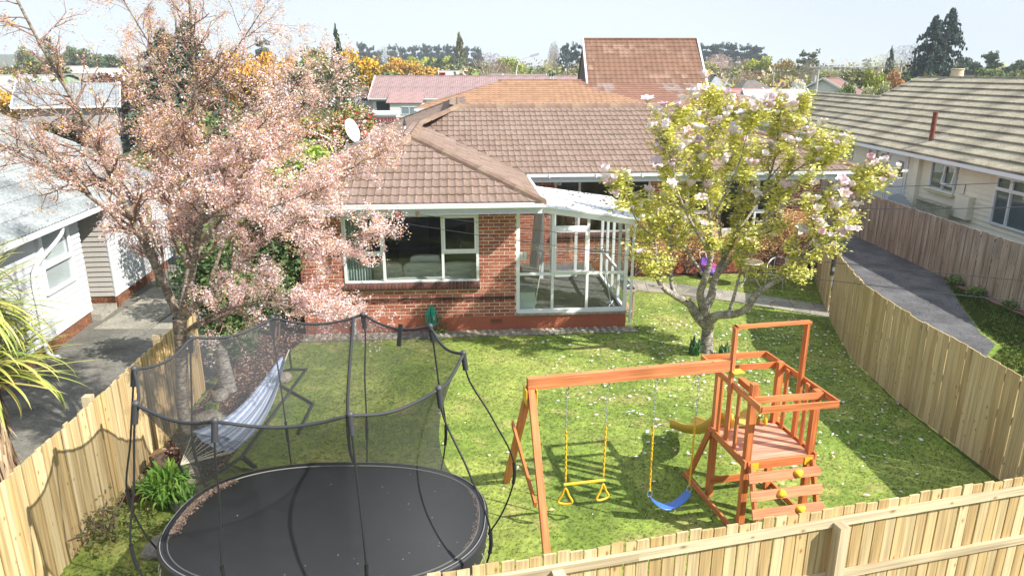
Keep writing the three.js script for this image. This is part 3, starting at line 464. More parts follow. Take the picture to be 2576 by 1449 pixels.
{ // cobbled strip at the foot of the front wall
  const P = [[-0.05, 0.0], [7.9, 0.0], [7.95, 0.38], [0.0, 0.5]].map(([x, z]) => { const v = HX(x, 0, z); return [v.x, v.z]; });
  const e = struct('paving_edge', sheet(P, 0.012), std([0.36, 0.33, 0.28], { map: T.concrete, roughness: 0.95 }));
  reseed(81); const gg = [0, 1, 2].map(() => { const g = new THREE.SphereGeometry(1, 8, 6), p = g.attributes.position; for (let i = 0; i < p.count; i++) p.setXYZ(i, p.getX(i) * rr(.9, 1.1), p.getY(i) * 0.35, p.getZ(i) * rr(.9, 1.1)); g.computeVertexNormals(); return g; });
  const ms = [[0.38, 0.36, 0.33], [0.30, 0.285, 0.26], [0.46, 0.43, 0.38]].map(c => std(c, { map: T.concrete, roughness: 0.9 }));
  for (let i = 0; i < 46; i++) for (let j = 0; j < 3; j++) { const x = 0.08 + i * 0.172 + rr(-.03, .03), z = 0.07 + j * 0.145 + rr(-.03, .03); if (z > 0.46 - x * 0.013) continue; const v = HX(x, 0.014, z), m = part('cobble', gg[(i + j) % 3], ms[(i * 2 + j) % 3], e); m.position.copy(v); m.rotation.y = rnd() * 6; m.scale.set(rr(.05, .085), rr(.06, .09), rr(.045, .07)); }
}
{ // electrical bits under the front fascia, and wires
  const por = std([0.35, 0.2, 0.12], { roughness: 0.3 });
  for (const [x, n] of [[1.38, 'left'], [2.78, 'right']]) { const t = thing('insulator', `small brown wire insulator on the front fascia, the ${n} of the two`, 'insulator', HX(x, 3.0, 0.6).toArray(), TH); part('knob', new THREE.SphereGeometry(0.045, 10, 8), por, t); part('bracket', bx(0.03, 0.12, 0.02, 0, 0.04, -0.01), M.steel, t); }
  const bx1 = thing('junction_box', 'red brown junction box under the front fascia between wire insulators', 'junction box', HX(2.36, 2.98, 0.6).toArray(), TH); part('case', bx(0.14, 0.13, 0.06, 0, 0, 0.02), std([0.3, 0.075, 0.05]), bx1); part('cover', bx(0.12, 0.09, 0.012, 0, 0, 0.056), std([0.25, 0.06, 0.04]), bx1);
  const lt = thing('cable_loop', 'drooping pale cable loops hanging under the front fascia', 'cable', HX(1.85, 2.95, 0.62).toArray(), TH); part('cap', new THREE.CapsuleGeometry(0.04, 0.06, 4, 10).translate(0, .03, 0), std([0.3, 0.31, 0.33]), lt);
  part('loop', tube([[0, -0.02, 0], [-0.06, -0.28, 0.03], [-0.2, -0.3, 0.02], [-0.2, -0.12, 0]], 0.012), std([0.45, 0.46, 0.47]), lt); part('loop', tube([[0.02, -0.02, 0], [0.06, -0.2, 0.03], [0.2, -0.28, 0.03], [0.36, -0.1, 0.02], [0.4, 0.02, 0]], 0.014), std([0.66, 0.55, 0.36]), lt);
  const sp = thing('security_light', 'twin white security lights on the main wall above the porch roof', 'security light', HX(6.62, 2.86, -4.66).toArray(), TH); for (const s of [-1, 1]) part('lamp_head', new THREE.CylinderGeometry(0.035, 0.055, 0.11, 12).rotateX(1.2).translate(s * 0.07, 0, 0.07), M.white, sp); part('base', bx(0.1, 0.1, 0.04), M.white, sp);
  const wire = (a, b, sag, r, label) => { const m = a.clone().lerp(b, .5); m.y -= sag; return single('overhead_wire', tube([a, a.clone().lerp(m, .5).add(V(0, -sag * .25, 0)), m, m.clone().lerp(b, .5).add(V(0, -sag * .25, 0)), b], r, 4, 30), std([0.05, 0.05, 0.055], { roughness: 0.6 }), label, 'wire'); };
  wire(HX(1.38, 3.0, 0.66), V(9.0, 3.05, -8.2), 0.12, 0.006, 'thin wire from the left insulator sloping past the porch to the right');
  wire(HX(2.78, 3.0, 0.66), V(9.2, 3.35, -8.2), 0.10, 0.006, 'thin wire from the right insulator sloping past the porch to the right');
  wire(V(2.6, 3.0, -19.8), V(16.4, 4.25, -14.5), 0.25, 0.009, 'thin dark wire crossing before the right house above the weathered fence');
  wire(V(5.6, 2.7, -18.5), V(15.4, 3.55, -14.8), 0.2, 0.009, 'lower dark wire crossing before the cream house at the right');
}
{ // satellite dish and small vents on the roof
  const d = thing('satellite_dish', 'white satellite dish on a pole at the left edge of the brown roof', 'satellite dish', HX(0.62, 3.62, -4.0).toArray(), TH);
  const dish = new THREE.SphereGeometry(0.56, 24, 8, 0, Math.PI * 2, 0, 0.62).scale(1, .55, 1.15); part('dish', dish.rotateZ(-1.25).rotateY(-0.35).translate(0.0, 0.78, 0.0), std([0.52, 0.53, 0.55], { roughness: 0.5, side: THREE.DoubleSide }), d);
  part('pole', tube([[0.03, -0.05, 0], [0.03, 0.55, -0.02]], 0.03), M.alu, d); part('strut', tube([[-0.4, -0.1, 0.1], [0, 0.35, 0]], 0.012), M.alu, d); part('strut', tube([[-0.55, -0.15, 0.0], [-0.3, 0.5, 0.1], [-0.9, 0.9, 0.3]], 0.012), M.alu, d); part('feed_arm', tube([[0.05, 0.45, 0], [0.5, 0.58, -0.12], [0.8, 0.85, -0.25]], 0.014), M.alu, d); part('receiver', new THREE.CapsuleGeometry(0.045, 0.1, 4, 10).rotateZ(1.1).translate(0.82, 0.88, -0.26), M.alu, d);
  const v1 = thing('vent_pipe', 'short white vent pipe on the left slope of the brown roof', 'vent pipe', HX(0.9, 3.8, -7.0).toArray()); part('pipe', new THREE.CylinderGeometry(0.045, 0.045, 0.4, 12).translate(0, 0.15, 0), M.white, v1); part('collar', new THREE.CylinderGeometry(0.06, 0.08, 0.06, 12).translate(0, -.03, 0), M.white, v1);
  const v2 = thing('vent_pipe', 'dark topped vent pipe beside the hip of the brown roof', 'vent pipe', HX(2.0, 4.2, -7.6).toArray()); part('pipe', new THREE.CylinderGeometry(0.04, 0.05, 0.22, 12).translate(0, 0.05, 0), M.white, v2); part('cowl', new THREE.ConeGeometry(0.06, 0.28, 12).translate(0, 0.28, 0), M.black, v2);
}

// ---------------------------------------------------------------- neighbour houses with weatherboards and corrugated roofs
function courses(parent, origin, axis, inward, m, len, x0, x1, pitch, expo, amp, mat, lip = 0.03) {
  const cs = 1 / Math.sqrt(1 + m * m), ex = V(...axis), up = V(inward[0] * cs, m * cs, inward[2] * cs), nr = ex.clone().cross(up.clone().negate()).normalize(); if (nr.y < 0) nr.negate();
  const N = Math.ceil(len / expo);
  for (let r = 0; r < N; r++) {
    const s0 = r * expo, s1 = Math.min(len, s0 + expo + 0.03), a = x0(s0), b = x1(s0), a1 = x0(s1), b1 = x1(s1), n = Math.max(4, Math.round(Math.max(b - a, b1 - a1) / pitch * 4)), pos = [], uv = [], idx = [];
    const row = (A, B, s, lift) => { for (let i = 0; i <= n; i++) { const x = lerp(A, B, i / n), y = lift > -0.01 ? lift + amp * (0.5 + 0.5 * Math.cos(x / pitch * Math.PI * 2)) : 0.004, p = V(...origin).addScaledVector(ex, x).addScaledVector(up, s).addScaledVector(nr, y); pos.push(p.x, p.y, p.z); uv.push(x, s + (lift > -.01 ? 0 : .05)); } };
    row(a, b, s0, -1); row(a, b, s0, lip); row(a, b, s0, lip); row(a1, b1, s1, 0.006);
    for (const r0 of [0, 2]) for (let i = 0; i < n; i++) { const p = r0 * (n + 1) + i, q = p + n + 1; idx.push(p, p + 1, q, p + 1, q + 1, q); }
    const g = new THREE.BufferGeometry(); g.setAttribute('position', new THREE.Float32BufferAttribute(pos, 3)); g.setAttribute('uv', new THREE.Float32BufferAttribute(uv, 2)); g.setIndex(idx); g.computeVertexNormals();
    const mm = mat.clone(); mm.color.multiplyScalar(0.96 + 0.08 * rnd()); mm.side = THREE.DoubleSide; part('roof_course', g, mm, parent);
  }
}
// horizontal boards on a local wall: x0..x1 along x at z, each a wedge
function boards(parent, x0, x1, y0, y1, z, expo, mat, turn = 0, at0 = [0, 0, 0]) {
  const s = new THREE.Shape(); s.moveTo(0, 0); s.lineTo(0.036, 0); s.lineTo(0.006, expo + 0.012); s.lineTo(0, expo + 0.012);
  const g = new THREE.ExtrudeGeometry(s, { depth: x1 - x0, bevelEnabled: false }).rotateY(-Math.PI / 2).translate(x1, 0, z);
  for (let y = y0; y < y1 - 0.02; y += expo) { const m = part('weatherboard', g, mat, parent); m.position.set(at0[0], y, at0[2]); m.rotation.y = turn; }
}
{ // left house
  const t = thing('weatherboard_house', 'white weatherboard house with pale grey corrugated tile roof at the left edge', 'house', [-9.474, 0, -7.958], 96.5 * Math.PI / 180);
  const wm = std([0.60, 0.62, 0.64], { map: T.paint, roughness: 0.55 });
  part('foundation', [bx(9.0, 0.32, 0.2, 4.5, 0.16, -0.12), bx(0.2, 0.3, 1.5, 10.3, 0.15, -0.6), bx(4.0, 0.3, 0.2, 12.2, .15, -0.02)], std([0.36, 0.15, 0.075], { map: T.plaster, roughness: 0.95 }), t);
  part('wall', [bx(9.0, 2.5, 0.15, 4.5, 1.56, -0.085), bx(0.15, 2.5, 5, 8.92, 1.56, -2.6), bx(0.15, 2.5, 5, 10.3, 1.56, -2.4), bx(6, 2.5, 0.15, 13.3, 1.56, 0.0)], wm, t);
  boards(t, 0, 7.0, 0.32, 2.72, 0, 0.135, wm); boards(t, 7.0, 8.56, 0.32, 1.2, 0, 0.135, wm); boards(t, 8.52, 9.02, 0.32, 2.72, 0.001, 0.135, wm);
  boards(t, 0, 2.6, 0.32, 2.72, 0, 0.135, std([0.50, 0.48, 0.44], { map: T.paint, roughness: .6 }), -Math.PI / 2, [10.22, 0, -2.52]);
  boards(t, 10.22, 16, 0.3, 2.72, 0.085, 0.135, wm);
  part('corner_board', bx(0.1, 2.45, 0.03, 10.24, 1.52, 0.1), wm, t);
  win(t, 7.1, 8.46, 1.28, 2.72, 0.03, [], [1.9]);
  { const s = new THREE.Shape(); for (let i = 0; i <= 60; i++) { const x = 7.15 + i * 0.0205, z = 0.018 * Math.sin(i * 0.9); i ? s.lineTo(x, -z) : s.moveTo(x, -z); } for (let i = 60; i >= 0; i--) s.lineTo(7.15 + i * 0.0205, -(0.018 * Math.sin(i * 0.9)) + 0.008); part('curtain', new THREE.ExtrudeGeometry(s, { depth: 1.36, bevelEnabled: false }).rotateX(-Math.PI / 2).translate(0, 1.32, -0.03), std([0.86, 0.87, 0.88], { roughness: .9 }), t); }
  part('soffit', [bx(13.9, 0.02, 0.45, 6.9, 2.76, 0.2)], M.white, t);
  part('gutter', [bx(13.9, 0.12, 0.12, 6.9, 2.83, 0.46)], M.white, t);
  part('downpipe', tube([[7.45, 2.76, 0.44], [7.42, 2.62, 0.42], [6.75, 2.05, 0.12], [6.62, 1.85, 0.08], [6.6, 1.0, 0.08], [6.6, 0.16, 0.08], [6.58, 0.07, 0.16], [6.56, 0.05, 0.34]], 0.042, 10, 60), M.white, t);
  part('eave_trim', bx(0.06, 0.14, 7, 13.84, 2.86, -2.9), M.white, t);
  reseed(91); courses(t, [0, 2.88, 0.5], [1, 0, 0], [0, 0, -1], 0.45, 6.6, () => -3, () => 13.85, 0.13, 0.52, 0.035, std([0.34, 0.375, 0.41], { map: T.concrete, roughness: 0.5 }));
  part('roof_deck', [poly([[-3, 2.86, 0.5], [13.85, 2.86, 0.5], [13.85, 5.58, -5.54], [-3, 5.58, -5.54]]), poly([[-3, 5.58, -5.54], [13.85, 5.58, -5.54], [13.85, 2.86, -11.6], [-3, 2.86, -11.6]]), poly([[13.83, 2.86, 0.5], [13.83, 2.86, -11.6], [13.83, 5.58, -5.54]])], std([.4, .4, .42], { side: THREE.DoubleSide }), t);
  for (let k = 0; k < 14; k++) part('ridge_cap', new THREE.CylinderGeometry(0.1, 0.1, 1.2, 10, 1, false, 0, Math.PI).rotateZ(Math.PI / 2).rotateX(-Math.PI / 2 + 1.57).translate(-2.4 + k * 1.18, 5.6, -5.54), std([.55, .58, .6]), t);
  part('doorstep', [bx(0.95, 0.16, 1.0, 9.6, 0.08, -0.35, 2)], M.concrete, t);
  const gp = thing('gate_post', 'green post with wire mesh beside the far corner of the white house', 'post', [-10.25, 0, -19.9]); part('post', bx(0.12, 2.4, 0.12, 0, 1.2, 0), std([0.16, 0.22, 0.12]), gp); const mg = []; for (let k = 0; k < 9; k++) mg.push(bx(0.01, 1.9, 0.01, 0.12 + k * 0.09, 1.05, 0)); for (let k = 0; k < 10; k++) mg.push(bx(0.8, 0.01, 0.01, 0.46, 0.2 + k * 0.2, 0.006)); part('mesh_panel', mg, M.black, gp);
  const wp = thing('white_shed', 'bright white shed wall behind the mesh beside the left driveway', 'shed', [-8.4, 0, -23.5]); part('wall', bx(4.2, 2.5, 2.4, 0, 1.25, 0), M.white, wp); part('roof', bar([-2.2, 2.5, 0], [2.2, 2.62, 0], 2.6, 0.06), std([.5, .52, .54]), wp);
}
{ // right house
  const t = thing('cream_house', 'cream weatherboard house with olive grey tiled roof beyond the right driveway', 'house', [15.5, 0, 0], 0);
  const wm = std([0.86, 0.82, 0.68], { map: T.paint, roughness: 0.6 });
  // local x of the house wall runs along world z: use a turned inner group for the wall
  const w = new THREE.Group(); w.name = 'front_wall'; w.rotation.y = -Math.PI / 2; t.add(w); // local x -> world +z ; local z -> world -x
  part('wall', [bx(40, 3.0, 0.15, -30, 1.5, -0.085)], wm, w);
  const wb = (a, b, y0, y1) => boards(w, a, b, y0, y1, 0, 0.17, wm);
  wb(-46, -34.65, 0.3, 2.95); wb(-34.65, -32.75, .3, 2.1); wb(-32.75, -31.3, .3, 2.95); wb(-31.3, -30.55, .3, 1.95); wb(-30.55, -30.2, .3, 2.95); wb(-30.2, -29.7, .3, 1.75); wb(-28.05, -27.1, .3, 2.95); wb(-27.1, -26.5, .3, 2.95); wb(-26.5, -24.85, .3, 1.85); wb(-24.85, -22.75, .3, 2.95); wb(-22.75, -20.8, .3, 1.3); wb(-20.8, -12, .3, 2.95);
  part('chimney_breast', bx(0.32, 2.65, 0.2, -27.25, 1.6, 0.09), wm, w);
  const back = (a, b, y0, y1, c) => part('blind', bx(b - a, y1 - y0, 0.02, (a + b) / 2, (y0 + y1) / 2, 0.0), std(c, { roughness: .8 }), w);  // backing panel behind the pane; the dimness of the room is painted as its colour
  back(-34.6, -32.8, 2.15, 2.85, [0.05, 0.05, 0.05]); win(w, -34.6, -32.8, 2.13, 2.86, 0.04, [-34.15, -33.25], [0, 0, 0]);
  back(-31.3, -30.6, 2.0, 2.85, [0.14, 0.16, 0.17]); win(w, -31.3, -30.6, 1.98, 2.86, 0.04, [], [0]);
  back(-30.2, -29.72, 1.8, 2.85, [0.10, 0.12, 0.13]); win(w, -30.2, -29.72, 1.78, 2.86, 0.04, [], [2.05]);
  back(-26.45, -24.9, 1.9, 2.88, [0.18, 0.22, 0.19]); const wn = win(w, -26.45, -24.9, 1.88, 2.9, 0.04, [-25.6], [0, 2.15]);
  part('open_sash', [bx(0.65, 0.04, 0.04, -25.24, 2.2, 0.16), bx(0.65, 0.04, 0.04, -25.24, 2.84, 0.06), bar([-25.55, 2.2, .16], [-25.55, 2.84, .06], .04), bar([-24.95, 2.2, .16], [-24.95, 2.84, .06], .04)], M.whiteGloss, w);
  part('sill', bx(1.75, 0.06, 0.16, -25.65, 1.84, 0.1), std([0.52, 0.50, 0.28]), w);
  back(-22.75, -20.8, 1.35, 2.88, [0.10, 0.14, 0.16]); win(w, -22.75, -20.8, 1.33, 2.9, 0.04, [-22.0], [2.45, 2.45]);
  const door = part('door', bx(1.0, 2.3, 0.05, -28.75, 1.65, 0.03), M.white, w); part('door_window', bx(0.42, 0.62, 0.02, -28.55, 2.32, 0.055), std([0.12, 0.13, 0.10], { roughness: 0.15 }), door); part('handle', [bx(0.04, 0.2, 0.03, -29.12, 1.6, 0.06), bx(.12, .02, .05, -29.08, 1.62, .08)], M.steel, door); part('sticker', bx(0.1, 0.12, 0.004, -28.85, 2.12, 0.058), std([.85, .85, .85]), door);
  part('door_frame', [bx(0.12, 2.5, 0.08, -29.5, 1.65, 0.04), bx(0.12, 2.5, 0.08, -28.1, 1.65, 0.04), bx(1.28, 0.12, 0.08, -28.8, 2.84, 0.04), bx(.2, 2.3, .06, -29.35, 1.6, .02)], M.white, w);
  const mbx = part('meter_box', bx(0.75, 0.75, 0.22, -24.1, 1.6, 0.11), wm, w); part('box_edge', bx(0.02, 0.75, 0.2, -23.7, 1.6, 0.12), M.cream, w); part('cable', tube([[-24.3, 2.0, 0.06], [-24.3, 2.35, 0.05]], 0.012), M.black, w);
  part('soffit', bx(34, 0.02, 0.5, -29, 2.97, 0.25), M.white, w);
  part('gutter', bx(34, 0.13, 0.13, -29, 3.03, 0.52), std([0.72, 0.74, 0.80], { roughness: 0.4 }), w);
  reseed(95); const rm = std([0.40, 0.365, 0.295], { map: T.concrete, roughness: 0.85 });
  courses(t, [-0.55, 3.1, 0], [0, 0, 1], [1, 0, 0], 0.5, 5.9, () => -36.9, () => -12, 0.09, 0.49, 0.03, rm, 0.075);
  courses(t, [-0.55, 3.1, 0], [0, 0, 1], [1, 0, 0], 0.5, 3.75, s => -47.5 + s * 0.9, () => -36.9, 0.09, 0.49, 0.03, rm, 0.075);
  const rd = std([0.2, 0.19, 0.16], { side: THREE.DoubleSide });
  part('roof_deck', [poly([[-0.5, 3.06, -12], [-0.5, 3.06, -36.9], [4.76, 5.68, -36.9], [4.76, 5.68, -12]]), poly([[4.76, 5.68, -12], [4.76, 5.68, -36.9], [10, 3.06, -36.9], [10, 3.06, -12]]), poly([[-0.5, 3.06, -36.88], [4.76, 5.68, -36.88], [10, 3.06, -36.88]]), poly([[-0.5, 3.06, -36.9], [-.5, 3.06, -47.5], [2.85, 4.74, -44.1], [2.85, 4.74, -36.9]]), poly([[2.85, 4.74, -36.9], [2.85, 4.74, -44.1], [6.2, 3.06, -47.5], [6.2, 3.06, -36.9]]), poly([[-.5, 3.06, -47.5], [6.2, 3.06, -47.5], [2.85, 4.74, -44.1]])], rd, t);
  const capM = std([0.36, 0.335, 0.26], { map: T.concrete }); for (let k = 0; k < 30; k++) part('ridge_cap', new THREE.CylinderGeometry(0.14, 0.12, 0.86, 10).rotateX(Math.PI / 2).translate(4.76, 5.68, -36.5 + k * 0.84), capM, t); for (let k = 0; k < 9; k++) part('ridge_cap', new THREE.CylinderGeometry(0.14, 0.12, 0.86, 10).rotateX(Math.PI / 2).translate(2.85, 4.76, -43.8 + k * 0.84), capM, t);
  part('verge_cap', [bar([-.5, 3.14, -36.95], [4.76, 5.76, -36.95], 0.16, 0.1), bar([-.5, 3.12, -47.5], [2.85, 4.8, -44.1], 0.16, 0.1)], std([0.26, 0.25, 0.235]), t);
  part('end_wall', bx(10.5, 3, 0.15, 5.2, 1.5, -36.8), wm, t);
  const vp = thing('flue_pipe', 'terracotta red flue pipe with a flashing on the olive grey roof', 'flue pipe', [15.75, 3.5, -27.3]); part('pipe', new THREE.CylinderGeometry(0.085, 0.085, 1.15, 16).translate(0, 0.5, 0), std([0.36, 0.10, 0.06], { map: T.plaster, roughness: .8 }), vp); part('flashing', bx(0.75, 0.03, 0.5, 0.2, 0.03, 0).rotateZ(0.46), std([0.45, 0.48, 0.5]), vp);
  part('rim', new THREE.TorusGeometry(0.085, 0.012, 6, 16).rotateX(Math.PI / 2).translate(0, 1.07, 0), std([0.25, .08, .05]), vp);
  const ch = thing('chimney_pot', 'round cream chimney pot on the ridge of the olive grey roof', 'chimney', [20.6, 5.7, -34.5]); part('pot', new THREE.CylinderGeometry(0.26, 0.28, 0.45, 16).translate(0, 0.2, 0), std([0.55, 0.46, 0.33]), ch); part('rim', new THREE.TorusGeometry(0.26, 0.035, 8, 18).rotateX(Math.PI / 2).translate(0, 0.42, 0), std([0.5, 0.42, 0.3]), ch);
  const gt = thing('arched_gate', 'grey arched board gate in front of the cream house wall', 'gate', [14.9, 0, -27.3], -Math.PI / 2); const gb = std([0.40, 0.44, 0.47], { roughness: .8 }); for (let k = 0; k < 10; k++) { const x = -0.72 + k * 0.16, h = 1.25 + 0.28 * (1 - (x / 0.8) ** 2); part('board', bx(0.15, h, 0.03, x, h / 2, 0), gb, gt); } part('rail', bx(1.6, 0.1, 0.03, 0, 0.4, -0.03), gb, gt);
  const lw = thing('low_wall', 'weathered pale green low wall beside the arched gate', 'wall', [15.1, 0, -25.4], -Math.PI / 2); part('wall', bx(1.9, 1.5, 0.15, 0, 0.75, 0), std([0.45, 0.47, 0.38], { map: T.concrete }), lw); part('coping', bx(1.95, 0.05, 0.22, 0, 1.525, 0), std([0.5, 0.5, 0.42], { map: T.concrete }), lw);
}

// ---------------------------------------------------------------- fences: every paling a piece
function fence(label, pts, h, pw, gap, mats, o = {}) {
  const t = thing('timber_fence', label, 'fence', [pts[0][0], 0, pts[0][1]]), gs = [0, 1, 2, 3, 4, 5, 6, 7].map(k => bx(pw, h, 0.02, 0, h / 2, 0, k * 1.37)); reseed(o.seed || 1); let cnt = 0;
  const rest = mats.map(() => []);
  for (let s = 0; s < pts.length - 1; s++) {
    const [ax, az] = pts[s], [bx_, bz] = pts[s + 1], L = Math.hypot(bx_ - ax, bz - az), ang = -Math.atan2(bz - az, bx_ - ax), dx = (bx_ - ax) / L, dz = (bz - az) / L, nx = -dz, nz = dx, n = Math.round(L / (pw + gap));
    const side = o.railSide || 1;
    for (let k = 0; k < n; k++) {
      const d = (k + 0.5) * L / n, lap = (o.lap && k % 2 ? 0.018 : 0), m = part('paling', gs[Math.floor(rnd() * 8)], mats[Math.floor(rnd() * mats.length)], null); cnt++;
      m.position.set(ax + dx * d - pts[0][0] + nx * lap * side, rr(-.014, .014), az + dz * d - pts[0][1] + nz * lap * side); m.rotation.set(rr(-.006, .006), ang + rr(-.02, .02), rr(-.006, .006)); m.scale.set(rr(.97, 1.0), rr(.994, 1.006), 1); t.add(m);
    }
    for (const y of o.rails || [0.35, 1.0, h - 0.13]) part('rail', bx(L, 0.09, 0.045, 0, 0, 0, s + y).rotateY(ang).translate((ax + bx_) / 2 - pts[0][0] + nx * side * (0.035 + (o.lap ? .018 : 0)), y, (az + bz) / 2 - pts[0][1] + nz * side * (0.035 + (o.lap ? .018 : 0))), o.railMat || mats[0], t);
    for (const d of (o.posts || [])[s] || []) part('post', bx(0.115, h + (o.postUp ?? 0.02), 0.115, 0, (h + (o.postUp ?? 0.02)) / 2, 0, d).rotateY(ang).translate(ax + dx * d - pts[0][0] + nx * side * 0.118, 0, az + dz * d - pts[0][1] + nz * side * 0.118), o.railMat || mats[0], t);
  }
  return t;
}
const pineMats = [[0.60, 0.455, 0.235], [0.64, 0.51, 0.285], [0.56, 0.405, 0.19], [0.66, 0.53, 0.31], [0.585, 0.43, 0.21]].map(c => std(c, { map: T.pine, roughness: 0.85 }));
const pineB = [[0.60, 0.475, 0.265], [0.64, 0.51, 0.295], [0.55, 0.42, 0.22], [0.66, 0.53, 0.315]].map(c => std(c, { map: T.pine, roughness: 0.85 }));
const oldMats = [[0.34, 0.305, 0.27], [0.38, 0.34, 0.30], [0.30, 0.265, 0.23], [0.35, 0.305, 0.265]].map(c => std(c, { map: T.old, roughness: 0.95 }));
const railPine = std([0.62, 0.52, 0.35], { map: T.pine, roughness: 0.8 });
fence('new pine paling fence behind the trampoline on the left boundary', [[-5.52, -5.6], [-5.74, -9.2], [-6.05, -12.95]], 1.7, 0.1, 0.004, pineMats, { seed: 5, lap: true, railSide: -1, posts: [[1.1, 3.4], [2.2]], postUp: 0.04, railMat: railPine });
fence('tall new pine paling fence along the right side of the lawn', [[7.62, -8.2], [7.5, -10], [7.36, -12.2], [7.42, -14.4], [7.85, -16.3], [8.1, -17.25]], 1.72, 0.145, 0.002, pineB, { seed: 6, railSide: 1, postUp: -0.15, posts: [[], [], [], [1.0], [1.4]] });
fence('short run of pine fence between the gap and the brick house corner', [[8.2, -17.6], [9.3, -21.2]], 1.72, 0.145, 0.002, pineB, { seed: 7, railSide: 1 });
fence('pine fence across the foreground with rails and posts facing the viewer', [[-2.6, -4.89], [1.2, -5.84], [7.62, -7.46]], 1.72, 0.122, 0.013, pineMats, { seed: 8, railSide: 1, rails: [0.3, 0.91, 1.575], posts: [[3.1], [2.2]], postUp: -0.13, railMat: railPine });
fence('weathered grey brown paling fence beyond the right driveway', [[13.35, -12], [13.2, -20], [13.1, -30], [13.0, -42]], 1.72, 0.15, 0.004, oldMats, { seed: 9, lap: true, railSide: 1 });
fence('shaded brown board fence at the left corner of the brick house', [[-6.9, -17.6], [-5.05, -17.5]], 1.15, 0.14, 0.004, [std([0.34, 0.26, 0.13], { map: T.old }), std([0.30, 0.22, 0.11], { map: T.old })], { seed: 10, railSide: -1 });
{ const b = thing('gate_latch', 'narrow dark fitting in the gap of the right pine fence', 'latch', [8.1, 0, -17.42]); part('strip', bx(0.05, 0.55, 0.1, 0, 1.35, 0), M.black, b); part('plate', bx(0.055, 0.1, 0.05, 0, 1.25, 0.06), M.steel, b); }

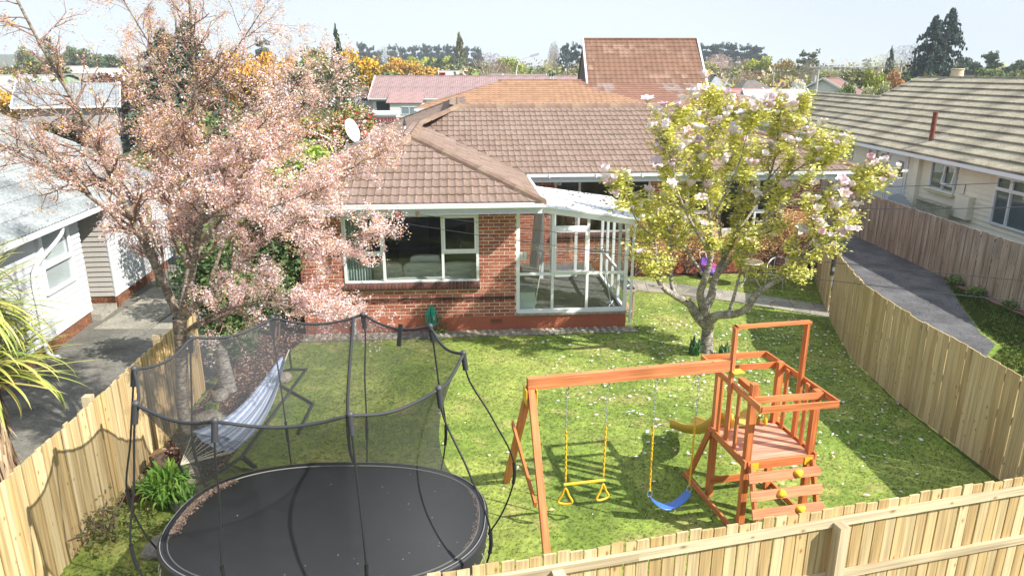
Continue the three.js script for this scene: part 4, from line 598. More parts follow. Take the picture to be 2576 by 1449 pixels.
// ---------------------------------------------------------------- trampoline with a sprung-rod frame and net
{
  const CX = -2.18, CZ = -7.36, A = 1.87, B = 1.26, HM = 0.9, HT = 2.9;
  const t = thing('trampoline', 'black oval net enclosed trampoline on the lawn in front of the left fence', 'trampoline', [CX, 0, CZ]);
  const se = (a, n = 2.5) => { const c = Math.cos(a), s = Math.sin(a), r = Math.pow(Math.pow(Math.abs(c), n) + Math.pow(Math.abs(s), n), -1 / n); return [c * r, s * r]; };
  const matM = std([0.020, 0.021, 0.024], { roughness: 0.55, map: T.asphalt }), edgeM = std([0.022, 0.023, 0.028], { roughness: 0.6 }), netM = std([0.034, 0.036, 0.04], { roughness: 0.75, transparent: true, opacity: 0.56, side: THREE.DoubleSide });
  const N = 96, ring = (fa, fb, y, r) => { const p = []; for (let i = 0; i < N; i++) { const [c, s] = se(i / N * Math.PI * 2); p.push([c * A * fa, y, s * B * fb]); } return tube(p, r, 6, 160, true); };
  { // mat sags a little in the middle
    const pos = [], uv = [], idx = [], R = 14; for (let j = 0; j <= R; j++) for (let i = 0; i < N; i++) { const f = j / R, [c, s] = se(i / N * Math.PI * 2), x = c * A * 0.965 * f, z = s * B * 0.955 * f; pos.push(x, HM - 0.05 * (1 - f * f), z); uv.push(x * 3, z * 3); }
    for (let j = 0; j < R; j++) for (let i = 0; i < N; i++) { const a = j * N + i, b = j * N + (i + 1) % N, c = a + N, d = b + N; idx.push(a, b, c, b, d, c); }
    const g = new THREE.BufferGeometry(); g.setAttribute('position', new THREE.Float32BufferAttribute(pos, 3)); g.setAttribute('uv', new THREE.Float32BufferAttribute(uv, 2)); g.setIndex(idx); g.computeVertexNormals(); matM.side = THREE.DoubleSide; part('jumping_mat', g, matM, t);
  }
  { const pos = [], idx = []; for (let i = 0; i < N; i++) { const [c, s] = se(i / N * Math.PI * 2); for (const [f, y] of [[0.955, HM + 0.004], [1.0, HM + 0.02], [1.015, HM - 0.02], [1.0, HM - 0.28]]) pos.push(c * A * f, y, s * B * f); } for (let i = 0; i < N; i++) for (let k = 0; k < 3; k++) { const a = i * 4 + k, b = ((i + 1) % N) * 4 + k; idx.push(a, b, a + 1, b, b + 1, a + 1); } const g = new THREE.BufferGeometry(); g.setAttribute('position', new THREE.Float32BufferAttribute(pos, 3)); g.setIndex(idx); g.computeVertexNormals(); g.setAttribute('uv', new THREE.Float32BufferAttribute(new Array(pos.length / 3 * 2).fill(0), 2)); edgeM.side = THREE.DoubleSide; part('edge_skirt', g, edgeM, t); }
  part('edge_cord', ring(0.955, 0.945, HM + 0.012, 0.008), std([0.45, 0.44, 0.40]), t); part('edge_cord', ring(0.995, 0.995, HM + 0.026, 0.006), std([0.22, 0.22, 0.21]), t);
  part('ground_frame', ring(0.9, 0.88, 0.2, 0.03), std([0.5, 0.51, 0.53], { metalness: .7, roughness: .4 }), t);
  reseed(101); { const legs = []; for (let k = 0; k < 12; k++) { const [c, s] = se(k / 12 * 6.2832); legs.push(tube([[c * A * .9, 0.2, s * B * .88], [c * A * 0.97, 0.0, s * B * 0.95]], 0.022)); } for (const l of legs) part('leg', l, M.alu, t); }
  for (let k = 0; k < 44; k++) { const a = k / 44 * 6.2832, [c, s] = se(a), [c2, s2] = se(a + 0.06); part('spring_rod', tube([[c * A * .9, 0.22, s * B * .88], [c * A * 1.02, 0.5, s * B * 1.02], [c2 * A * 0.99, HM - 0.04, s2 * B * 0.99]], 0.006, 4, 6), M.alu, t); }
  // net poles: tops read off in the place
  const tops = [[-4.12, -7.2], [-3.67, -6.34], [-2.76, -5.99], [-1.53, -6.11], [-0.75, -6.69], [-0.56, -7.65], [-1.04, -8.56], [-1.99, -9.02], [-3.16, -8.9], [-3.92, -8.17]].map(([x, z]) => [x - CX, z - CZ]);
  const ang = tops.map(([x, z]) => Math.atan2(z / B, x / A));
  const poleM = std([0.02, 0.021, 0.024], { roughness: 0.4 });
  tops.forEach(([x, z], i) => {
    const [c, s] = se(ang[i]), bul = 1.2, p = [[c * A * 0.96, 0.3, s * B * 0.96], [c * A * 1.12, 0.75, s * B * 1.13], [c * A * bul, 1.35, s * B * bul * 1.02], [lerp(c * A * bul, x, .45), 2.05, lerp(s * B * bul, z, .45)], [x * 1.03, 2.6, z * 1.03], [x, HT, z]];
    const pole = part('net_pole', tube(p, 0.011, 6, 40), poleM, t), cv = new THREE.CatmullRomCurve3(p.map(q => V(...q)), false, 'centripetal');
    part('joint_sleeve', tube([cv.getPoint(0.33), cv.getPoint(0.37), cv.getPoint(0.42)], 0.021, 8), poleM, pole); part('net_pocket', tube([cv.getPoint(0.865), cv.getPoint(0.93), cv.getPoint(0.995)], 0.033, 8), std([0.035, 0.036, 0.04], { roughness: .7 }), pole);
    part('cap', new THREE.SphereGeometry(0.036, 10, 8).translate(x, HT + 0.01, z), std([0.06, 0.06, 0.065], { roughness: .5 }), pole);
  });
  // top band: hangs between the poles; net below it narrows towards the middle
  const order = ang.map((a, i) => [a, i]).sort((p, q) => p[0] - q[0]), topAt = a => { a = ((a % 6.28318) + 6.28318) % 6.28318; const aa = order.map(([q, i]) => [((q % 6.28318) + 6.28318) % 6.28318, i]).sort((p, q) => p[0] - q[0]); let k = aa.findIndex(([q]) => q > a); if (k < 0) k = 0; const [q1, i1] = aa[k], [q0, i0] = aa[(k + aa.length - 1) % aa.length]; const d = ((q1 - q0) + 6.28318) % 6.28318, f = (((a - q0) + 6.28318) % 6.28318) / d, e = Math.sin(Math.PI * f); const p = tops[i0], q = tops[i1]; return [lerp(p[0], q[0], f) * (1 - 0.012 * e), HT - 0.10 * e, lerp(p[1], q[1], f) * (1 - 0.012 * e), e]; };
  const band = []; const S = 240, RW = 16, pos = [], idx = [], uv = [];
  for (let i = 0; i < S; i++) { const a = i / S * 6.28318; const tp = topAt(a); band.push(tp); const [c, s] = se(a); for (let j = 0; j <= RW; j++) { const f = j / RW, w = Math.sin(Math.PI * Math.pow(f, 0.8)); const pin = f > 0.8 ? 1 : 1; const x = lerp(c * A * 0.985, tp[0], f * f * (3 - 2 * f)), z = lerp(s * B * 0.985, tp[2], f * f * (3 - 2 * f)); const k = 1 - 0.24 * w * pin; pos.push(x * k, lerp(HM, tp[1], f), z * k); uv.push(i / S * 9, f * 2); } }
  for (let i = 0; i < S; i++) for (let j = 0; j < RW; j++) { const a = i * (RW + 1) + j, b = ((i + 1) % S) * (RW + 1) + j; idx.push(a, b, a + 1, b, b + 1, a + 1); }
  const g = new THREE.BufferGeometry(); g.setAttribute('position', new THREE.Float32BufferAttribute(pos, 3)); g.setAttribute('uv', new THREE.Float32BufferAttribute(uv, 2)); g.setIndex(idx); g.computeVertexNormals(); part('safety_net', g, netM, t);
  part('top_band', tube(band.filter((_, i) => i % 3 === 0).map(p => [p[0], p[1], p[2]]), 0.018, 6, 320, true), std([0.035, 0.037, 0.042], { roughness: 0.7 }), t);
  // zip strip down the back of the net
  { const i = Math.round((Math.atan2(-1.52 / B, 0.05 / A) + 6.28318) / 6.28318 * S) % S, p = []; for (let j = 0; j <= RW; j += 2) { const k = (i * (RW + 1) + j) * 3; p.push([pos[k], pos[k + 1], pos[k + 2] + 0.01]); } part('zip_strip', tube(p, 0.022, 6, 40), std([0.035, 0.037, 0.042]), t); part('strap', bar([0.75, 2.9, -1.3], [0.72, 2.62, -1.24], 0.06, 0.02), M.black, t); }
  // leaf scraps that gathered at the left edge
  const lit = many('leaf_litter', LEAFQ, std([1, 1, 1], { side: THREE.DoubleSide }), 1500, () => { const left = rnd() < .86, a = left ? Math.PI + rr(-0.3, 0.75) * 0.95 : rr(-0.5, .5), [c, s] = se(a), f = 0.955 - Math.abs(gauss()) * (left ? 0.045 : 0.02); return { p: [c * A * f, HM + 0.008 + rr(0, .015), -s * B * f * (left ? -1 : 1)], rot: [rr(-.5, .5), rnd() * 6, rr(-.5, .5)], s: rr(.015, .04), c: mixc([0.16, 0.085, 0.05], [0.55, 0.40, 0.32], rnd()) }; }, t); stuff(lit);
  const pet = many('petals', LEAFQ, std([0.72, 0.62, 0.6], { side: THREE.DoubleSide }), 26, () => { const a = rnd() * 6.28, f = Math.sqrt(rnd()) * 0.9, [c, s] = se(a); return { p: [c * A * f, HM - 0.05 * (1 - f * f) + 0.012, s * B * f], rot: [0, rnd() * 6, 0], s: rr(.012, .028) }; }, t); stuff(pet);
}

// ---------------------------------------------------------------- swing set with tower
{
  const th = 11.2 * Math.PI / 180, t = thing('swing_set', 'orange stained timber swing set with tower, climbing boards and yellow slide', 'swing set', [3.08, 0, -8.35], th);
  // own axes: x along the front of the tower (to the right), z towards the viewer; tower is 0.95 wide, 0.92 deep
  M.faded = [[0.80, 0.42, 0.28], [0.76, 0.38, 0.24], [0.82, 0.35, 0.17]].map(c => std(c, { map: T.stain, roughness: 0.7 }));
  const O = M.orange, W = 0.95, D = 0.93, DH = 1.1; let oc = 0; const P = (n, g, par = t) => part(n, g, O[oc++ % 3], par);
  const post = (x, z, h, w = 0.085) => P('post', bx(w, h, w, x, h / 2, z, oc));
  post(0.02, -0.02, 2.2); post(0.02, -D, 2.05); post(W, -0.04, 2.02); post(W, -D, 2.05);
  // deck boards
  for (let k = 0; k < 7; k++) part('deck_board', bx(W + 0.02, 0.024, 0.128, W / 2, DH - 0.012, -0.07 - k * 0.132, k), M.faded[k % 2], t);
  P('deck_rail', bx(0.028, 0.11, D + 0.14, -0.04, DH - 0.02, -D / 2, 3)); P('deck_rail', bx(0.028, 0.11, D + 0.1, W + 0.04, DH - 0.02, -D / 2, 4)); P('deck_rail', bx(W, 0.11, 0.028, W / 2, DH - 0.04, 0.055, 5)); P('deck_rail', bx(W, 0.11, 0.028, W / 2, DH - 0.05, -D - 0.05, 6));
  // slats of the two sides
  for (const z of [-D + 0.14, -D / 2 - 0.03, -D / 2 + 0.2, -D + 0.27].slice(0, 0)) P('slat', bx(0.02, 0.9, 0.07, 0, 1.5, z));
  for (const [z, w] of [[-0.78, 0.07], [-0.54, 0.11], [-0.30, 0.07]]) P('slat', bx(0.022, 0.92, w, -0.012, DH + 0.45, z, z * 9));
  for (const [z, w] of [[-0.74, 0.07], [-0.26, 0.07]]) P('slat', bx(0.022, 0.92, w, W + 0.005, DH + 0.45, z, z * 5));
  // upper rails that overhang at both ends
  P('side_rail', bar([-0.05, 2.0, 0.30], [-0.03, 2.0, -1.38], 0.028, 0.09, 1)); P('side_rail', bar([W + 0.07, 1.98, 0.30], [W + 0.05, 1.98, -1.40], 0.028, 0.09, 2));
  P('cross_bar', bar([-0.04, 1.99, 0.30], [W + 0.08, 1.97, 0.30], 0.028, 0.085, 3)); P('cross_bar', bar([0.0, 1.99, 0.03], [W + 0.05, 1.97, 0.03], 0.026, 0.085, 4)); P('cross_bar', bar([-0.02, 1.99, -D - 0.06], [W + 0.04, 1.98, -D - 0.06], 0.026, 0.085, 5)); P('cross_bar', bar([-0.04, 2.0, -1.39], [W + 0.05, 1.98, -1.40], 0.028, 0.09, 6));
  // tall arch over the middle
  P('arch_post', bx(0.04, 0.95, 0.085, -0.06, 2.35, -0.47, 1)); P('arch_post', bx(0.04, 1.75, 0.085, W + 0.03, 1.93, -0.47, 2)); P('arch_bar', bx(W + 0.16, 0.03, 0.085, W / 2 - 0.01, 2.81, -0.47, 3));
  // swing beam and its bracket
  const beam = P('swing_beam', bar([-2.86, 2.275, -0.42], [-0.08, 2.275, -0.49], 0.09, 0.15, 7)); P('beam_stub', bar([0.06, 2.07, -0.42], [0.06, 2.07, 0.0], 0.085, 0.085, 2)); part('bracket', bx(0.16, 0.012, 0.14, -0.0, 2.19, -0.44), M.yellow, t);
  for (let k = 0; k < 6; k++) part('bolt', new THREE.CylinderGeometry(0.013, 0.013, 0.012, 8).translate(-2.6 + k * 0.45, 2.355, -0.45), M.steel, t);
  // A frame
  const f1 = [-2.82, 2.2, -0.38], f2 = [-2.82, 2.2, -0.46]; P('leg', bar([-2.86, 0, 1.0], f1, 0.085, 0.085, 1)); P('leg', bar([-2.86, 0, -1.86], f2, 0.085, 0.085, 2)); P('leg_brace', bar([-2.93, 1.06, 0.38], [-2.93, 1.43, -1.02], 0.03, 0.085, 3)); part('bracket', [bx(0.012, 0.2, 0.22, -2.76, 2.12, -0.42), bx(0.012, .2, .22, -2.89, 2.12, -0.42)], M.yellow, t);
  // side strut and ground bars
  P('strut', bar([-0.10, 0.02, -1.40], [-0.06, DH, -D + 0.03], 0.04, 0.085, 1)); P('ground_bar', bar([-0.14, 0.07, -1.46], [-0.08, 0.07, 0.42], 0.03, 0.09, 2)); P('ground_bar', bar([0.0, 0.26, -0.9], [W, 0.26, -0.9], 0.028, 0.1, 3)); P('ground_bar', bar([W + 0.07, 0.07, -1.0], [W + 0.07, 0.07, 0.1], 0.03, 0.09, 4));
  // climbing boards, rungs
  const c0 = [W / 2, DH - 0.07, 0.09], c1 = [W / 2, 0.0, 0.50], cz = y => lerp(0.09, 0.50, (DH - 0.07 - y) / (DH - 0.07));
  for (const x of [0.03, W - 0.03]) P('climb_rail', bar([x, 0, 0.49], [x, DH - 0.03, 0.08], 0.04, 0.085, x * 7));
  [0.95, 0.735, 0.52].forEach((y, k) => { const b = part('climb_board', bx(W + 0.08, 0.128, 0.024, 0, 0, 0, k + 2), M.faded[2], t); b.position.set(W / 2, y, cz(y) + 0.055); b.rotation.x = -0.37; const hx = [0.19, -0.08, 0.17][k]; const hg = new THREE.SphereGeometry(0.068, 18, 12), p = hg.attributes.position; for (let i = 0; i < p.count; i++) { const a = Math.atan2(p.getY(i), p.getX(i)), r = 0.92 + 0.1 * Math.cos(3 * (a + 1.57 + k)); p.setXYZ(i, p.getX(i) * r * 1.05, p.getY(i) * r * 0.9, Math.min(0.045, Math.max(0, p.getZ(i)) * 0.8)); } hg.computeVertexNormals(); const hold = part('hand_hold', hg, M.yellow, b); hold.position.set(hx, 0, 0.012); });
  for (const x of [0.09, W - 0.08]) part('bracket', bx(0.11, 0.1, 0.008, x, DH - 0.05, 0.075), M.yellow, t);
  // slide off the back, turned to the left
  { const path = [[0.46, 1.12, -0.86], [0.44, 1.08, -1.1], [0.42, 0.80, -1.5], [0.39, 0.56, -1.9], [0.36, 0.34, -2.25], [0.34, 0.24, -2.6]].map(q => V(...q)); const cv = new THREE.CatmullRomCurve3(path), pos = [], idx = [], uv = [], n = 30, prof = [[-0.25, 0.10], [-0.235, 0.12], [-0.20, 0.10], [-0.17, 0.01], [0, 0], [0.17, 0.01], [0.20, 0.10], [0.235, 0.12], [0.25, 0.10], [0.24, -0.03], [0, -0.05], [-0.24, -0.03], [-0.25, 0.10]], m = prof.length;
    for (let i = 0; i <= n; i++) { const p = cv.getPoint(i / n), d = cv.getTangent(i / n), sd = V(0, 1, 0).cross(d).normalize(), up = d.clone().cross(sd), wv = 0.05 * Math.sin(i / n * 9); for (const [a, b] of prof) { const q = p.clone().addScaledVector(sd, a).addScaledVector(up, b).add(V(0, wv, 0)); pos.push(q.x, q.y, q.z); uv.push(a, i / n); } }
    for (let i = 0; i < n; i++) for (let j = 0; j < m - 1; j++) { const a = i * m + j, b = a + m; idx.push(a, b, a + 1, b, b + 1, a + 1); }
    const g = new THREE.BufferGeometry(); g.setAttribute('position', new THREE.Float32BufferAttribute(pos, 3)); g.setAttribute('uv', new THREE.Float32BufferAttribute(uv, 2)); g.setIndex(idx); g.computeVertexNormals(); part('slide', g, phys([0.72, 0.46, 0.09], { roughness: .4, side: THREE.DoubleSide, transmission: .12, thickness: 0 }), t);
    part('slide_grip', [new THREE.TorusGeometry(0.16, 0.025, 8, 14, Math.PI).rotateY(1.3).translate(0.28, 1.14, -0.98), new THREE.TorusGeometry(0.16, 0.025, 8, 14, Math.PI).rotateY(1.3).translate(0.8, 1.14, -0.98)], M.yellow, t); }
  // swings hang from the beam: things of their own
  const chainGeo = (len) => { const l = []; for (let y = 0, k = 0; y < len; y += 0.032, k++) { const g = new THREE.TorusGeometry(0.011, 0.0036, 4, 8).scale(1, 1.75, 1).rotateY(k % 2 ? 1.2 : -.35).translate(0, -y, 0); l.push(g); } return merge(l); };
  const toW = (x, y, z) => V(x, y, z).applyAxisAngle(UPV, th).add(t.position);
  const mkSwing = (name, label, cat, x0, x1, l0, l1, tilt) => {
    const s = thing(name, label, cat, toW((x0 + x1) / 2, 2.2, -0.46).toArray(), th); const dx = (x1 - x0) / 2;
    for (const k of [-1, 1]) { part('hanger', [bx(0.10, 0.012, 0.05, k * dx, -0.006, 0), tube([[k * dx, -0.01, 0], [k * dx + 0.02, -0.05, 0], [k * dx, -0.085, 0]], 0.01)], M.steel, s); part('chain', chainGeo(l0).translate(k * dx, -0.08, 0), M.steel, s); part('coated_chain', tube([[k * dx, -0.08 - l0, 0], [k * dx * 0.985, -0.08 - l0 - (l1 - l0) / 2, 0], [k * dx * .97, -0.08 - l1, 0]], 0.011, 6, 30), M.yellow, s); const l = []; for (let y = l0 + .015; y < l1; y += 0.03) l.push(new THREE.TorusGeometry(0.011, 0.0065, 5, 8).scale(1, 1.5, 1).rotateY(y * 40).translate(k * dx * lerp(1, .97, (y - l0) / (l1 - l0)), -0.08 - y, 0)); part('chain_links', l, M.yellow, s); }
    return [s, dx * 0.97];
  };
  { const [s, dx] = mkSwing('trapeze_swing', 'yellow trapeze bar with two triangular rings hanging from the swing beam', 'swing', -2.33, -1.79, 0.56, 1.32); part('bar', new THREE.CylinderGeometry(0.02, 0.02, dx * 2 + 0.05, 12).rotateZ(Math.PI / 2).translate(0, -1.45, 0), M.yellow, s);
    for (const k of [-1, 1]) { const tri = tube([[0, 0.13, 0], [-0.05, 0.02, 0], [-0.095, -0.075, 0], [-0.06, -0.1, 0], [0.06, -0.1, 0], [0.095, -0.075, 0], [0.05, 0.02, 0]], 0.016, 8, 60, true).rotateY(k * 0.25).translate(k * dx, -1.64, 0); part('ring', tri, M.yellow, s); part('link', tube([[k * dx, -1.40, 0], [k * dx, -1.52, 0]], 0.007), M.steel, s); } }
  { const [s, dx] = mkSwing('belt_swing', 'blue belt swing seat hanging from the beam beside the tower', 'swing', -1.13, -0.53, 0.62, 1.62); const p = []; for (let i = 0; i <= 16; i++) { const f = i / 16 * 2 - 1; p.push([f * dx, -1.78 - 0.2 * (1 - f * f)]); } const sh = new THREE.Shape(); p.forEach(([x, y], i) => i ? sh.lineTo(x, y) : sh.moveTo(x, y)); for (let i = 16; i >= 0; i--) sh.lineTo(p[i][0], p[i][1] - 0.012); part('seat', new THREE.ExtrudeGeometry(sh, { depth: 0.15, bevelEnabled: true, bevelSize: 0.004, bevelThickness: 0.004, bevelSegments: 1 }).translate(0, 0, -0.075), phys([0.06, 0.17, 0.52], { roughness: 0.4, clearcoat: .2 }), s); for (const k of [-1, 1]) part('hanger_ring', new THREE.TorusGeometry(0.035, 0.007, 6, 14).scale(1, 1.5, 1).translate(k * dx, -1.74, 0), M.steel, s); }
}
// ---------------------------------------------------------------- hammock on its stand
{
  const fr = std([0.055, 0.058, 0.066], { roughness: 0.45, metalness: 0.3 });
  const st = thing('hammock_stand', 'dark grey tubular hammock stand on the lawn behind the trampoline', 'hammock stand', [-4.2, 0, -10.8]), L = (p, n = 'tube') => { const q = p.map(([x, y, z]) => [x + 4.2, y, z + 10.8]), g = []; for (let i = 0; i < q.length - 1; i++) g.push(tube([q[i], q[i + 1]], 0.022, 8, 2)); for (let i = 1; i < q.length - 1; i++) g.push(new THREE.SphereGeometry(0.023, 8, 6).translate(...q[i])); return part(n, g, fr, st); };
  L([[-4.31, 0.04, -13.88], [-4.36, 0.05, -10.3]], 'base_tube'); L([[-4.95, 0.03, -13.76], [-4.6, 0.05, -13.84], [-4.31, 0.03, -13.88]], 'foot'); L([[-4.75, 0.04, -13.2], [-3.74, 0.03, -12.24], [-3.69, 0.03, -11.08]], 'foot'); L([[-4.36, 0.05, -10.3], [-4.05, 0.03, -10.0]], 'foot');
  L([[-4.62, 0.05, -13.84], [-4.45, 0.5, -13.3], [-4.25, 0.95, -12.7]], 'arm'); L([[-4.36, 0.05, -10.3], [-4.6, 0.12, -9.5], [-4.72, 0.4, -9.12], [-4.74, 0.66, -9.0]], 'arm');
  const h = thing('hammock', 'blue and white striped fabric hammock slung on the dark stand', 'hammock', [0, 0, 0]);
  const n = 40, m = 20, pos = [], idx = [], uv = [], a = V(-4.24, 0.84, -12.35), b = V(-4.55, 0.56, -9.75);
  for (let i = 0; i <= n; i++) for (let j = 0; j <= m; j++) { const f = i / n, w = lerp(0.03, 0.52, Math.pow(f, 0.8)), s = j / m * 2 - 1, c = a.clone().lerp(b, f), sag = 0.30 * Math.sin(Math.PI * f * 0.93); pos.push(c.x + s * w * lerp(.97, .83, f), c.y - sag + s * s * 0.12 + 0.02 * Math.sin(s * 9 + f * 4), c.z + s * w * lerp(.1, .56, f)); uv.push(j / m, f * 2); }
  for (let i = 0; i < n; i++) for (let j = 0; j < m; j++) { const p = i * (m + 1) + j, q = p + m + 1; idx.push(p, p + 1, q, p + 1, q + 1, q); }
  const g = new THREE.BufferGeometry(); g.setAttribute('position', new THREE.Float32BufferAttribute(pos, 3)); g.setAttribute('uv', new THREE.Float32BufferAttribute(uv, 2)); g.setIndex(idx); g.computeVertexNormals();
  const stripe = tex(128, 1, (u, v) => { const k = (u * 9) % 1; return k < 0.42 ? [0.62, 0.71, 0.86] : k < 0.5 ? [0.78, 0.80, 0.84] : k < .58 ? [0.66, 0.70, 0.78] : [0.90, 0.91, 0.93]; });
  part('cloth', g, phys([0.85, 0.87, 0.92], { map: stripe, side: THREE.DoubleSide, roughness: 0.9, transmission: .15, thickness: 0 }), h);
  const cord = std([0.66, 0.62, 0.48]); for (let j = 0; j <= 10; j++) { const k = (n * (m + 1) + j * 2) * 3; part('cord', tube([[pos[k], pos[k + 1], pos[k + 2]], [-4.73, 0.64, -9.02]], 0.007, 4, 2), cord, h); } part('cord', tube([[-4.24, 0.84, -12.35], [-4.25, 0.94, -12.7]], 0.012, 5, 2), cord, h);
}
// ---------------------------------------------------------------- garden table, chair, toy
{
  const t = thing('bistro_table', 'round brown slatted garden table on curved aluminium legs behind the magnolia', 'table', [6.95, 0, -20.1]); for (let k = 0; k < 7; k++) { const z = -0.27 + k * 0.09, w = 2 * Math.sqrt(0.33 * 0.33 - z * z); part('table_slat', bx(w, 0.02, 0.08, 0, 0.72, z, k), std([0.25, 0.185, 0.14], { map: T.old }), t); } part('rim', new THREE.TorusGeometry(0.335, 0.016, 8, 30).rotateX(Math.PI / 2).translate(0, 0.72, 0), M.alu, t); for (let k = 0; k < 3; k++) { const a = k * 2.094 + 0.5, c = Math.cos(a), s = Math.sin(a); part('leg', tube([[c * 0.26, 0.70, s * 0.26], [c * 0.17, 0.45, s * 0.17], [c * 0.2, 0.2, s * 0.2], [c * 0.34, 0, s * 0.34]], 0.016, 8), M.alu, t); } part('leg_ring', new THREE.TorusGeometry(0.16, 0.011, 6, 20).rotateX(Math.PI / 2).translate(0, 0.4, 0), M.alu, t);
  const c = thing('garden_chair', 'aluminium garden armchair with dark slatted seat beside the round table', 'chair', [7.7, 0, -20.0], -0.55), sl = std([0.09, 0.08, 0.075], { roughness: .7 });
  for (const s of [-1, 1]) { part('leg', tube([[s * 0.24, 0, 0.26], [s * 0.235, 0.4, 0.24], [s * 0.25, 0.62, 0.2], [s * 0.26, 0.68, 0.05], [s * 0.24, 0.72, -0.18]], 0.014, 8, 24), M.alu, c); part('leg', tube([[s * 0.21, 0, -0.28], [s * 0.2, 0.42, -0.2]], 0.014, 8), M.alu, c); }
  part('backrest_frame', tube([[-0.26, 0.68, 0.05], [-0.24, 0.74, -0.18], [-0.14, 0.8, -0.3], [0, 0.82, -0.33], [0.14, 0.8, -0.3], [0.24, 0.74, -0.18], [0.26, 0.68, 0.05]], 0.015, 8, 40), M.alu, c); part('seat_frame', tube([[-0.22, 0.42, 0.24], [0.22, 0.42, 0.24], [0.2, 0.42, -0.2], [-0.2, 0.42, -0.2]], 0.013, 8, 40, true), M.alu, c);
  for (let k = 0; k < 6; k++) part('seat_slat', bx(0.42, 0.014, 0.058, 0, 0.435, -0.17 + k * 0.075), sl, c); for (let k = 0; k < 4; k++) part('back_slat', bx(0.36, 0.05, 0.012, 0, 0.52 + k * 0.075, -0.24 - k * 0.022), sl, c); part('upright', [bar([-.15, .42, -.21], [-.15, .8, -.31], .014), bar([.15, .42, -.21], [.15, .8, -.31], .014)], M.alu, c);
  const k = thing('toy_car', 'small purple and pink ride on toy car on the grass behind the magnolia', 'toy car', [5.95, 0, -20.9], 0.4), pu = std([0.17, 0.08, 0.40], { roughness: .35 }), pk = std([0.50, 0.10, 0.32], { roughness: .35 }); part('body', new THREE.CapsuleGeometry(0.15, 0.34, 6, 14).rotateX(Math.PI / 2).scale(1, .8, 1).translate(0, 0.24, 0), pu, k); part('seat', bx(0.2, 0.08, 0.22, 0, 0.36, -0.05), pk, k); part('backrest', bx(0.24, 0.26, 0.05, 0, 0.46, -0.22), pu, k); part('push_bar', tube([[-0.1, .5, -.24], [-.1, .72, -.34], [.1, .72, -.34], [.1, .5, -.24]], .014), std([.7, .7, .75]), k); part('steering_wheel', new THREE.TorusGeometry(0.08, 0.014, 6, 16).rotateX(1.1).translate(0, 0.47, 0.13), pk, k); for (const x of [-.16, .16]) for (const z of [-.17, .17]) part('wheel', new THREE.CylinderGeometry(0.085, 0.085, 0.05, 16).rotateZ(Math.PI / 2).translate(x, 0.085, z), M.black, k); part('windscreen', bx(.22, .14, .012, 0, .42, .2).rotateX(0), pk, k);
}
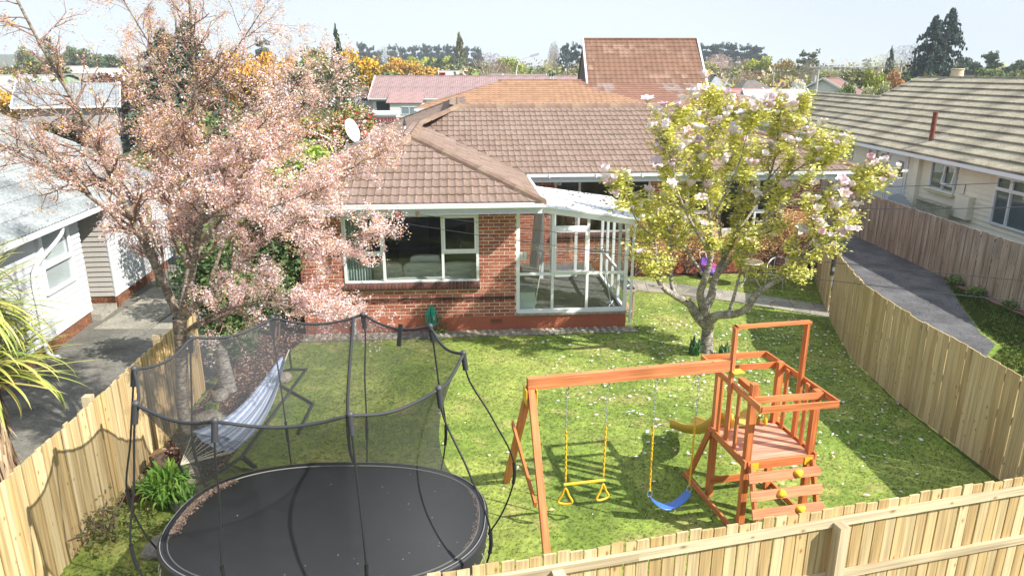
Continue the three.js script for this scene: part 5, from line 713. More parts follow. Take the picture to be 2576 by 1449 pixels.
// ---------------------------------------------------------------- rocks, stump, plants of the left bed
{
  const rockM = [[0.30, 0.30, 0.31], [0.36, 0.34, 0.31], [0.40, 0.36, 0.31]].map(c => std(c, { map: T.concrete, roughness: 0.95, ...bumpOf(T.plaster, 0.02) }));
  const rock = (x, z, a, b, c, label, mi, sd) => { reseed(sd); const g = new THREE.IcosahedronGeometry(1, 2), p = g.attributes.position; for (let i = 0; i < p.count; i++) { const q = V(p.getX(i), p.getY(i), p.getZ(i)), f = 0.82 + 0.3 * vn(q.x * 1.6 + 5 + sd, q.y * 1.6 + q.z * 1.3 + 9, 64, 64, sd % 40); p.setXYZ(i, q.x * f * a, Math.max(-0.2, q.y * f) * b, q.z * f * c); } g.computeVertexNormals(); const m = single('rock', g, rockM[mi], label, 'rock', null); m.position.set(x, b * 0.3, z); m.rotation.y = sd; };
  rock(-4.72, -8.95, 0.22, 0.16, 0.17, 'blue grey rock beside the tall green clump left of the trampoline', 0, 3); rock(-4.62, -7.98, 0.24, 0.13, 0.2, 'flat pale grey rock near the trampoline edge by the left fence', 0, 14); rock(-5.6, -12.55, 0.24, 0.13, 0.16, 'grey slab rock on the bark bed beside the ivy stump', 1, 5); rock(-5.42, -11.55, 0.34, 0.17, 0.24, 'larger brown grey rock on the bark bed right of the cherry trunk', 2, 6); rock(-4.62, -13.35, 0.16, 0.14, 0.14, 'small rock at the lawn edge near the hammock tip', 2, 7); rock(-4.95, -9.6, 0.20, 0.2, 0.2, 'tan rock under the net behind the tall green clump', 2, 9);
  const st = thing('log_stump', 'short cut log stump with brown bark at the left fence foot', 'stump', [-5.42, 0, -9.75]); part('log', limb([[0.1, 0.0, 0.1, 0.13], [0, 0.2, 0, 0.12], [-0.07, 0.36, -0.06, 0.115]], 10), std([0.24, 0.17, 0.12], { map: T.bark, ...bumpOf(T.bark, .02) }), st); part('cut_face', new THREE.CircleGeometry(0.115, 14).rotateX(-1.25).rotateZ(.3).translate(-0.07, 0.362, -0.055), std([0.42, 0.24, 0.13], { map: T.concrete }), st);
  const pp = thing('tree_stump', 'pale grey stump trunk of the ivy clump at the end of the left fence', 'stump', [-5.62, 0, -12.9]); part('trunk', limb([[0.05, 0, 0.05, 0.17], [0, 0.5, 0, 0.13], [-0.02, 0.9, -0.02, 0.10]], 9), std([0.47, 0.46, 0.45], { map: T.bark, ...bumpOf(T.bark, .02) }), pp);
  const blades = (x, z, N, len, spread, cA, cB, label, sd, w = 0.022, cat = 'plant') => { reseed(sd); const t = thing('strappy_plant', label, cat, [x, 0, z]); const gs = [0, 1, 2].map(k => { const pos = [], idx = []; const n = 6; for (let i = 0; i <= n; i++) { const f = i / n, r = f * (0.35 + k * 0.2), y = Math.sin(Math.min(1.57, f * 1.5)) * 1.0 - f * f * f * k * 0.22, ww = w / len * (1 - f * f) * 1.3 + 0.004; pos.push(-ww, y, r, ww, y, r); } for (let i = 0; i < n; i++) { const a = i * 2; idx.push(a, a + 1, a + 2, a + 1, a + 3, a + 2); } const g = new THREE.BufferGeometry(); g.setAttribute('position', new THREE.Float32BufferAttribute(pos, 3)); g.setIndex(idx); g.computeVertexNormals(); return g; });
    for (let k = 0; k < 3; k++) stuff(many('leaves', gs[k], foliage, Math.round(N / 3), () => { const l = len * rr(.6, 1.1); return { p: [gauss() * spread * .35, 0, gauss() * spread * .35], rot: [rr(-.25, .35), rnd() * 6.3, rr(-.1, .1)], s: [len, l, l * spread * 2.2], c: mixc(cA, cB, rnd()) }; }, t)); return t; };
  blades(-4.98, -9.05, 420, 0.62, 0.34, [0.10, 0.30, 0.02], [0.30, 0.46, 0.06], 'tall bright green strappy clump at the foot of the left fence', 111);
  blades(-4.62, -8.9, 150, 0.4, 0.3, [0.09, 0.24, 0.03], [0.22, 0.36, 0.06], 'smaller green strappy clump between the tall clump and the trampoline net', 112);
  blades(4.05, -14.75, 90, 0.42, 0.22, [0.04, 0.14, 0.04], [0.10, 0.24, 0.08], 'dark green daffodil leaves left of the magnolia trunk', 113, 0.02); blades(4.72, -14.7, 45, 0.3, 0.25, [0.06, 0.16, 0.05], [0.16, 0.28, 0.1], 'thin clump of bulb leaves right of the magnolia trunk', 114, 0.018);
  blades(-5.55, -11.95, 26, 0.22, 0.2, [0.2, 0.34, 0.03], [0.36, 0.46, 0.08], 'yellow green seedling clump on the bark bed', 115, 0.03);
  const wd = thing('weedy_border', 'light green weeds and dry scraps along the left fence foot', 'weeds'); reseed(121); stuff(many('weeds', LEAFQ, foliage, 5200, () => { const z = rr(-9.3, -5.4), x = -5.42 + Math.pow(rnd(), 1.2) * 1.1 + (z + 9) * 0.03; if (fbm(x / 3 + .5, z / 3 + .5, 8, 8, 3, 33) < 0.47) return null; return { p: [x, rr(0.01, 0.09), z], rot: [rr(-1, 1), rnd() * 6, rr(-.8, .8)], s: rr(.03, .075), c: rnd() < .12 ? [0.3, 0.18, 0.1] : mixc([0.13, 0.22, 0.03], [0.40, 0.45, 0.10], rnd()) }; }, wd)); wd.userData.kind = 'stuff';
  const wt = thing('woody_weed', 'brown twiggy shrub remains against the left fence', 'shrub', [-5.38, 0, -8.2]); reseed(122); const tw = []; for (let k = 0; k < 16; k++) tw.push(tube([[0, 0, 0], [gauss() * .1, rr(.15, .3), gauss() * .2], [gauss() * .22, rr(.3, .6), gauss() * .42]], 0.007, 4, 4)); part('stems', tw, M.twig, wt); stuffLeaf(wt, 260, () => [gauss() * .2, rr(.05, .5), gauss() * .4], 0.07, [0.07, 0.11, 0.03], [0.32, 0.30, 0.09]);
  const chips = many(numbered('bark_chips'), LEAFQ, std([1, 1, 1], { side: THREE.DoubleSide }), 3600, () => { const x = rr(-6.1, -4.5), z = rr(-16, -9.2); if (!inPoly(x, z, BED)) return null; return { p: [x, 0.015 + rr(0, .02), z], rot: [rr(-.6, .6), rnd() * 6, rr(-.6, .6)], s: rr(.03, .08), c: mixc([0.13, 0.065, 0.04], [0.46, 0.30, 0.22], rnd()) }; }, scene); tag(chips, 'reddish bark chips and dead leaves covering the left garden bed', 'bark chips'); stuff(chips);
}

// ---------------------------------------------------------------- trees of the garden
// branching: grows side shoots from given limbs; returns geometry list and the tips where leaves sit
function grow(limbs, o) {
  const geos = [], tips = []; // tips: [point, direction]
  const sub = (a, dir, len, r, lvl) => {
    const n = 4, pts = [[a.x, a.y, a.z, r]]; let p = a.clone(), d = dir.clone();
    for (let i = 1; i <= n; i++) { d.add(V(gauss(), gauss() * .8 + (o.up ?? 0.12), gauss()).multiplyScalar(o.wander ?? 0.22)).normalize(); p = p.clone().addScaledVector(d, len / n); pts.push([p.x, p.y, p.z, r * lerp(1, .45, i / n)]); if (lvl >= o.leafFrom) tips.push([p.clone(), d.clone(), lvl]); }
    geos.push(limb(pts, lvl > 1 ? 3 : 5, lvl > 1 ? 1 : 2));
    if (lvl < o.levels) { const kids = o.kids[lvl]; for (let k = 0; k < kids; k++) { const f = 0.25 + 0.75 * (k + rnd()) / kids, i = Math.min(n - 1, Math.floor(f * n)), q = V(...pts[i]).lerp(V(...pts[i + 1]), f * n - i), ax = V(gauss(), gauss(), gauss()).normalize(), dd = d.clone().applyAxisAngle(ax, rr(.5, 1.1)).normalize(); sub(q, dd, len * rr(.45, .75), pts[i][3] * .62, lvl + 1); } }
  };
  for (const L of limbs) {
    const v = L.map(q => V(q[0], q[1], q[2])), c = new THREE.CatmullRomCurve3(v, false, 'centripetal'), tot = c.getLength(), n = Math.max(2, Math.round(tot * o.perM));
    for (let k = 0; k < n; k++) { const t = lerp(L.from ?? .25, 1, (k + rnd()) / n), p = c.getPoint(Math.min(1, t)), tan = c.getTangent(Math.min(1, t)), f = t * (L.length - 1), i = Math.min(L.length - 2, Math.floor(f)), r = lerp(L[i][3], L[i + 1][3], f - i); const ax = V(gauss(), gauss(), gauss()).cross(tan).normalize(); const d = tan.clone().applyAxisAngle(ax, rr(.5, 1.25)); if (o.bias) d.addScaledVector(o.bias, .35); sub(p, d.normalize(), o.len * rr(.55, 1.2) * lerp(1.15, .7, t), Math.min(r * .6, .03), 0); }
    const e = v[v.length - 1]; for (let k = 0; k < 3; k++) sub(e, c.getTangent(1).add(V(gauss(), gauss(), gauss()).multiplyScalar(.35)).normalize(), o.len * .8, L[L.length - 1][3] * .9, 0);
  }
  return [geos, tips];
}
{ // cherry in blossom
  reseed(201);
  const X = -5.12, Z = -10.15, t = thing('cherry_tree', 'cherry tree with pale pink blossom and bronze young leaves left of the brick house', 'tree', [X, 0, Z]);
  const R = (p) => p.map(([x, y, z, r]) => [x - X, y, z - Z, r]);
  const trunk = R([[-5.14, -0.05, -10.1, 0.15], [-5.15, 0.3, -10.12, 0.10], [-5.13, 1.1, -10.15, 0.09], [-5.06, 1.9, -10.18, 0.092], [-5.02, 2.45, -10.2, 0.105]]);
  const F = [-5.02, 2.4, -10.2, 0.1];
  const L = [ // main limbs
    [F, [-5.25, 3.3, -10.15, 0.085], [-5.5, 4.3, -10.0, 0.065], [-5.75, 5.3, -9.9, 0.045], [-6.15, 6.4, -9.8, 0.03], [-6.6, 7.7, -9.8, 0.014]],
    [F, [-4.95, 3.2, -10.6, 0.08], [-4.85, 4.4, -10.7, 0.06], [-4.6, 5.6, -10.7, 0.042], [-4.48, 6.6, -10.6, 0.032], [-4.38, 8.2, -10.6, 0.014]],
    [F, [-4.65, 3.1, -9.9, 0.07], [-4.25, 4.1, -9.7, 0.05], [-3.9, 4.7, -9.6, 0.035], [-3.3, 5.3, -9.5, 0.018]],
    [F, [-4.5, 2.9, -10.5, 0.065], [-3.7, 3.6, -10.6, 0.045], [-3.0, 4.2, -10.6, 0.032], [-2.2, 4.75, -10.6, 0.014]],
    [[-5.0, 2.2, -10.2, 0.05], [-4.4, 2.6, -9.9, 0.035], [-3.5, 2.85, -9.7, 0.026], [-2.9, 2.75, -9.6, 0.012]],
    [[-5.0, 2.2, -10.2, 0.04], [-4.3, 2.45, -10.5, 0.03], [-3.4, 2.4, -10.8, 0.022], [-2.7, 2.15, -11.0, 0.01]],
    [F, [-5.5, 3.2, -10.7, 0.06], [-6.0, 4.2, -11.1, 0.042], [-6.7, 5.0, -11.4, 0.026], [-7.4, 5.6, -11.6, 0.012]],
    [[-5.35, 3.7, -10.1, 0.05], [-6.0, 4.5, -9.8, 0.036], [-6.6, 5.0, -9.6, 0.025], [-7.2, 5.2, -9.5, 0.011]],
    [F, [-5.0, 3.3, -11.0, 0.06], [-5.2, 4.4, -11.6, 0.045], [-5.6, 5.5, -12.0, 0.026], [-5.9, 6.3, -12.2, 0.012]],
    [[-4.9, 3.2, -10.5, 0.05], [-4.3, 4.2, -11.2, 0.04], [-3.9, 5.2, -11.7, 0.024], [-3.7, 5.9, -11.9, 0.012]],
    [[-5.75, 5.3, -9.9, 0.028], [-6.5, 5.6, -9.9, 0.018], [-7.2, 6.1, -9.9, 0.009]],
    [[-5.5, 4.3, -10.0, 0.036], [-6.2, 4.9, -9.7, 0.024], [-7.1, 5.5, -9.6, 0.011]],
    [[-4.25, 4.1, -9.7, 0.03], [-3.5, 4.2, -9.4, 0.022], [-2.75, 4.45, -9.3, 0.01]],
    [[-4.65, 5.6, -10.7, 0.028], [-3.9, 6.3, -10.6, 0.018], [-3.4, 6.9, -10.6, 0.008]],
    [[-4.6, 5.4, -10.7, 0.028], [-5.1, 6.3, -10.7, 0.018], [-5.3, 6.9, -10.5, 0.008]],
    [[-4.25, 4.1, -9.7, 0.04], [-3.4, 5.0, -10.0, 0.028], [-2.7, 5.7, -10.3, 0.012]],
    [[-4.75, 4.9, -10.7, 0.045], [-3.9, 5.5, -10.9, 0.03], [-3.1, 5.95, -11.0, 0.012]],
    [[-4.6, 2.95, -10.45, 0.05], [-4.15, 4.2, -10.9, 0.034], [-3.6, 4.95, -11.1, 0.014]],
    [[-4.9, 4.0, -10.7, 0.04], [-5.2, 4.9, -10.4, 0.03], [-5.15, 5.6, -10.2, 0.012]],
    [[-3.7, 3.6, -10.6, 0.03], [-3.0, 3.7, -10.2, 0.02], [-2.35, 3.75, -10.0, 0.01]],
  ].map(R).map(l => l.map(([x, y, z, r]) => [x, y, z, r * .66]));
  const top = [0, 1, 13, 14, 10]; L.forEach((l, i) => { l.from = i < 4 ? .28 : .2; });
  const bark = M.bark; part('trunk', limb(trunk, 12), bark, t); part('limbs', L.map(l => limb(l, 8)), bark, t);
  const [g, tips] = grow(L, { perM: 7.0, len: 0.62, levels: 2, kids: [4, 3], leafFrom: 0, up: 0.16, wander: .25 });
  stuff(part('twigs', g, std([0.23, 0.145, 0.115], { roughness: .9 }), t));
  // open up the very top, keep the middle full
  const use = tips.filter(([p]) => rnd() < clamp((p.y < 5.3 ? 1 : .4) * clamp(.75 + (p.x + .9) * .6, .09, 1) * (p.y < 2.7 ? .4 : 1), .05, 1));
  // blossom: five petals as a small star; colour from white to pink
  const fl = (() => { const gs = []; for (let k = 0; k < 5; k++) gs.push(LEAFQ.clone().translate(0, 0, .5).rotateX(-.35).rotateY(k * 1.2566).scale(.5, .5, .5)); return merge(gs); })();
  const petal = phys([1, 1, 1], { roughness: .8, side: THREE.DoubleSide, transmission: .42, thickness: 0 });
  const cr = new THREE.Group(); cr.name = 'crown'; t.add(cr);
  stuff(many('blossoms', fl, petal, 40000, () => { const [p] = use[Math.floor(rnd() * use.length)]; const lowr = clamp((p.x + 1.6) * .28 + (4.3 - p.y) * .24 + .22, .06, 1); if (rnd() > lowr) return null; return { p: [p.x + gauss() * .05, p.y + gauss() * .05, p.z + gauss() * .05], rot: [rr(-1, 1), rnd() * 6, rr(-1, 1)], s: rr(.024, .042), c: mixc([0.93, 0.90, 0.92], [0.93, 0.75, 0.80], Math.pow(rnd(), 1.7)) }; }, cr));
  stuff(many('buds', LEAFQ, petal, 32000, () => { const [p] = use[Math.floor(rnd() * use.length)]; return { p: [p.x + gauss() * .05, p.y + gauss() * .05, p.z + gauss() * .05], rot: [rr(-1.4, 1.4), rnd() * 6, rr(-1, 1)], s: [rr(.014, .028), .03, rr(.025, .05)], c: mixc([0.86, 0.58, 0.55], [0.92, 0.76, 0.74], rnd()) }; }, cr));
  stuff(many('young_leaves', LEAFQ, foliage, 66000, () => { const [p] = use[Math.floor(rnd() * use.length)]; const y = clamp((p.y - 3.4) * .28 + .25, .1, .95); return { p: [p.x + gauss() * .06, p.y + gauss() * .06, p.z + gauss() * .06], rot: [rr(-1.4, 1.4), rnd() * 6, rr(-1, 1)], s: [rr(.012, .024), .04, rr(.026, .05)], c: rnd() < y * .42 ? mixc([0.85, 0.52, 0.06], [0.66, 0.54, 0.12], rnd()) : mixc([0.74, 0.35, 0.27], [0.90, 0.57, 0.44], rnd()) }; }, cr));
}
{ // magnolia with single flowers
  reseed(301);
  const X = 4.31, Z = -14.95, t = thing('magnolia_tree', 'spreading magnolia with yellow green leaves and large pink white flowers on the lawn', 'tree', [X, 0, Z]);
  // limbs read off as [u, v, depth offset towards the viewer, radius] and set at their own depth
  const Q = a => a.map(([u, v, dz, r]) => { const c = Math.cos(16.8 * Math.PI / 180), s = Math.sin(16.8 * Math.PI / 180), ry = -(v - 724.5) / 1800, rz = -c - ry * s, k = (Z + dz) / rz; return [(u - 1288) / 1800 * k - X, 6 + k * (ry * c - s), dz, r]; });
  const trunk = Q([[1778, 897, 0, .22], [1778, 877, 0, .15], [1780, 840, 0, .125], [1783, 815, 0, .13]]);
  const J = [1782, 822, 0, .13];
  const L = [
    [J, [1752, 790, .1, .11], [1735, 765, .2, .09], [1700, 745, .45, .07], [1668, 722, .7, .055], [1655, 700, .75, .045], [1652, 650, .8, .036], [1648, 600, .85, .022]],
    [[1700, 745, .45, .05], [1690, 715, .4, .042], [1690, 650, .3, .034], [1688, 590, .2, .026], [1700, 530, 0, .018]],
    [J, [1775, 780, -.1, .11], [1790, 745, -.2, .095], [1800, 700, -.3, .08], [1822, 650, -.4, .065], [1850, 590, -.5, .05], [1862, 520, -.6, .036], [1870, 440, -.7, .022]],
    [J, [1770, 775, .1, .10], [1762, 740, .2, .085], [1775, 700, .4, .07], [1790, 640, .5, .055], [1788, 560, .5, .042], [1775, 480, .4, .03], [1760, 400, .3, .018]],
    [J, [1800, 795, .3, .10], [1850, 790, .6, .085], [1880, 775, .8, .075], [1900, 745, .9, .066], [1940, 715, 1.0, .056], [1985, 690, 1.1, .046], [2010, 655, 1.1, .038], [2045, 600, 1.1, .026], [2080, 540, 1.0, .014]],
    [[1800, 700, -.3, .055], [1850, 640, -.1, .05], [1900, 590, 0, .045], [1935, 545, .1, .038], [1985, 510, .2, .03], [2060, 490, .3, .02], [2130, 470, .4, .01]],
    [[1822, 650, -.4, .045], [1810, 560, -.8, .036], [1820, 470, -1.0, .028], [1835, 390, -1.1, .018], [1840, 330, -1.1, .01]],
    [[1850, 590, -.5, .04], [1900, 520, -.8, .034], [1935, 450, -.9, .026], [1955, 370, -.9, .016], [1960, 310, -.9, .009]],
    [[1790, 640, .5, .04], [1740, 560, .9, .03], [1705, 480, 1.0, .022], [1690, 400, 1.0, .013]],
    [[1830, 795, .5, .05], [1840, 770, .5, .04], [1850, 735, .5, .034], [1862, 690, .4, .026], [1870, 640, .4, .015]],
    [[1775, 700, .4, .04], [1735, 640, -.1, .03], [1710, 600, -.3, .02], [1660, 560, -.4, .01]],
    [[1862, 520, -.6, .03], [1930, 480, -.3, .024], [2000, 430, -.1, .018], [2050, 400, 0, .01]],
    [[1788, 560, .5, .03], [1830, 480, .9, .024], [1860, 410, 1.0, .018], [1880, 340, 1.0, .009]],
    [[1700, 530, 0, .02], [1740, 440, -.2, .016], [1770, 350, -.3, .012], [1780, 290, -.3, .007]],
    [[1820, 470, -1.0, .022], [1780, 390, -1.3, .016], [1800, 310, -1.4, .009]],
    [[2010, 655, 1.1, .02], [2060, 620, 1.0, .014], [2110, 590, .8, .008]],
    [[2060, 490, .3, .014], [2120, 450, .5, .01], [2180, 450, .5, .006]],
    [[1985, 510, .2, .018], [2030, 440, .4, .014], [2080, 410, .5, .008]],
    [[1935, 450, -.9, .018], [2000, 370, -.8, .012], [2020, 310, -.8, .007]],
    [[1648, 600, .85, .018], [1605, 560, .9, .012], [1580, 500, .9, .007]],
    [[1690, 400, 1.0, .011], [1660, 360, .9, .008], [1680, 330, .8, .006]],
  ].map(Q);
  const bark = M.barkGrey; part('trunk', limb(trunk, 14), bark, t); part('limbs', L.map(l => limb(l, 8)), bark, t);
  for (const [u, v, r] of [[1842, 790, .09], [1745, 752, .06], [1882, 780, .05]]) { const p = Q([[u, v, .5, r]])[0]; part('cut_stub', new THREE.CylinderGeometry(r, r * 1.1, .16, 12).rotateX(1.2).rotateZ(.5).translate(p[0], p[1], p[2]), bark, t); }
  L.forEach((l, i) => { l.from = i < 5 ? .55 : .3; }); L[9].from = .6; L[2].from = .5;
  const [g, tips] = grow(L, { perM: 3.3, len: 0.56, levels: 1, kids: [4], leafFrom: 0, up: .2, wander: .25 });
  stuff(part('twigs', g, std([0.25, 0.22, 0.19], { roughness: .9 }), t));
  const cr = new THREE.Group(); cr.name = 'crown'; t.add(cr);
  const ok = tips.filter(([p]) => p.y > 1.9);
  stuff(many('leaves', LEAFQ, phys([1, 1, 1], { roughness: 0.55, side: THREE.DoubleSide, transmission: 0.4, thickness: 0 }), 38000, () => { const [p] = ok[Math.floor(rnd() * ok.length)], l = rr(.05, .115); return { p: [p.x + gauss() * .11, p.y + gauss() * .10, p.z + gauss() * .11], rot: [rr(-.9, .6), rnd() * 6.3, rr(-.7, .7)], s: [l * .8, l, l], c: mixc([0.45, 0.51, 0.09], [0.92, 0.84, 0.23], Math.pow(rnd(), .8)) }; }, cr));
  // flowers: cups of petals, open and half open, each a part
  const pet = (L0, W0, open) => { const n = 5, pos = [], idx = []; for (let i = 0; i <= n; i++) { const f = i / n, w = W0 * Math.sin(Math.PI * (0.12 + f * .80)), a = open * f, r = 0.012 + L0 * f * Math.sin(a) + .35 * L0 * Math.sin(f * 2.6) * (1 - open * .5), y = L0 * f * Math.cos(a * .9); pos.push(-w, y + .12 * w, r - w * .3, 0, y, r + w * .1, w, y + .12 * w, r - w * .3); } for (let i = 0; i < n; i++) for (let j = 0; j < 2; j++) { const a = i * 3 + j, b = a + 3; idx.push(a, a + 1, b, a + 1, b + 1, b); } const g = new THREE.BufferGeometry(); g.setAttribute('position', new THREE.Float32BufferAttribute(pos, 3)); g.setIndex(idx); g.computeVertexNormals(); return g; };
  const flower = open => { const gs = []; for (let k = 0; k < 6; k++) gs.push(pet(.125, .05, open * rr(.8, 1.2)).rotateY(k * 1.047 + rr(-.15, .15))); for (let k = 0; k < 3; k++) gs.push(pet(.11, .042, open * .45).rotateY(k * 2.09 + .4)); const m = gs.map(q => { q.deleteAttribute('uv'); return q; }); return mergeGeometries(m.map(q => q.toNonIndexed())); };
  const fg = [0.25, 0.45, 0.8, 1.25].map(flower), fm = [[0.80, 0.66, 0.70], [0.84, 0.74, 0.76], [0.76, 0.55, 0.62], [0.86, 0.80, 0.80]].map(c => phys(c, { roughness: .7, side: THREE.DoubleSide, transmission: .2, thickness: 0 }));
  for (let k = 0; k < 300; k++) { let p; for (let q = 0; q < 6; q++) { p = ok[Math.floor(rnd() * ok.length)][0]; if (p.y > 3.6 || (p.x > 1.4 && p.y > 2.6) || rnd() < .2) break; } const gi = Math.floor(Math.pow(rnd(), 1.2) * 4), m = part('flower', fg[gi], fm[Math.floor(rnd() * 4)], t); { const o = V(p.x - .25, (p.y - 3.1) * 1.1, p.z).normalize().multiplyScalar(rr(.05, .16)); m.position.set(p.x + o.x, p.y + o.y + .03, p.z + o.z); } m.rotation.set(rr(-.5, .6), rnd() * 6, rr(-.5, .5)); m.scale.setScalar(rr(.8, 1.3)); }
  stuff(many('small_flowers', fg[1], fm[3], 170, () => { const p = ok[Math.floor(rnd() * ok.length)][0]; if (p.y < 2.6) return null; const o = V(p.x - .25, (p.y - 3.1) * 1.1, p.z).normalize().multiplyScalar(rr(.04, .2)); return { p: [p.x + o.x, p.y + o.y + .03, p.z + o.z], rot: [rr(-.5, .6), rnd() * 6, rr(-.5, .5)], s: rr(.6, .95) }; }, t));
  // petals fallen on the grass
  reseed(311);
  const pg = LEAFQ.clone().scale(1, .5, 1), pm = many(numbered('fallen_petals'), pg, std([1, 1, 1], { roughness: .8, side: THREE.DoubleSide }), 1350, i => {
    const r = 4.1 * Math.pow(rnd(), .62), a = rnd() * 6.28, x = (i < 850 ? 4.7 + r * Math.cos(a) * 1.05 : rr(-2, 7.2)), z = (i < 850 ? -14.0 + r * Math.sin(a) * 1.0 : rr(-19.5, -8.5)); if (!inPoly(x, z, LAWN) || inPoly(x, z, PATH) || inPoly(x, z, HOUSEP)) return null; if (i >= 850 && rnd() < .55) return null;
    const far = i >= 850, s = far && rnd() < .7 ? rr(.018, .035) : rr(.045, .10); return { p: [x, rr(.028, .05), z], rot: [rr(-.25, .25), rnd() * 6.28, rr(-.35, .35)], s: [s * rr(.6, 1), s, s], c: rnd() < .16 ? mixc([.55, .38, .22], [.6, .45, .3], rnd()) : mixc([0.80, 0.78, 0.77], [0.78, 0.55, 0.62], Math.pow(rnd(), 1.5)) };
  }, scene); tag(pm, 'pink and white magnolia petals scattered over the lawn', 'petals'); stuff(pm);
}
// shrubs: a cloud of leaves on a few stems
function shrub(name, label, cat, x, z, blobs, N, leaf, cA, cB, o = {}) {
  reseed(o.seed || 400); const t = thing(name, label, cat, [x, 0, z], 0, o.group), st = [];
  for (const [bx_, by, bz, r] of blobs) for (let k = 0; k < 3; k++) st.push(limb([[gauss() * .08, 0, gauss() * .08, .03], [bx_ * .5 + gauss() * .1, by * .5, bz * .5 + gauss() * .1, .022], [bx_ + gauss() * r * .5, by + gauss() * r * .4, bz + gauss() * r * .5, .006]], 5, 3));
  part('stem', st, M.twig, t); const vol = blobs.map(b => b[3] ** 2.4), tot = vol.reduce((a, b) => a + b, 0);
  stuff(many('foliage', o.geo || LEAFQ, o.mat || foliage, N, () => {
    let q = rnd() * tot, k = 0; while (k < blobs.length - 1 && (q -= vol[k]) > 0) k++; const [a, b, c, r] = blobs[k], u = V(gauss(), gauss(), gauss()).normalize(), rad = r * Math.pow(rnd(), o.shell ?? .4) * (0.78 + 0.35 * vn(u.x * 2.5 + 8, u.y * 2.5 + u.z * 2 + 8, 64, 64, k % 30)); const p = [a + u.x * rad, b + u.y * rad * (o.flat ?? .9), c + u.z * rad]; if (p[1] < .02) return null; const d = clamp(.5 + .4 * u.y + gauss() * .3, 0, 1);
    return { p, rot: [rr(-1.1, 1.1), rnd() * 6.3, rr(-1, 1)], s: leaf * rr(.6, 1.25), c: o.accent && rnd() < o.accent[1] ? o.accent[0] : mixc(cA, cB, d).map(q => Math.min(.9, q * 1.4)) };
  }, t)); return t;
}
const GRN = [0.030, 0.075, 0.012], GRN2 = [0.14, 0.23, 0.035], GOLD = [0.22, 0.12, 0.045], GOLD2 = [0.52, 0.36, 0.12];
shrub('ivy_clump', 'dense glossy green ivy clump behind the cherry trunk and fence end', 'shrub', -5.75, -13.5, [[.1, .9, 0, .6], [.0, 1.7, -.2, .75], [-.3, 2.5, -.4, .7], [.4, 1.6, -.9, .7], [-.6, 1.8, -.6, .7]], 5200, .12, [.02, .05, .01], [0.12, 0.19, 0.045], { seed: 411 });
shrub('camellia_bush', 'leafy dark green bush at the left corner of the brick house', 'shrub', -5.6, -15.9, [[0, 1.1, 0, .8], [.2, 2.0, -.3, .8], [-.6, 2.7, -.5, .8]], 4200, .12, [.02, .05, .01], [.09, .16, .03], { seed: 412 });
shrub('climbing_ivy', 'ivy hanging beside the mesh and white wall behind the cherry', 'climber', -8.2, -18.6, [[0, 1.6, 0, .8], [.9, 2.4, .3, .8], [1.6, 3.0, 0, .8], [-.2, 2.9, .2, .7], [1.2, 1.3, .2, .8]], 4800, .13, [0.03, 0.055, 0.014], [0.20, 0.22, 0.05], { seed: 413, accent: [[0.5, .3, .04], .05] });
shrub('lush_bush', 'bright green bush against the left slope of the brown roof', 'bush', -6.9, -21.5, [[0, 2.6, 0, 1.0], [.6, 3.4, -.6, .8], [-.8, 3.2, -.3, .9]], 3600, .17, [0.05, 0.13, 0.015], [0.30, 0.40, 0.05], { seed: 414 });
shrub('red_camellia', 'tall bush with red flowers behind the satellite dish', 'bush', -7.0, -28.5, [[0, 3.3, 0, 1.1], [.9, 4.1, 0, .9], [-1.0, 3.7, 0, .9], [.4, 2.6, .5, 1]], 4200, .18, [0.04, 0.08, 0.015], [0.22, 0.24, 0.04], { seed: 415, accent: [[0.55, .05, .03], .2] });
shrub('golden_shrub', 'golden brown small leaved shrub against the main wall behind the porch corner', 'shrub', 3.7, -21.2, [[0, .8, 0, .75], [.2, 1.6, 0, .7], [.8, .9, 0, .7], [-.2, 2.1, -.2, .45], [.7, 1.5, -.1, .6]], 6200, .06, GOLD, GOLD2, { seed: 421 });
shrub('golden_shrub', 'golden brown shrub below the second window behind the magnolia trunk', 'shrub', 5.4, -21.5, [[0, .8, 0, .6], [.5, 1.5, 0, .6], [.9, .9, 0, .6]], 4200, .06, GOLD, GOLD2, { seed: 422 });
shrub('golden_shrub', 'golden brown shrub behind the garden chair near the house corner', 'shrub', 8.2, -21.7, [[-.4, .8, 0, .7], [.2, 1.5, 0, .75], [.8, 1.2, 0, .6]], 5200, .06, GOLD, GOLD2, { seed: 423 });
shrub('dark_shrub', 'small dark green shrub in the shade beside the right pine fence', 'shrub', 9.0, -21.0, [[0, .5, 0, .45], [.1, 1.0, 0, .4]], 1600, .07, [0.02, 0.04, 0.012], [0.06, 0.10, 0.03], { seed: 424 });
shrub('fence_weed', 'low weeds along the foot of the weathered fence beside the driveway', 'weeds', 13.1, -20.2, [[0, .1, 0, .3], [-.1, .1, 1.1, .32], [.1, .1, 2.3, .3], [.1, .1, 3.6, .28], [.2, .1, 5, .26]], 1800, .08, [0.03, 0.07, 0.012], [0.13, 0.20, 0.035], { seed: 425, flat: .6 });
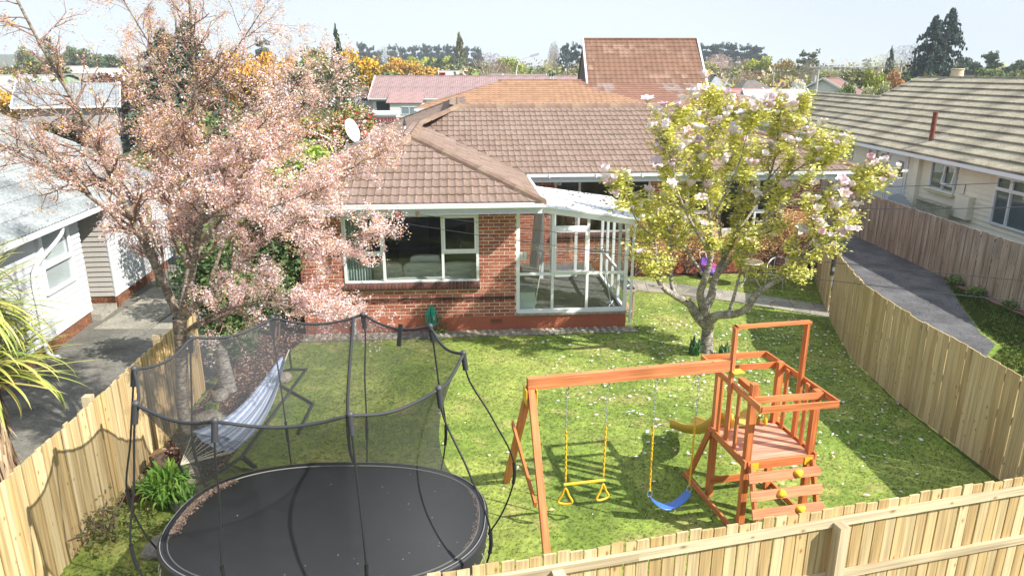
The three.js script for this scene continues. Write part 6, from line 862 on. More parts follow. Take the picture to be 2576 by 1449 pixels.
{ // flax behind the roof edge
  const t = thing('flax_plant', 'yellow striped flax fountain beside the left edge of the brown roof', 'flax', [-5.9, 0, -24.5]); reseed(431); const n = 7, pos = [], idx = []; for (let i = 0; i <= n; i++) { const f = i / n; pos.push(-.03 * (1 - f * f) - .003, Math.sin(f * 1.5), f * f * .8, .03 * (1 - f * f) + .003, Math.sin(f * 1.5), f * f * .8); } for (let i = 0; i < n; i++) { const a = i * 2; idx.push(a, a + 1, a + 2, a + 1, a + 3, a + 2); } const g = new THREE.BufferGeometry(); g.setAttribute('position', new THREE.Float32BufferAttribute(pos, 3)); g.setIndex(idx); g.computeVertexNormals();
  for (let k = 0; k < 90; k++) { const m = part('leaf', g, [M.flaxA ??= std([0.52, 0.45, 0.12], { side: THREE.DoubleSide }), M.flaxB ??= std([0.22, 0.27, 0.06], { side: THREE.DoubleSide })][k % 2], t); m.position.set(gauss() * .2, 1.4, gauss() * .2); m.rotation.y = rnd() * 6.3; const l = rr(1.2, 2.3); m.scale.set(1.3, l, l * rr(.5, 1.3)); } }
{ // cabbage tree at the left edge: every leaf a piece, a skirt of dead leaves
  const t = thing('cabbage_tree', 'cabbage tree with long yellow green sword leaves at the left edge above the fence', 'cabbage tree', [-6.75, 0, -8.35]); reseed(441);
  part('trunk', limb([[0, 0, 0, .2], [0, 1.5, 0, .17], [.1, 3.0, .05, .14]], 10), std([0.26, 0.2, 0.15], { map: T.bark, ...bumpOf(T.bark, .02) }), t);
  const mk = (droop, w) => { const n = 9, pos = [], idx = []; let y = 0, r = 0, a = 0; for (let i = 0; i <= n; i++) { const f = i / n, ww = w * Math.min(1, .55 + f * 2.2) * (1 - f ** 4); pos.push(-ww, y + .25 * ww, r, 0, y, r, ww, y + .25 * ww, r); a += droop / n * (1 + f * 1.4); y += Math.cos(a) / n; r += Math.sin(a) / n; } for (let i = 0; i < n; i++) for (let j = 0; j < 2; j++) { const q = i * 3 + j; idx.push(q, q + 1, q + 3, q + 1, q + 4, q + 3); } const g = new THREE.BufferGeometry(); g.setAttribute('position', new THREE.Float32BufferAttribute(pos, 3)); g.setIndex(idx); g.computeVertexNormals(); return g; };
  const gs = [mk(.5, .026), mk(1.0, .03), mk(1.5, .028), mk(.2, .026)], ms = [[0.28, 0.34, 0.06], [0.42, 0.42, 0.10], [0.19, 0.26, 0.05], [0.52, 0.46, 0.14]].map(c => phys(c, { roughness: .5, side: THREE.DoubleSide, transmission: .2, thickness: 0 }));
  for (const [hx, hy, hz, n] of [[-.02, 3.15, .02, 320], [.22, 2.35, .2, 210]]) for (let k = 0; k < n; k++) { if (k >= n * .56) continue; const m = part('leaf', gs[k % 4], ms[Math.floor(rnd() * 4)], t); m.position.set(hx + gauss() * .05, hy + gauss() * .1, hz + gauss() * .05); m.rotation.order = 'YXZ'; m.rotation.set(rr(.05, 1.5), rnd() * 6.3, rr(-.15, .15)); const l = rr(.85, 1.35); m.scale.set(.75, l, l); }
  for (const [q, c] of [[0, [.30, .36, .07]], [1, [.46, .44, .11]]]) stuff(many('leaves', gs[q], ms[q], 115, i => { const up = i % 5 < 3; return { p: up ? [-.02 + gauss() * .05, 3.15 + gauss() * .1, .02] : [.22 + gauss() * .05, 2.35 + gauss() * .1, .2], q: new THREE.Quaternion().setFromEuler(new THREE.Euler(rr(.05, 1.5), rnd() * 6.3, rr(-.15, .15), 'YXZ')), s: [.75, ...(l => [l, l])(rr(.85, 1.35))] }; }, t));
  const dm = std([0.50, 0.38, 0.24], { side: THREE.DoubleSide, roughness: .9 }); stuff(many('dead_leaves', mk(.3, .02), std([1, 1, 1], { side: THREE.DoubleSide, roughness: .9 }), 520, () => { const a = rnd() * 6.3; return { p: [.05 + .14 * Math.cos(a), rr(.7, 2.3), .03 + .14 * Math.sin(a)], q: new THREE.Quaternion().setFromEuler(new THREE.Euler(Math.PI - rr(.05, .4), a + rr(-.4, .4), 0, 'YXZ')), s: [1, rr(.5, .85), rr(.5, .85)], c: mixc([0.26, 0.17, 0.10], [0.62, 0.47, 0.31], rnd()) }; }, t));
}

// ---------------------------------------------------------------- the suburb behind
function proto(kind, sd) {
  reseed(sd); const g = new THREE.Group(), st = [], put = []; // put: [p, size, shade, rot, squash]
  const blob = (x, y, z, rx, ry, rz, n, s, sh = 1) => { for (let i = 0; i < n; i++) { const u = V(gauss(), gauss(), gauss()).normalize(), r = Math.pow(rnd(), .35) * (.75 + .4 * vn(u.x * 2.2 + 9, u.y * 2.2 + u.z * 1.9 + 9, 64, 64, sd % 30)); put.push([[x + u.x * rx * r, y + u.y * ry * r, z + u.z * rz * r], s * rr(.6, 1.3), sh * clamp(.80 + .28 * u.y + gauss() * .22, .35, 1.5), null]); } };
  let geo = CLUMP;
  if (kind === 'round') { for (let k = 0; k < 17; k++) { const a = rnd() * 6.3, r = .30 * Math.sqrt(rnd()), y = rr(.32, .84), w = rr(.13, .22) * (1.15 - .4 * Math.abs(y - .55)); blob(Math.cos(a) * r, y, Math.sin(a) * r, w, w * .8, w, 120, .05, rr(.8, 1.15)); } st.push(limb([[0, 0, 0, .03], [0, .4, 0, .02], [.02, .7, 0, .01]], 6)); }
  if (kind === 'conifer') { for (let k = 0; k < 26; k++) { const f = k / 25, y = .1 + .88 * f, r = .46 * Math.pow(1 - f, .8) + .02; for (let q = 0; q < 6; q++) { const a = rnd() * 6.3; blob(Math.cos(a) * r * .6, y, Math.sin(a) * r * .6, r * .5, .03, r * .5, Math.round(5 + 18 * (1 - f)), .035, rr(.75, 1.15)); } } st.push(limb([[0, 0, 0, .03], [0, .5, 0, .018], [0, 1, 0, .004]], 6)); }
  if (kind === 'pine') { for (let k = 0; k < 22; k++) { const f = Math.pow(rnd(), .8), a = rnd() * 6.3, r = .34 * rnd() * (1 - f * .55), y = .25 + .68 * f, w = rr(.10, .19) * (1.15 - .55 * f); blob(Math.cos(a) * r, y, Math.sin(a) * r, w, w * .42, w, 80, .04, rr(.7, 1.2)); } for (let k = 0; k < 5; k++) { const x = gauss() * .18; blob(x, rr(.88, .97), gauss() * .15, .05, .06, .05, 24, .035); } st.push(limb([[0, 0, 0, .035], [0, .6, 0, .02], [.02, .95, 0, .006]], 6)); }
  if (kind === 'cedar') { for (const [ox, top] of [[-.16, .93], [.1, 1.0]]) for (let k = 0; k < 24; k++) { const f = k / 23, y = .08 + (top - .1) * f, r = .50 * Math.pow(1 - f, .66) + .04; for (let q = 0; q < 5; q++) { const a = rnd() * 6.3, L = r * rr(.75, 1.15), n = Math.round(26 * (1 - f) + 9); for (let i = 0; i < n; i++) { const d = (i + rnd()) / n; put.push([[ox + Math.cos(a) * L * d + gauss() * .02, y - .05 * d * d + .025 * Math.sin(d * 3) + gauss() * .012, Math.sin(a) * L * d + gauss() * .02], .042 * rr(.7, 1.3), rr(.6, 1.25), null]); } } } st.push(limb([[-.05, 0, 0, .05], [-.12, .5, 0, .02], [-.16, .92, 0, .004]], 6), limb([[.02, 0, 0, .05], [.08, .5, 0, .024], [.1, .98, 0, .004]], 6)); }
  if (kind === 'column') { for (let k = 0; k < 22; k++) { const f = k / 21, w = .42 * Math.sin(Math.PI * (.1 + .87 * Math.pow(f, .9))) + .05; blob(gauss() * .1, .08 + .86 * f, gauss() * .1, w, .06, w, 60, .05, rr(.75, 1.15)); } st.push(limb([[0, 0, 0, .05], [0, .6, 0, .02]], 6)); }
  if (kind === 'bare' || kind === 'barecolumn') {
    geo = LEAFQ; const N = 2600, col = kind === 'barecolumn'; for (let i = 0; i < N; i++) { const u = V(gauss(), gauss(), gauss()).normalize(), r = Math.pow(rnd(), .45); const p = col ? [u.x * .3 * r, .5 + u.y * .48 * r, u.z * .3 * r] : [u.x * .46 * r, .58 + u.y * .42 * r, u.z * .46 * r]; put.push([p, .075 * rr(.6, 1.4), rr(.55, 1.3), [col ? -1.35 + gauss() * .2 : Math.atan2(Math.hypot(u.x, u.z), .35 + u.y) - 1.57 + gauss() * .5, Math.atan2(u.x, u.z) + gauss() * .6, 0], .1]); }
    for (let k = 0; k < 9; k++) { const a = k * .7 + rnd(), r = col ? .1 : .3; st.push(limb([[0, 0, 0, .022], [Math.cos(a) * r * .2, .35, Math.sin(a) * r * .2, .013], [Math.cos(a) * r * rr(.7, 1.1), rr(.6, .9), Math.sin(a) * r, .003]], 5)); }
  }
  part('trunk', st, M.bark, g);
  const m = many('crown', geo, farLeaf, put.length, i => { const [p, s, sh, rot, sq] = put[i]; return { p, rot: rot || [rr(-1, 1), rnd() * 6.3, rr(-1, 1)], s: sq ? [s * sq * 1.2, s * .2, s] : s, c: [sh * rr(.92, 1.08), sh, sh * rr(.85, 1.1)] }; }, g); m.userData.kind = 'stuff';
  return g;
}
const ORD = ['first', 'second', 'third', 'fourth', 'fifth', 'sixth', 'seventh', 'eighth', 'ninth', 'tenth', 'eleventh', 'twelfth', 'thirteenth', 'fourteenth'];
const PROTO = {}; ['round', 'conifer', 'pine', 'cedar', 'column', 'bare', 'barecolumn'].forEach((k, i) => { PROTO[k] = [proto(k, 501 + i * 7), proto(k, 701 + i * 7)]; });
const barkTints = { bare: std([0.30, 0.23, 0.19]), white: std([0.62, 0.56, 0.48]) };
let treeN = 0;
function tree(label, kind, u, vTop, w, D, rgb, o = {}) { // top pixel, crown width in pixels, metres away
  if (kind === 'conifer') w *= 1.5;
  if (kind !== 'cedar' && kind !== 'conifer' && !o.name) { const a = (180 - vTop) / 1800, k = w / 1800 - .72 * a; D = clamp(k > 0 ? 4.6 / k : 999, D, D * 1.7); w *= kind === 'pine' ? 1.9 : 1.5; }
  const top = at(u, vTop, D), g = PROTO[kind][treeN++ % 2].clone(), W = w / 1800 * D / (kind === 'cedar' ? .9 : kind === 'column' ? .9 : .92), H = Math.max(2, top.y);
  g.name = numbered(o.name || 'tree'); g.position.set(top.x, 0, top.z); g.rotation.y = o.turn ?? treeN * 1.7; g.scale.set(W, H / .98, W); scene.add(g); tag(g, label, o.cat || 'tree', o.group);
  const c = g.getObjectByName('crown'); c.material = farLeaf.clone(); c.material.color.setRGB(...rgb.map(q => Math.min(.9, q * 1.55))); if (kind.startsWith('bare')) g.getObjectByName('trunk').material = barkTints[o.bark || 'bare']; return g;
}
const YEL = [0.44, 0.28, 0.02], ORA = [0.40, 0.22, 0.03], OLV = [0.13, 0.15, 0.035], DKG = [0.035, 0.06, 0.03], BLG = [0.035, 0.062, 0.05], LIM = [0.28, 0.32, 0.03], PNK = [0.30, 0.21, 0.17], BRN = [0.24, 0.18, 0.12], GRY = [0.15, 0.16, 0.09];
tree('olive green tree on the far left skyline, leftmost of a clump', 'round', 62, 112, 40, 130, OLV); tree('dark olive tree with a thin taller top on the left skyline', 'pine', 118, 93, 44, 130, [.07, .1, .035]); tree('broad dark green tree on the left skyline beside the taller top', 'round', 165, 110, 60, 130, [.07, .10, .03]); tree('lower dark green tree sloping right on the left skyline', 'round', 225, 116, 70, 130, [.06, .09, .03]); tree('dark green hedge like tree below the left skyline clump', 'round', 120, 138, 120, 110, [.10, .12, .035]); tree('olive brown tree above the white roofs on the left', 'round', 60, 150, 110, 95, [.13, .12, .04]); tree('dark bushy tree left of the cedar on the skyline', 'round', 285, 132, 60, 100, [.06, .075, .03]);
tree('dark blue green layered cedar behind the cherry tree', 'cedar', 440, 62, 240, 55, [.045, .075, .05]);
tree('golden yellow flowering tree behind the cherry crown, nearest its middle', 'round', 545, 118, 105, 42, YEL); tree('bright golden orange tree right of the yellow tree behind the cherry', 'round', 630, 124, 110, 42, [.46, .26, .03]); tree('orange yellow tree with loose top at the right of the cherry crown', 'round', 705, 122, 80, 44, ORA); tree('thin bare twigged tree rising above the orange tree', 'barecolumn', 725, 84, 26, 46, BRN, { bark: 'bare' });
tree('small grey green gum tree on the skyline behind the orange tree', 'pine', 659, 97, 42, 120, [.09, .12, .08]);
tree('rounded olive tree left of the dark spire conifer', 'round', 783, 107, 70, 62, [.15, .19, .035]); tree('tall dark spire conifer left of the golden trees', 'conifer', 843, 70, 58, 58, [.055, .085, .035]); tree('grey green feathery tree below the spire conifer', 'round', 770, 146, 110, 42, GRY); tree('dark grey green shrubby tree beside the spire conifer', 'round', 845, 150, 80, 48, [.10, .115, .06]);
tree('reddish purple leaved tree behind the left house roof', 'round', 268, 172, 90, 36, [.10, .04, .035]); tree('yellow flowering tree at the left edge above the grey roof', 'round', 14, 212, 70, 32, YEL); tree('dark green tree at the left edge below the skyline', 'round', 2, 160, 50, 70, [.05, .08, .025]); tree('bare brown bush behind the left house ridge', 'bare', 120, 236, 50, 34, [.12, .08, .06]);
tree('tall golden yellow tree beside the pink roofed house', 'round', 893, 112, 86, 58, YEL); tree('dark leafy green tree between golden tree and pink roof', 'round', 930, 138, 44, 62, [.05, .09, .02]); tree('bare grey willow bush left of the white annex', 'bare', 878, 205, 84, 55, [.16, .13, .10]);
tree('rounded golden orange tree behind the left of the pink roof', 'round', 985, 138, 88, 100, [.40, .24, .03]); tree('second golden tree with olive side behind the pink roof', 'round', 1062, 150, 78, 100, [.38, .24, .035]); tree('olive green tree between the two golden trees behind the pink roof', 'round', 1030, 152, 46, 97, [.16, .15, .03]); tree('bright lime tree above the golden trees behind the pink roof', 'round', 1024, 136, 40, 125, LIM); tree('pale bare tree on the skyline behind the golden trees', 'bare', 975, 117, 60, 160, [.24, .22, .16]);
[[906, 108, 34], [930, 116, 36], [952, 128, 34]].forEach(([u, v, w], i) => tree(['tallest dark conifer at the left of the far pine ridge', 'middle dark conifer of the sloping far pine ridge', 'lowest dark conifer at the right of the far pine ridge'][i], 'pine', u, v, w, 230, BLG, { group: 'far pines on the ridge' }));
[[985, 113, 24], [1007, 119, 20], [1022, 121, 18], [1040, 116, 22], [1056, 117, 20], [1070, 112, 24], [1086, 118, 20], [1100, 114, 22], [1114, 117, 20], [1128, 113, 22], [1142, 118, 20], [1172, 118, 20], [1196, 119, 24], [1207, 124, 20]].forEach(([u, v, w], i) => tree(`blue green pine, ${ORD[i]} from the left in the far row by the thin conifer`, 'pine', u, v, w * 1.3, 240, BLG, { group: 'row of far blue green pines' }));
[[1062, 139, 44], [1098, 141, 40], [1130, 138, 44]].forEach(([u, v, w], i) => tree(['left yellow green willow behind the dark hedge trees', 'middle yellow green willow behind the dark hedge trees', 'right yellow green willow behind the dark hedge trees'][i], 'round', u, v, w, 140, [.34, .36, .04]));
[[1085, 146, 34], [1108, 144, 34], [1133, 146, 36], [1190, 150, 30]].forEach(([u, v, w], i) => tree(`dark green tree, ${ORD[i]} from the left in the clipped row before the willows`, 'column', u, v, w, 125, [.07, .10, .03], { group: 'clipped dark row of trees' }));
tree('tall thin olive conifer behind the pink roof', 'column', 1156, 84, 30, 96, [.13, .13, .04]); tree('bare pinkish birch with white branches behind the pink roof', 'bare', 1229, 134, 84, 100, PNK, { bark: 'white' }); tree('yellow green rounded willow left of the street lamp', 'round', 1290, 137, 62, 120, LIM); tree('bare brown tree between birch and willow', 'bare', 1255, 152, 56, 98, BRN);
tree('grey bare tree right of the street lamp', 'bare', 1352, 146, 60, 120, [.26, .22, .18]); tree('pale bare poplar on the skyline left of the tall tiled gable', 'barecolumn', 1394, 103, 34, 150, [.34, .28, .24]); tree('dark rounded conifer left of the tall tiled gable', 'column', 1424, 110, 38, 140, [.04, .075, .045]); tree('dark conifer partly hidden by the tall tiled gable', 'pine', 1450, 109, 30, 140, BLG); tree('brown twiggy bush left of the tall tiled gable', 'bare', 1430, 158, 60, 110, BRN); tree('olive bush right of the street lamp behind the tiled roof', 'bare', 1380, 164, 46, 100, [.24, .22, .11]);
[[1746, 109, 30], [1768, 112, 36], [1795, 113, 36], [1822, 108, 36], [1848, 111, 40], [1876, 113, 34], [1897, 116, 34], [1912, 119, 26]].forEach(([u, v, w], i) => tree(`dark pine, ${ORD[i]} from the left in the row right of the tiled gable`, 'pine', u, v, w * 1.35, 190, BLG, { group: 'row of dark pines right of the gable' }));
tree('pink brown bare rounded tree right of the tall tiled gable', 'bare', 1811, 135, 56, 120, PNK); tree('olive yellow bush beside the tall tiled gable', 'round', 1776, 150, 46, 110, [.26, .24, .06]); tree('dull brown bare tree in front of the dark pines', 'bare', 1872, 148, 62, 115, [.28, .2, .15]); tree('lime yellow tree right of the brown bare trees', 'round', 1916, 138, 64, 105, [.32, .33, .03]); tree('orange tipped olive tree beside the lime yellow tree', 'round', 1966, 142, 50, 105, [.30, .23, .04]); tree('dark gum like tree with ragged top right of the orange tree', 'pine', 2036, 128, 62, 100, [.13, .15, .075]); tree('bare brown bush above the dark roof', 'bare', 1900, 176, 90, 80, [.27, .19, .14]); tree('green bush in front of the ragged gum tree', 'round', 2005, 162, 56, 86, [.16, .19, .045]); tree('bare grey willow right of the lamp pole', 'bare', 2128, 147, 84, 110, [.26, .24, .14]); tree('tiny dark tree far off on the skyline', 'pine', 2183, 148, 24, 300, BLG); tree('yellowish bush between the two power poles', 'round', 2085, 172, 60, 95, [.25, .25, .06]); tree('tall bare leafless tree beside the lamp pole', 'barecolumn', 2036, 150, 60, 60, [.2, .18, .13]); tree('olive wood of bushes behind the power poles', 'round', 2170, 168, 90, 95, [.17, .17, .06]);
tree('narrow dark conifer left of the bare skyline trees', 'conifer', 2246, 120, 34, 120, [.06, .085, .05]); tree('tall bare grey tree left of the great twin topped conifer', 'bare', 2300, 112, 100, 112, [.27, .23, .18]); tree('bare greenish willow behind the right power pole', 'bare', 2225, 138, 80, 115, [.24, .24, .13]); tree('huge dark twin topped conifer on the right skyline', 'cedar', 2384, 30, 140, 105, [.04, .065, .055], { turn: 0.1 });
tree('dark green feathery tree right of the great conifer', 'round', 2455, 140, 64, 90, [.075, .1, .045]); tree('dark green palm like tree on the right skyline', 'pine', 2505, 132, 64, 88, [.07, .11, .035]); tree('blackish green tree at the right edge', 'round', 2560, 146, 80, 88, [.055, .08, .03]); tree('pinkish bare bush between great conifer and dark trees', 'bare', 2425, 148, 56, 98, PNK); tree('fresh lime green tree at the foot of the great conifer', 'round', 2362, 158, 36, 88, [.2, .34, .05]); tree('white blossom tree above the olive grey ridge', 'column', 2393, 163, 34, 80, [.62, .6, .55]); tree('grey green tree above the right end of the ridge', 'round', 2490, 166, 110, 78, [.13, .16, .07]); tree('russet bare hedge below the tall bare tree', 'bare', 2325, 158, 70, 90, [.34, .18, .10]); tree('dull green tree at the far right edge behind the ridge', 'round', 2572, 172, 70, 80, [.11, .13, .05]);
tree('bright green dense bush left of the olive grey ridge', 'round', 2124, 200, 64, 62, [.12, .17, .03], { name: 'bush', cat: 'bush' }); tree('yellow green bush behind the right power pole base', 'round', 2205, 168, 80, 68, [.22, .24, .04], { name: 'bush', cat: 'bush' }); tree('orange flowered bush behind the right power pole', 'round', 2264, 167, 60, 72, [.40, .22, .09], { name: 'bush', cat: 'bush' }); tree('pale green speckled bush at the left end of the olive grey roof', 'round', 2208, 198, 90, 60, [.34, .34, .19], { name: 'bush', cat: 'bush' }); tree('white blossom bush left of the lamp pole', 'round', 2006, 192, 56, 70, [.62, .58, .55], { name: 'bush', cat: 'bush' }); tree('small dark bush beside the grey hip roof', 'round', 1840, 208, 30, 80, [.05, .07, .025], { name: 'bush', cat: 'bush' }); tree('yellow bush below the grey hip roof', 'round', 1823, 221, 16, 72, [.5, .4, .03], { name: 'bush', cat: 'bush' });
tree('dark twiggy hedge in front of the big grey roof at the left', 'round', 150, 283, 200, 34, [.10, .085, .05], { name: 'bush', cat: 'bush' }); tree('orange berried bush left of the satellite dish', 'round', 845, 270, 90, 36, [.34, .19, .07], { name: 'bush', cat: 'bush' }); tree('golden leaved bush right of the satellite dish behind the roof', 'round', 925, 288, 60, 38, [.46, .30, .06], { name: 'bush', cat: 'bush' }); tree('brown leafless hedge at the left of the brown roof', 'bare', 790, 255, 110, 38, [.2, .15, .10], { name: 'bush', cat: 'bush' });

// roofs and houses of the suburb
const wallW = std([0.70, 0.72, 0.72], { roughness: .7 }), wallC = std([0.62, 0.57, 0.46], { roughness: .7 });
// ridge along local x; w length, d depth
function farHouse(label, p, w, d, hw, hr, turn, roofRGB, o = {}) {
  const t = thing(o.name || 'house', label, o.cat || 'house', p, turn), wm = o.wall || wallW, rm = std(roofRGB, { map: o.map || T.tile, roughness: .8, side: THREE.DoubleSide }), e = .4, hip = o.hip ? d / 2 : 0, X = w / 2 + e, Z = d / 2 + e;
  part('wall', bx(w, hw, d, 0, hw / 2, 0), wm, t);
  const R = [[-X + hip, hr, 0], [X - hip, hr, 0]], g = [poly([[-X, hw, Z], [X, hw, Z], R[1], R[0]]), poly([[X, hw, -Z], [-X, hw, -Z], R[0], R[1]])];
  if (hip) g.push(poly([[-X, hw, -Z], [-X, hw, Z], R[0]]), poly([[X, hw, Z], [X, hw, -Z], R[1]])); else part('gable', [poly([[-w / 2, hw, -d / 2], [-w / 2, hw, d / 2], [-w / 2, hr - .1, 0]]), poly([[w / 2, hw, d / 2], [w / 2, hw, -d / 2], [w / 2, hr - .1, 0]])], std([0.7, .7, .68], { side: THREE.DoubleSide }), t);
  const roof = part('roof', g, rm, t);
  if (o.course) { const m = (hr - hw) / Z, L = Math.hypot(hr - hw, Z), f = Math.sqrt(1 + m * m); reseed(7); const r2 = new THREE.Group(); r2.name = 'roof_tiles'; t.add(r2); courses(r2, [0, hw + .02, Z], [1, 0, 0], [0, 0, -1], m, L, s => -X + (hip ? s / f : 0), s => X - (hip ? s / f : 0), o.pitch || .3, o.course, .03, rm); if (hip) courses(r2, [-X, hw + .02, 0], [0, 0, 1], [1, 0, 0], m, L, s => -Z + s / f, s => Z - s / f, o.pitch || .3, o.course, .03, rm); }
  part('ridge', bar([R[0][0], hr + .03, 0], [R[1][0], hr + .03, 0], .2, .1), rm, roof);
  for (const q of [1, -1]) part('gutter', bx(2 * X, .13, .12, 0, hw - .02, q * (Z + .05)), wallW, t);
  if (!hip) part('barge', [-1, 1].flatMap(s => [bar([s * (X + .02), hw - .05, Z], [s * (X + .02), hr + .03, 0], .08, .2), bar([s * (X + .02), hw - .05, -Z], [s * (X + .02), hr + .03, 0], .08, .2)]), wallW, t);
  (o.wins || []).forEach(([x, y, ww, hh]) => { const wf = part('window', [bx(ww + .12, .08, .08, x, y + hh / 2 + .02, d / 2 + .03), bx(ww + .12, .1, .1, x, y - hh / 2 - .03, d / 2 + .03), bx(.07, hh, .07, x - ww / 2, y, d / 2 + .03), bx(.07, hh, .07, x + ww / 2, y, d / 2 + .03), bx(.06, hh, .07, x + ww * .16, y, d / 2 + .03)], M.white, t); part('pane', bx(ww, hh, .02, x, y, d / 2 + .015), std([.03, .04, .05], { roughness: .08 }), wf); });
  return t;
}
// weathering of the hall's tiles, tile by tile: orange where newer, brown and lichen grey where worn
const hallTex = (w, h, fn) => tex(512, [w, h], (u, v) => { const q = [Math.floor(u * w / .36), Math.floor(v * h / .42)], r = HASH[(q[0] * 131 + q[1] * 517) & 65535], g = fbm(u, v, 60, 30, 3, 8); return fn(u * w, v * h, q[0] * .36, q[1] * .42, r).map(c => c * (.93 + .1 * r + .12 * (g - .5))); });
const HALL = hallTex(26, 6, (x, y, tx, ty, r) => { const X = ((tx + 13) % 26) - 13, edge = X - 1.4 + (ty - 1.5) * .9 + 1.6 * (vn(tx * .5 + 7, ty * .5 + 3, 64, 64, 3) - .5); const n = vn(tx * .42 + 11, ty * .5 + 9, 64, 64, 5); if (edge < 0) return [0.83, 0.65, 0.50]; return n > .66 && r > .3 ? [0.77, 0.68, 0.63] : n > .58 && r > .5 ? [0.74, 0.60, 0.53] : [0.72, 0.53, 0.44]; });
const HALL2 = hallTex(26, 6, (x, y, tx, ty, r) => { const n = vn(tx * .5 + 3, ty * 1.1 + 5, 64, 64, 15); return n > .72 && r > .45 ? [0.75, 0.60, 0.51] : n > .6 && r > .6 ? [0.69, 0.55, 0.46] : [0.66, 0.50, 0.40]; });
{ // the big red brown tiled building
  const t = farHouse('large building with orange brown hip roof behind the brown roof ridge', [5.6, 0, -50], 22.4, 10.2, 3.85, 5.46, 0.02, [0.52, 0.50, 0.50], { map: HALL, name: 'hall', cat: 'building', hip: true, course: .42, pitch: .36 });
  const rm = std([0.52, 0.50, 0.50], { map: HALL2, roughness: .85, side: THREE.DoubleSide }), x0 = -.6, x1 = 7.35, yb = 5.0, yt = 8.15, zb = 1.0, zt = -2.6, r = part('upper_roof', [poly([[x0, yb, zb], [x1, yb, zb], [x1, yt, zt], [x0, yt, zt]]), poly([[x1, yb, -6.2], [x0, yb, -6.2], [x0, yt, zt], [x1, yt, zt]])], rm, t);
  part('gable_wall', [poly([[x0 + .05, yb - .6, zb], [x0 + .05, yt - .1, zt], [x0 + .05, yb - .6, -6.2]]), poly([[x1 - .05, yb - .6, zb], [x1 - .05, yb - .6, -6.2], [x1 - .05, yt - .1, zt]])], std([.10, .06, .055], { side: THREE.DoubleSide }), t);
  part('barge_board', bar([x0 - .03, yb - .1, zb], [x0 - .03, yt + .06, zt], .12, .22), M.white, t); part('barge_board', bar([x1 + .03, yb - .1, zb], [x1 + .03, yt + .06, zt], .12, .22), M.white, t);
  reseed(8); const m = (yt - yb) / (zb - zt), L = Math.hypot(yt - yb, zb - zt); const g2 = new THREE.Group(); g2.name = 'upper_tiles'; t.add(g2); courses(g2, [0, yb + .02, zb], [1, 0, 0], [0, 0, -1], m, L, () => x0, () => x1, .36, .4, .03, rm); part('ridge', bar([x0, yt + .06, zt], [x1, yt + .06, zt], .2, .12), rm, t);
}
{ // pink roofed house
  const c = at(1242, 220, 84), t = farHouse('long white house with faded pink corrugated roof behind the left of the tiled building', [c.x + .2, 0, c.z], 27.4, 9, 3.15, 5.55, -.01, [0.40, 0.275, 0.285], { course: 2.6, pitch: .25, wins: [[-12.05, 2.35, 2.5, 1.05], [-9.4, 2.0, 1.6, .6]] });
  part('lean_to', [bx(3.6, 2.7, 2.2, -9.6, 1.35, 5.4)], wallW, t); part('lean_to_roof', [bar([-9.8, 4.25, 2.3], [-9.8, 2.75, 6.7], 4.0, .06)], std([0.44, 0.28, 0.28], { map: T.tile }), t); const lw = part('window', [bx(1.7, .08, .05, -9.3, 2.35, 6.53), bx(1.7, .08, .05, -9.3, 1.55, 6.53), bx(.08, .8, .05, -9.3, 1.95, 6.53)], M.white, t); part('pane', bx(1.6, .75, .02, -9.3, 1.95, 6.51), std([.2, .26, .28], { roughness: .1 }), lw);
  part('annex', bx(2.0, 3.6, 5, -15.0, 1.8, .6), wallW, t); part('annex_roof', bx(2.3, .12, 5.4, -15.0, 3.66, .6), std([.35, .18, .18]), t); const aw = part('window', [bx(1.3, .06, .06, -14.7, 3.3, 3.12), bx(1.3, .06, .06, -14.7, 2.8, 3.12)], M.white, t); part('pane', bx(1.2, .45, .02, -14.7, 3.05, 3.11), std([.05, .06, .07], { roughness: .1 }), aw);
  const s = at(966, 274, 70), sh = thing('garden_shed', 'low shed with pale corrugated roof in front of the pink roofed house', 'shed', [s.x, 0, s.z]); part('wall', bx(2.6, 1.9, 2, 0, .95, 0), wallW, sh); part('roof', [bar([0, 2.35, -.4], [0, 2.05, 1.2], 3.0, .05)], std([.62, .65, .68], { map: T.concrete }), sh);
  const f = at(975, 292, 66), fn = thing('red_fence', 'dark red board fence in front of the pink roofed house', 'fence', [f.x, 0, f.z]); for (let k = 0; k < 16; k++) part('board', bx(.15, 2.0, .03, -1.3 + k * .17, 1.0, k % 2 * .03), std([0.22, 0.045, 0.04]), fn);
}
const fh = (label, u, v, D, w, d, hw, turn, rgb, o) => { const c = at(u, v, D); return farHouse(label, [c.x, 0, c.z], w, d, hw, Math.max(hw + .8, c.y), turn, rgb, o); };
fh('house with big pale blue grey metal roof behind the left house', 172, 210, 54, 6.0, 6, 3.6, .42, [.34, .39, .44], { course: 2.2, pitch: .2, wall: std([.3, .31, .32]) });
fh('white roofed house above the big grey roof at the left', 66, 189, 84, 6, 7, 3.8, .2, [.5, .52, .54]); fh('house with orange tiled roof behind the cherry at the left', 128, 178, 100, 5.5, 7, 4.4, .5, [.46, .17, .09], { hip: true }); fh('house with pale green hip roof left of the cherry trunk line', 172, 188, 88, 4.4, 6, 3.9, .3, [.30, .40, .31], { hip: true }); fh('grey tiled roof house right of the green hip roof', 205, 186, 96, 6, 7, 4.2, .1, [.34, .32, .28]); fh('flat white building on the left hillside', 150, 166, 130, 8, 6, 5.6, .1, [.5, .5, .5]); fh('white roofed house half hidden by the purple tree', 262, 172, 100, 4, 6, 4.6, .1, [.7, .71, .73]);
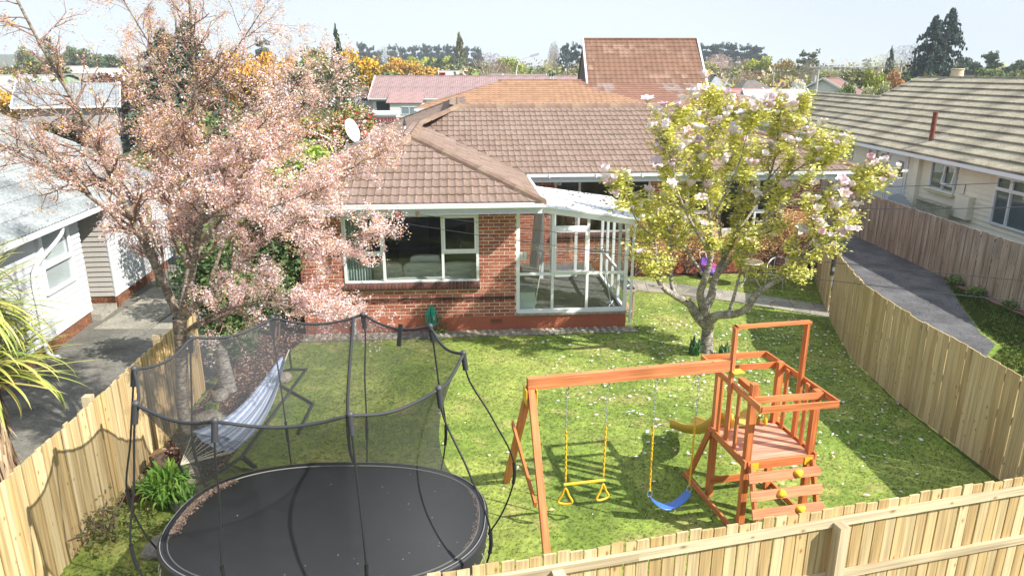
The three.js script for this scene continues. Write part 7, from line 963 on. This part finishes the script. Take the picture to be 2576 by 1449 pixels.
fh('red roofed house with white gable behind the dark hedge row', 1112, 183, 120, 5.0, 7, 4.2, .6, [.55, .12, .07], { hip: true }); fh('small grey gabled house beside the red roof', 1135, 178, 130, 4, 6, 4.6, .2, [.45, .47, .5]); fh('small red roof behind the pink roof right of the thin conifer', 1182, 188, 115, 3, 5, 4, .3, [.5, .13, .08], { hip: true }); fh('grey hip roofed house with cream gables left of the street lamp', 1262, 184, 118, 10, 8, 4.4, .05, [.27, .24, .22], { hip: true, wall: wallC }); fh('cream house right of the street lamp behind the pink ridge', 1320, 187, 112, 6, 6, 4.4, 0, [.4, .36, .3], { wall: wallC });
fh('grey blue hip roofed house right of the tall tiled gable', 1797, 187, 98, 5, 6.5, 3.5, .2, [.34, .37, .40], { hip: true }); fh('dark grey roofed house behind the brown bush', 1890, 200, 86, 6, 6, 3.2, .15, [.20, .18, .17], { hip: true }); fh('house with faded red brown roof between power pole and green bush', 2090, 197, 78, 4.6, 6, 3.6, .9, [.30, .16, .14]); fh('pink red roofed shed at the left of the white roofed house', 1868, 224, 64, 3.4, 4, 3.5, .3, [.52, .24, .22]); fh('dark roof at the far right behind the olive ridge', 2435, 190, 92, 3.2, 4, 4.4, 0, [.12, .12, .13]);
{ const t = fh('white house with pale metal roof and cream gable behind the magnolia', 1950, 226, 60, 4.4, 7.2, 2.9, -.12, [.74, .74, .77], { wall: wallC, course: 3.4, pitch: .2 }); }
// poles, wires, street lamp
const poleM = std([0.36, 0.36, 0.33], { roughness: .9 }), tops = [];
[[1949, 170, 96, 'leftmost power pole, thin, above the dark roof'], [2062, 158, 62, 'middle power pole with lamp arm behind the white roofed house'], [2271, 152, 72, 'right power pole with crossarm behind the olive grey roof'], [1761, 196, 84, 'short dark pole beside the tall tiled gable']].forEach(([u, v, D, label], i) => {
  const p = at(u, v, D), t = thing('power_pole', label, 'power pole', [p.x, 0, p.z]); tops.push(p); part('pole', new THREE.CylinderGeometry(.11, .17, p.y, 8).translate(0, p.y / 2, 0), poleM, t); if (i === 3) return;
  part('crossarm', bx(1.7, .1, .1, 0, p.y - .35, .12), std([.3, .27, .22]), t); for (const x of [-.75, -.4, .4, .75]) part('insulator', new THREE.CylinderGeometry(.035, .05, .14, 8).translate(x, p.y - .23, .12), M.white, t);
  if (i === 1) { part('lamp_arm', tube([[0, p.y - .6, 0], [1.2, p.y - .35, .2], [3.0, p.y - .3, .3]], .03, 6), M.alu, t); part('lamp_head', bx(.8, .1, .2, 3.3, p.y - .3, .3), M.alu, t); part('transformer', new THREE.CylinderGeometry(.16, .16, .5, 10).translate(-.3, p.y - 1.3, .1), poleM, t); }
});
[[0, 1], [1, 2]].forEach(([a, b], k) => [-.75, -.4, .4, .75].forEach(x => { const L3 = ['outer left', 'inner left', 'inner right', 'outer right'][[-.75, -.4, .4, .75].indexOf(x)], A = tops[a].clone().add(V(x, -.2, .1)), B = tops[b].clone().add(V(x, -.2, .1)), m = A.clone().lerp(B, .5).add(V(0, -.5, 0)); single('power_line', tube([A, m, B], .012, 4, 14), M.black, `${L3} power line strung between the ${k ? 'middle and right' : 'leftmost and middle'} power poles`, 'power line', k ? 'lines between middle and right poles' : 'lines between left and middle poles'); }));
{ const p = at(1299, 200, 88), t = thing('street_lamp', 'curved white street lamp rising behind the tiled building', 'street lamp', [p.x, 0, p.z]), e = at(1352, 139, 88); part('pole', tube([[0, 0, 0], [0, p.y, 0], [.02, p.y + 1.2, 0], [.35, p.y + 2.1, 0], [1.0, p.y + 2.55, 0], [1.75, p.y + 2.75, 0]], .06, 8, 50), std([.62, .63, .63]), t); part('lamp_head', bar([1.7, p.y + 2.72, 0], [2.75, p.y + 3.0, 0], .14, .3), std([.40, .42, .46]), t); }
{ const p = at(1387, 190, 80), t = thing('chimney_flues', 'pair of small silver flues with dark cowls above the tiled building', 'flue', [p.x, 4.6, p.z]); for (const x of [-.14, .16]) { part('flue', new THREE.CylinderGeometry(.09, .09, 1.0, 10).translate(x, .5, 0), M.alu, t); part('cowl', new THREE.CylinderGeometry(.12, .12, .3, 10).translate(x, 1.1, 0), M.black, t); } }
// far treed hills at the horizon
{ const pos = [], idx = []; const n = 90; reseed(601); for (let i = 0; i <= n; i++) { const a = lerp(-1.15, 1.15, i / n), r = 900, h = 9 + 9 * fbm(i / n, .3, 8, 8, 4, 3) + (a < -.35 ? 10 * Math.exp(-(((a + .62) / .2) ** 2)) : 0); pos.push(Math.sin(a) * r, -1, -Math.cos(a) * r, Math.sin(a) * r, h * .8, -Math.cos(a) * (r + 30), Math.sin(a) * r, h, -Math.cos(a) * (r + 120)); } for (let i = 0; i < n; i++) for (let k = 0; k < 2; k++) { const a = i * 3 + k, b = a + 3; idx.push(a, b, a + 1, b, b + 1, a + 1); } const g = new THREE.BufferGeometry(); g.setAttribute('position', new THREE.Float32BufferAttribute(pos, 3)); g.setIndex(idx); g.computeVertexNormals(); struct('hills', g, std([.075, .095, .06], { side: THREE.DoubleSide })); }
// a mass of low garden greenery between the far roofs
{ reseed(611); const B = []; for (let k = 0; k < 460; k++) { const D = rr(82, 270), u = rr(-150, 2720), p = at(u, 190, D); if (Math.abs(p.x - 5) < 20 && p.z > -104) continue; if (p.x > 14 && p.z > -70) continue; B.push([p.x, p.z, 5.8 + rr(-2, Math.max(1, D - 60) / 1800 * 46) , rr(2.6, 5.2) * (.8 + D / 500), [[.13, .17, .05], [.22, .22, .07], [.07, .11, .04], [.30, .24, .15], [.34, .32, .07], [.38, .27, .08], [.12, .15, .07], [.26, .2, .14]][Math.floor(rnd() * 8)]]); }
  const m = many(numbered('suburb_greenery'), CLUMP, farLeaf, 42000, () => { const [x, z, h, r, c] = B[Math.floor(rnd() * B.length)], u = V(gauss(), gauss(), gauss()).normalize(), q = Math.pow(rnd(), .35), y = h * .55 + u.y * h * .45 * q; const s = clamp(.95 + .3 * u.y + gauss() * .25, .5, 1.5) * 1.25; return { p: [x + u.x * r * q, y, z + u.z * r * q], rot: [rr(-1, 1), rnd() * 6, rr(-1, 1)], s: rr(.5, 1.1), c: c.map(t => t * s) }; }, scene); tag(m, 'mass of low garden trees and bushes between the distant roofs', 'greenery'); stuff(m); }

{ reseed(621); const B = []; for (let k = 0; k < 60; k++) { const D = rr(36, 84), u = rr(-60, 900), p = at(u, 230, D); if (p.z > -30 || (p.x > -9 && p.z > -40)) continue; if (p.x > -22 && p.z < -62) continue; if (p.x < -13 && p.x > -27 && p.z > -50 && p.z < -40) continue; B.push([p.x, p.z, rr(2.2, 4.2), rr(1.3, 2.4), [[.12, .15, .045], [.2, .16, .07], [.08, .11, .035], [.24, .17, .10], [.3, .25, .05], [.16, .13, .07]][Math.floor(rnd() * 6)]]); }
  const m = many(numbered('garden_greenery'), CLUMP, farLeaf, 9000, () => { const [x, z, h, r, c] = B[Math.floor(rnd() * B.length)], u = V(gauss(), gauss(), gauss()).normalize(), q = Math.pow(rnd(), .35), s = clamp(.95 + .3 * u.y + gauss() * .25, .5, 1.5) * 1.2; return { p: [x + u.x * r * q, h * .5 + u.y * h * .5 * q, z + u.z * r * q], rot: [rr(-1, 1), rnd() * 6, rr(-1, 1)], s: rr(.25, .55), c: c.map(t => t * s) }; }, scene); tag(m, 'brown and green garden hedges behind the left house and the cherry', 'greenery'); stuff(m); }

// ---------------------------------------------------------------- draw
renderer.render(scene, camera);
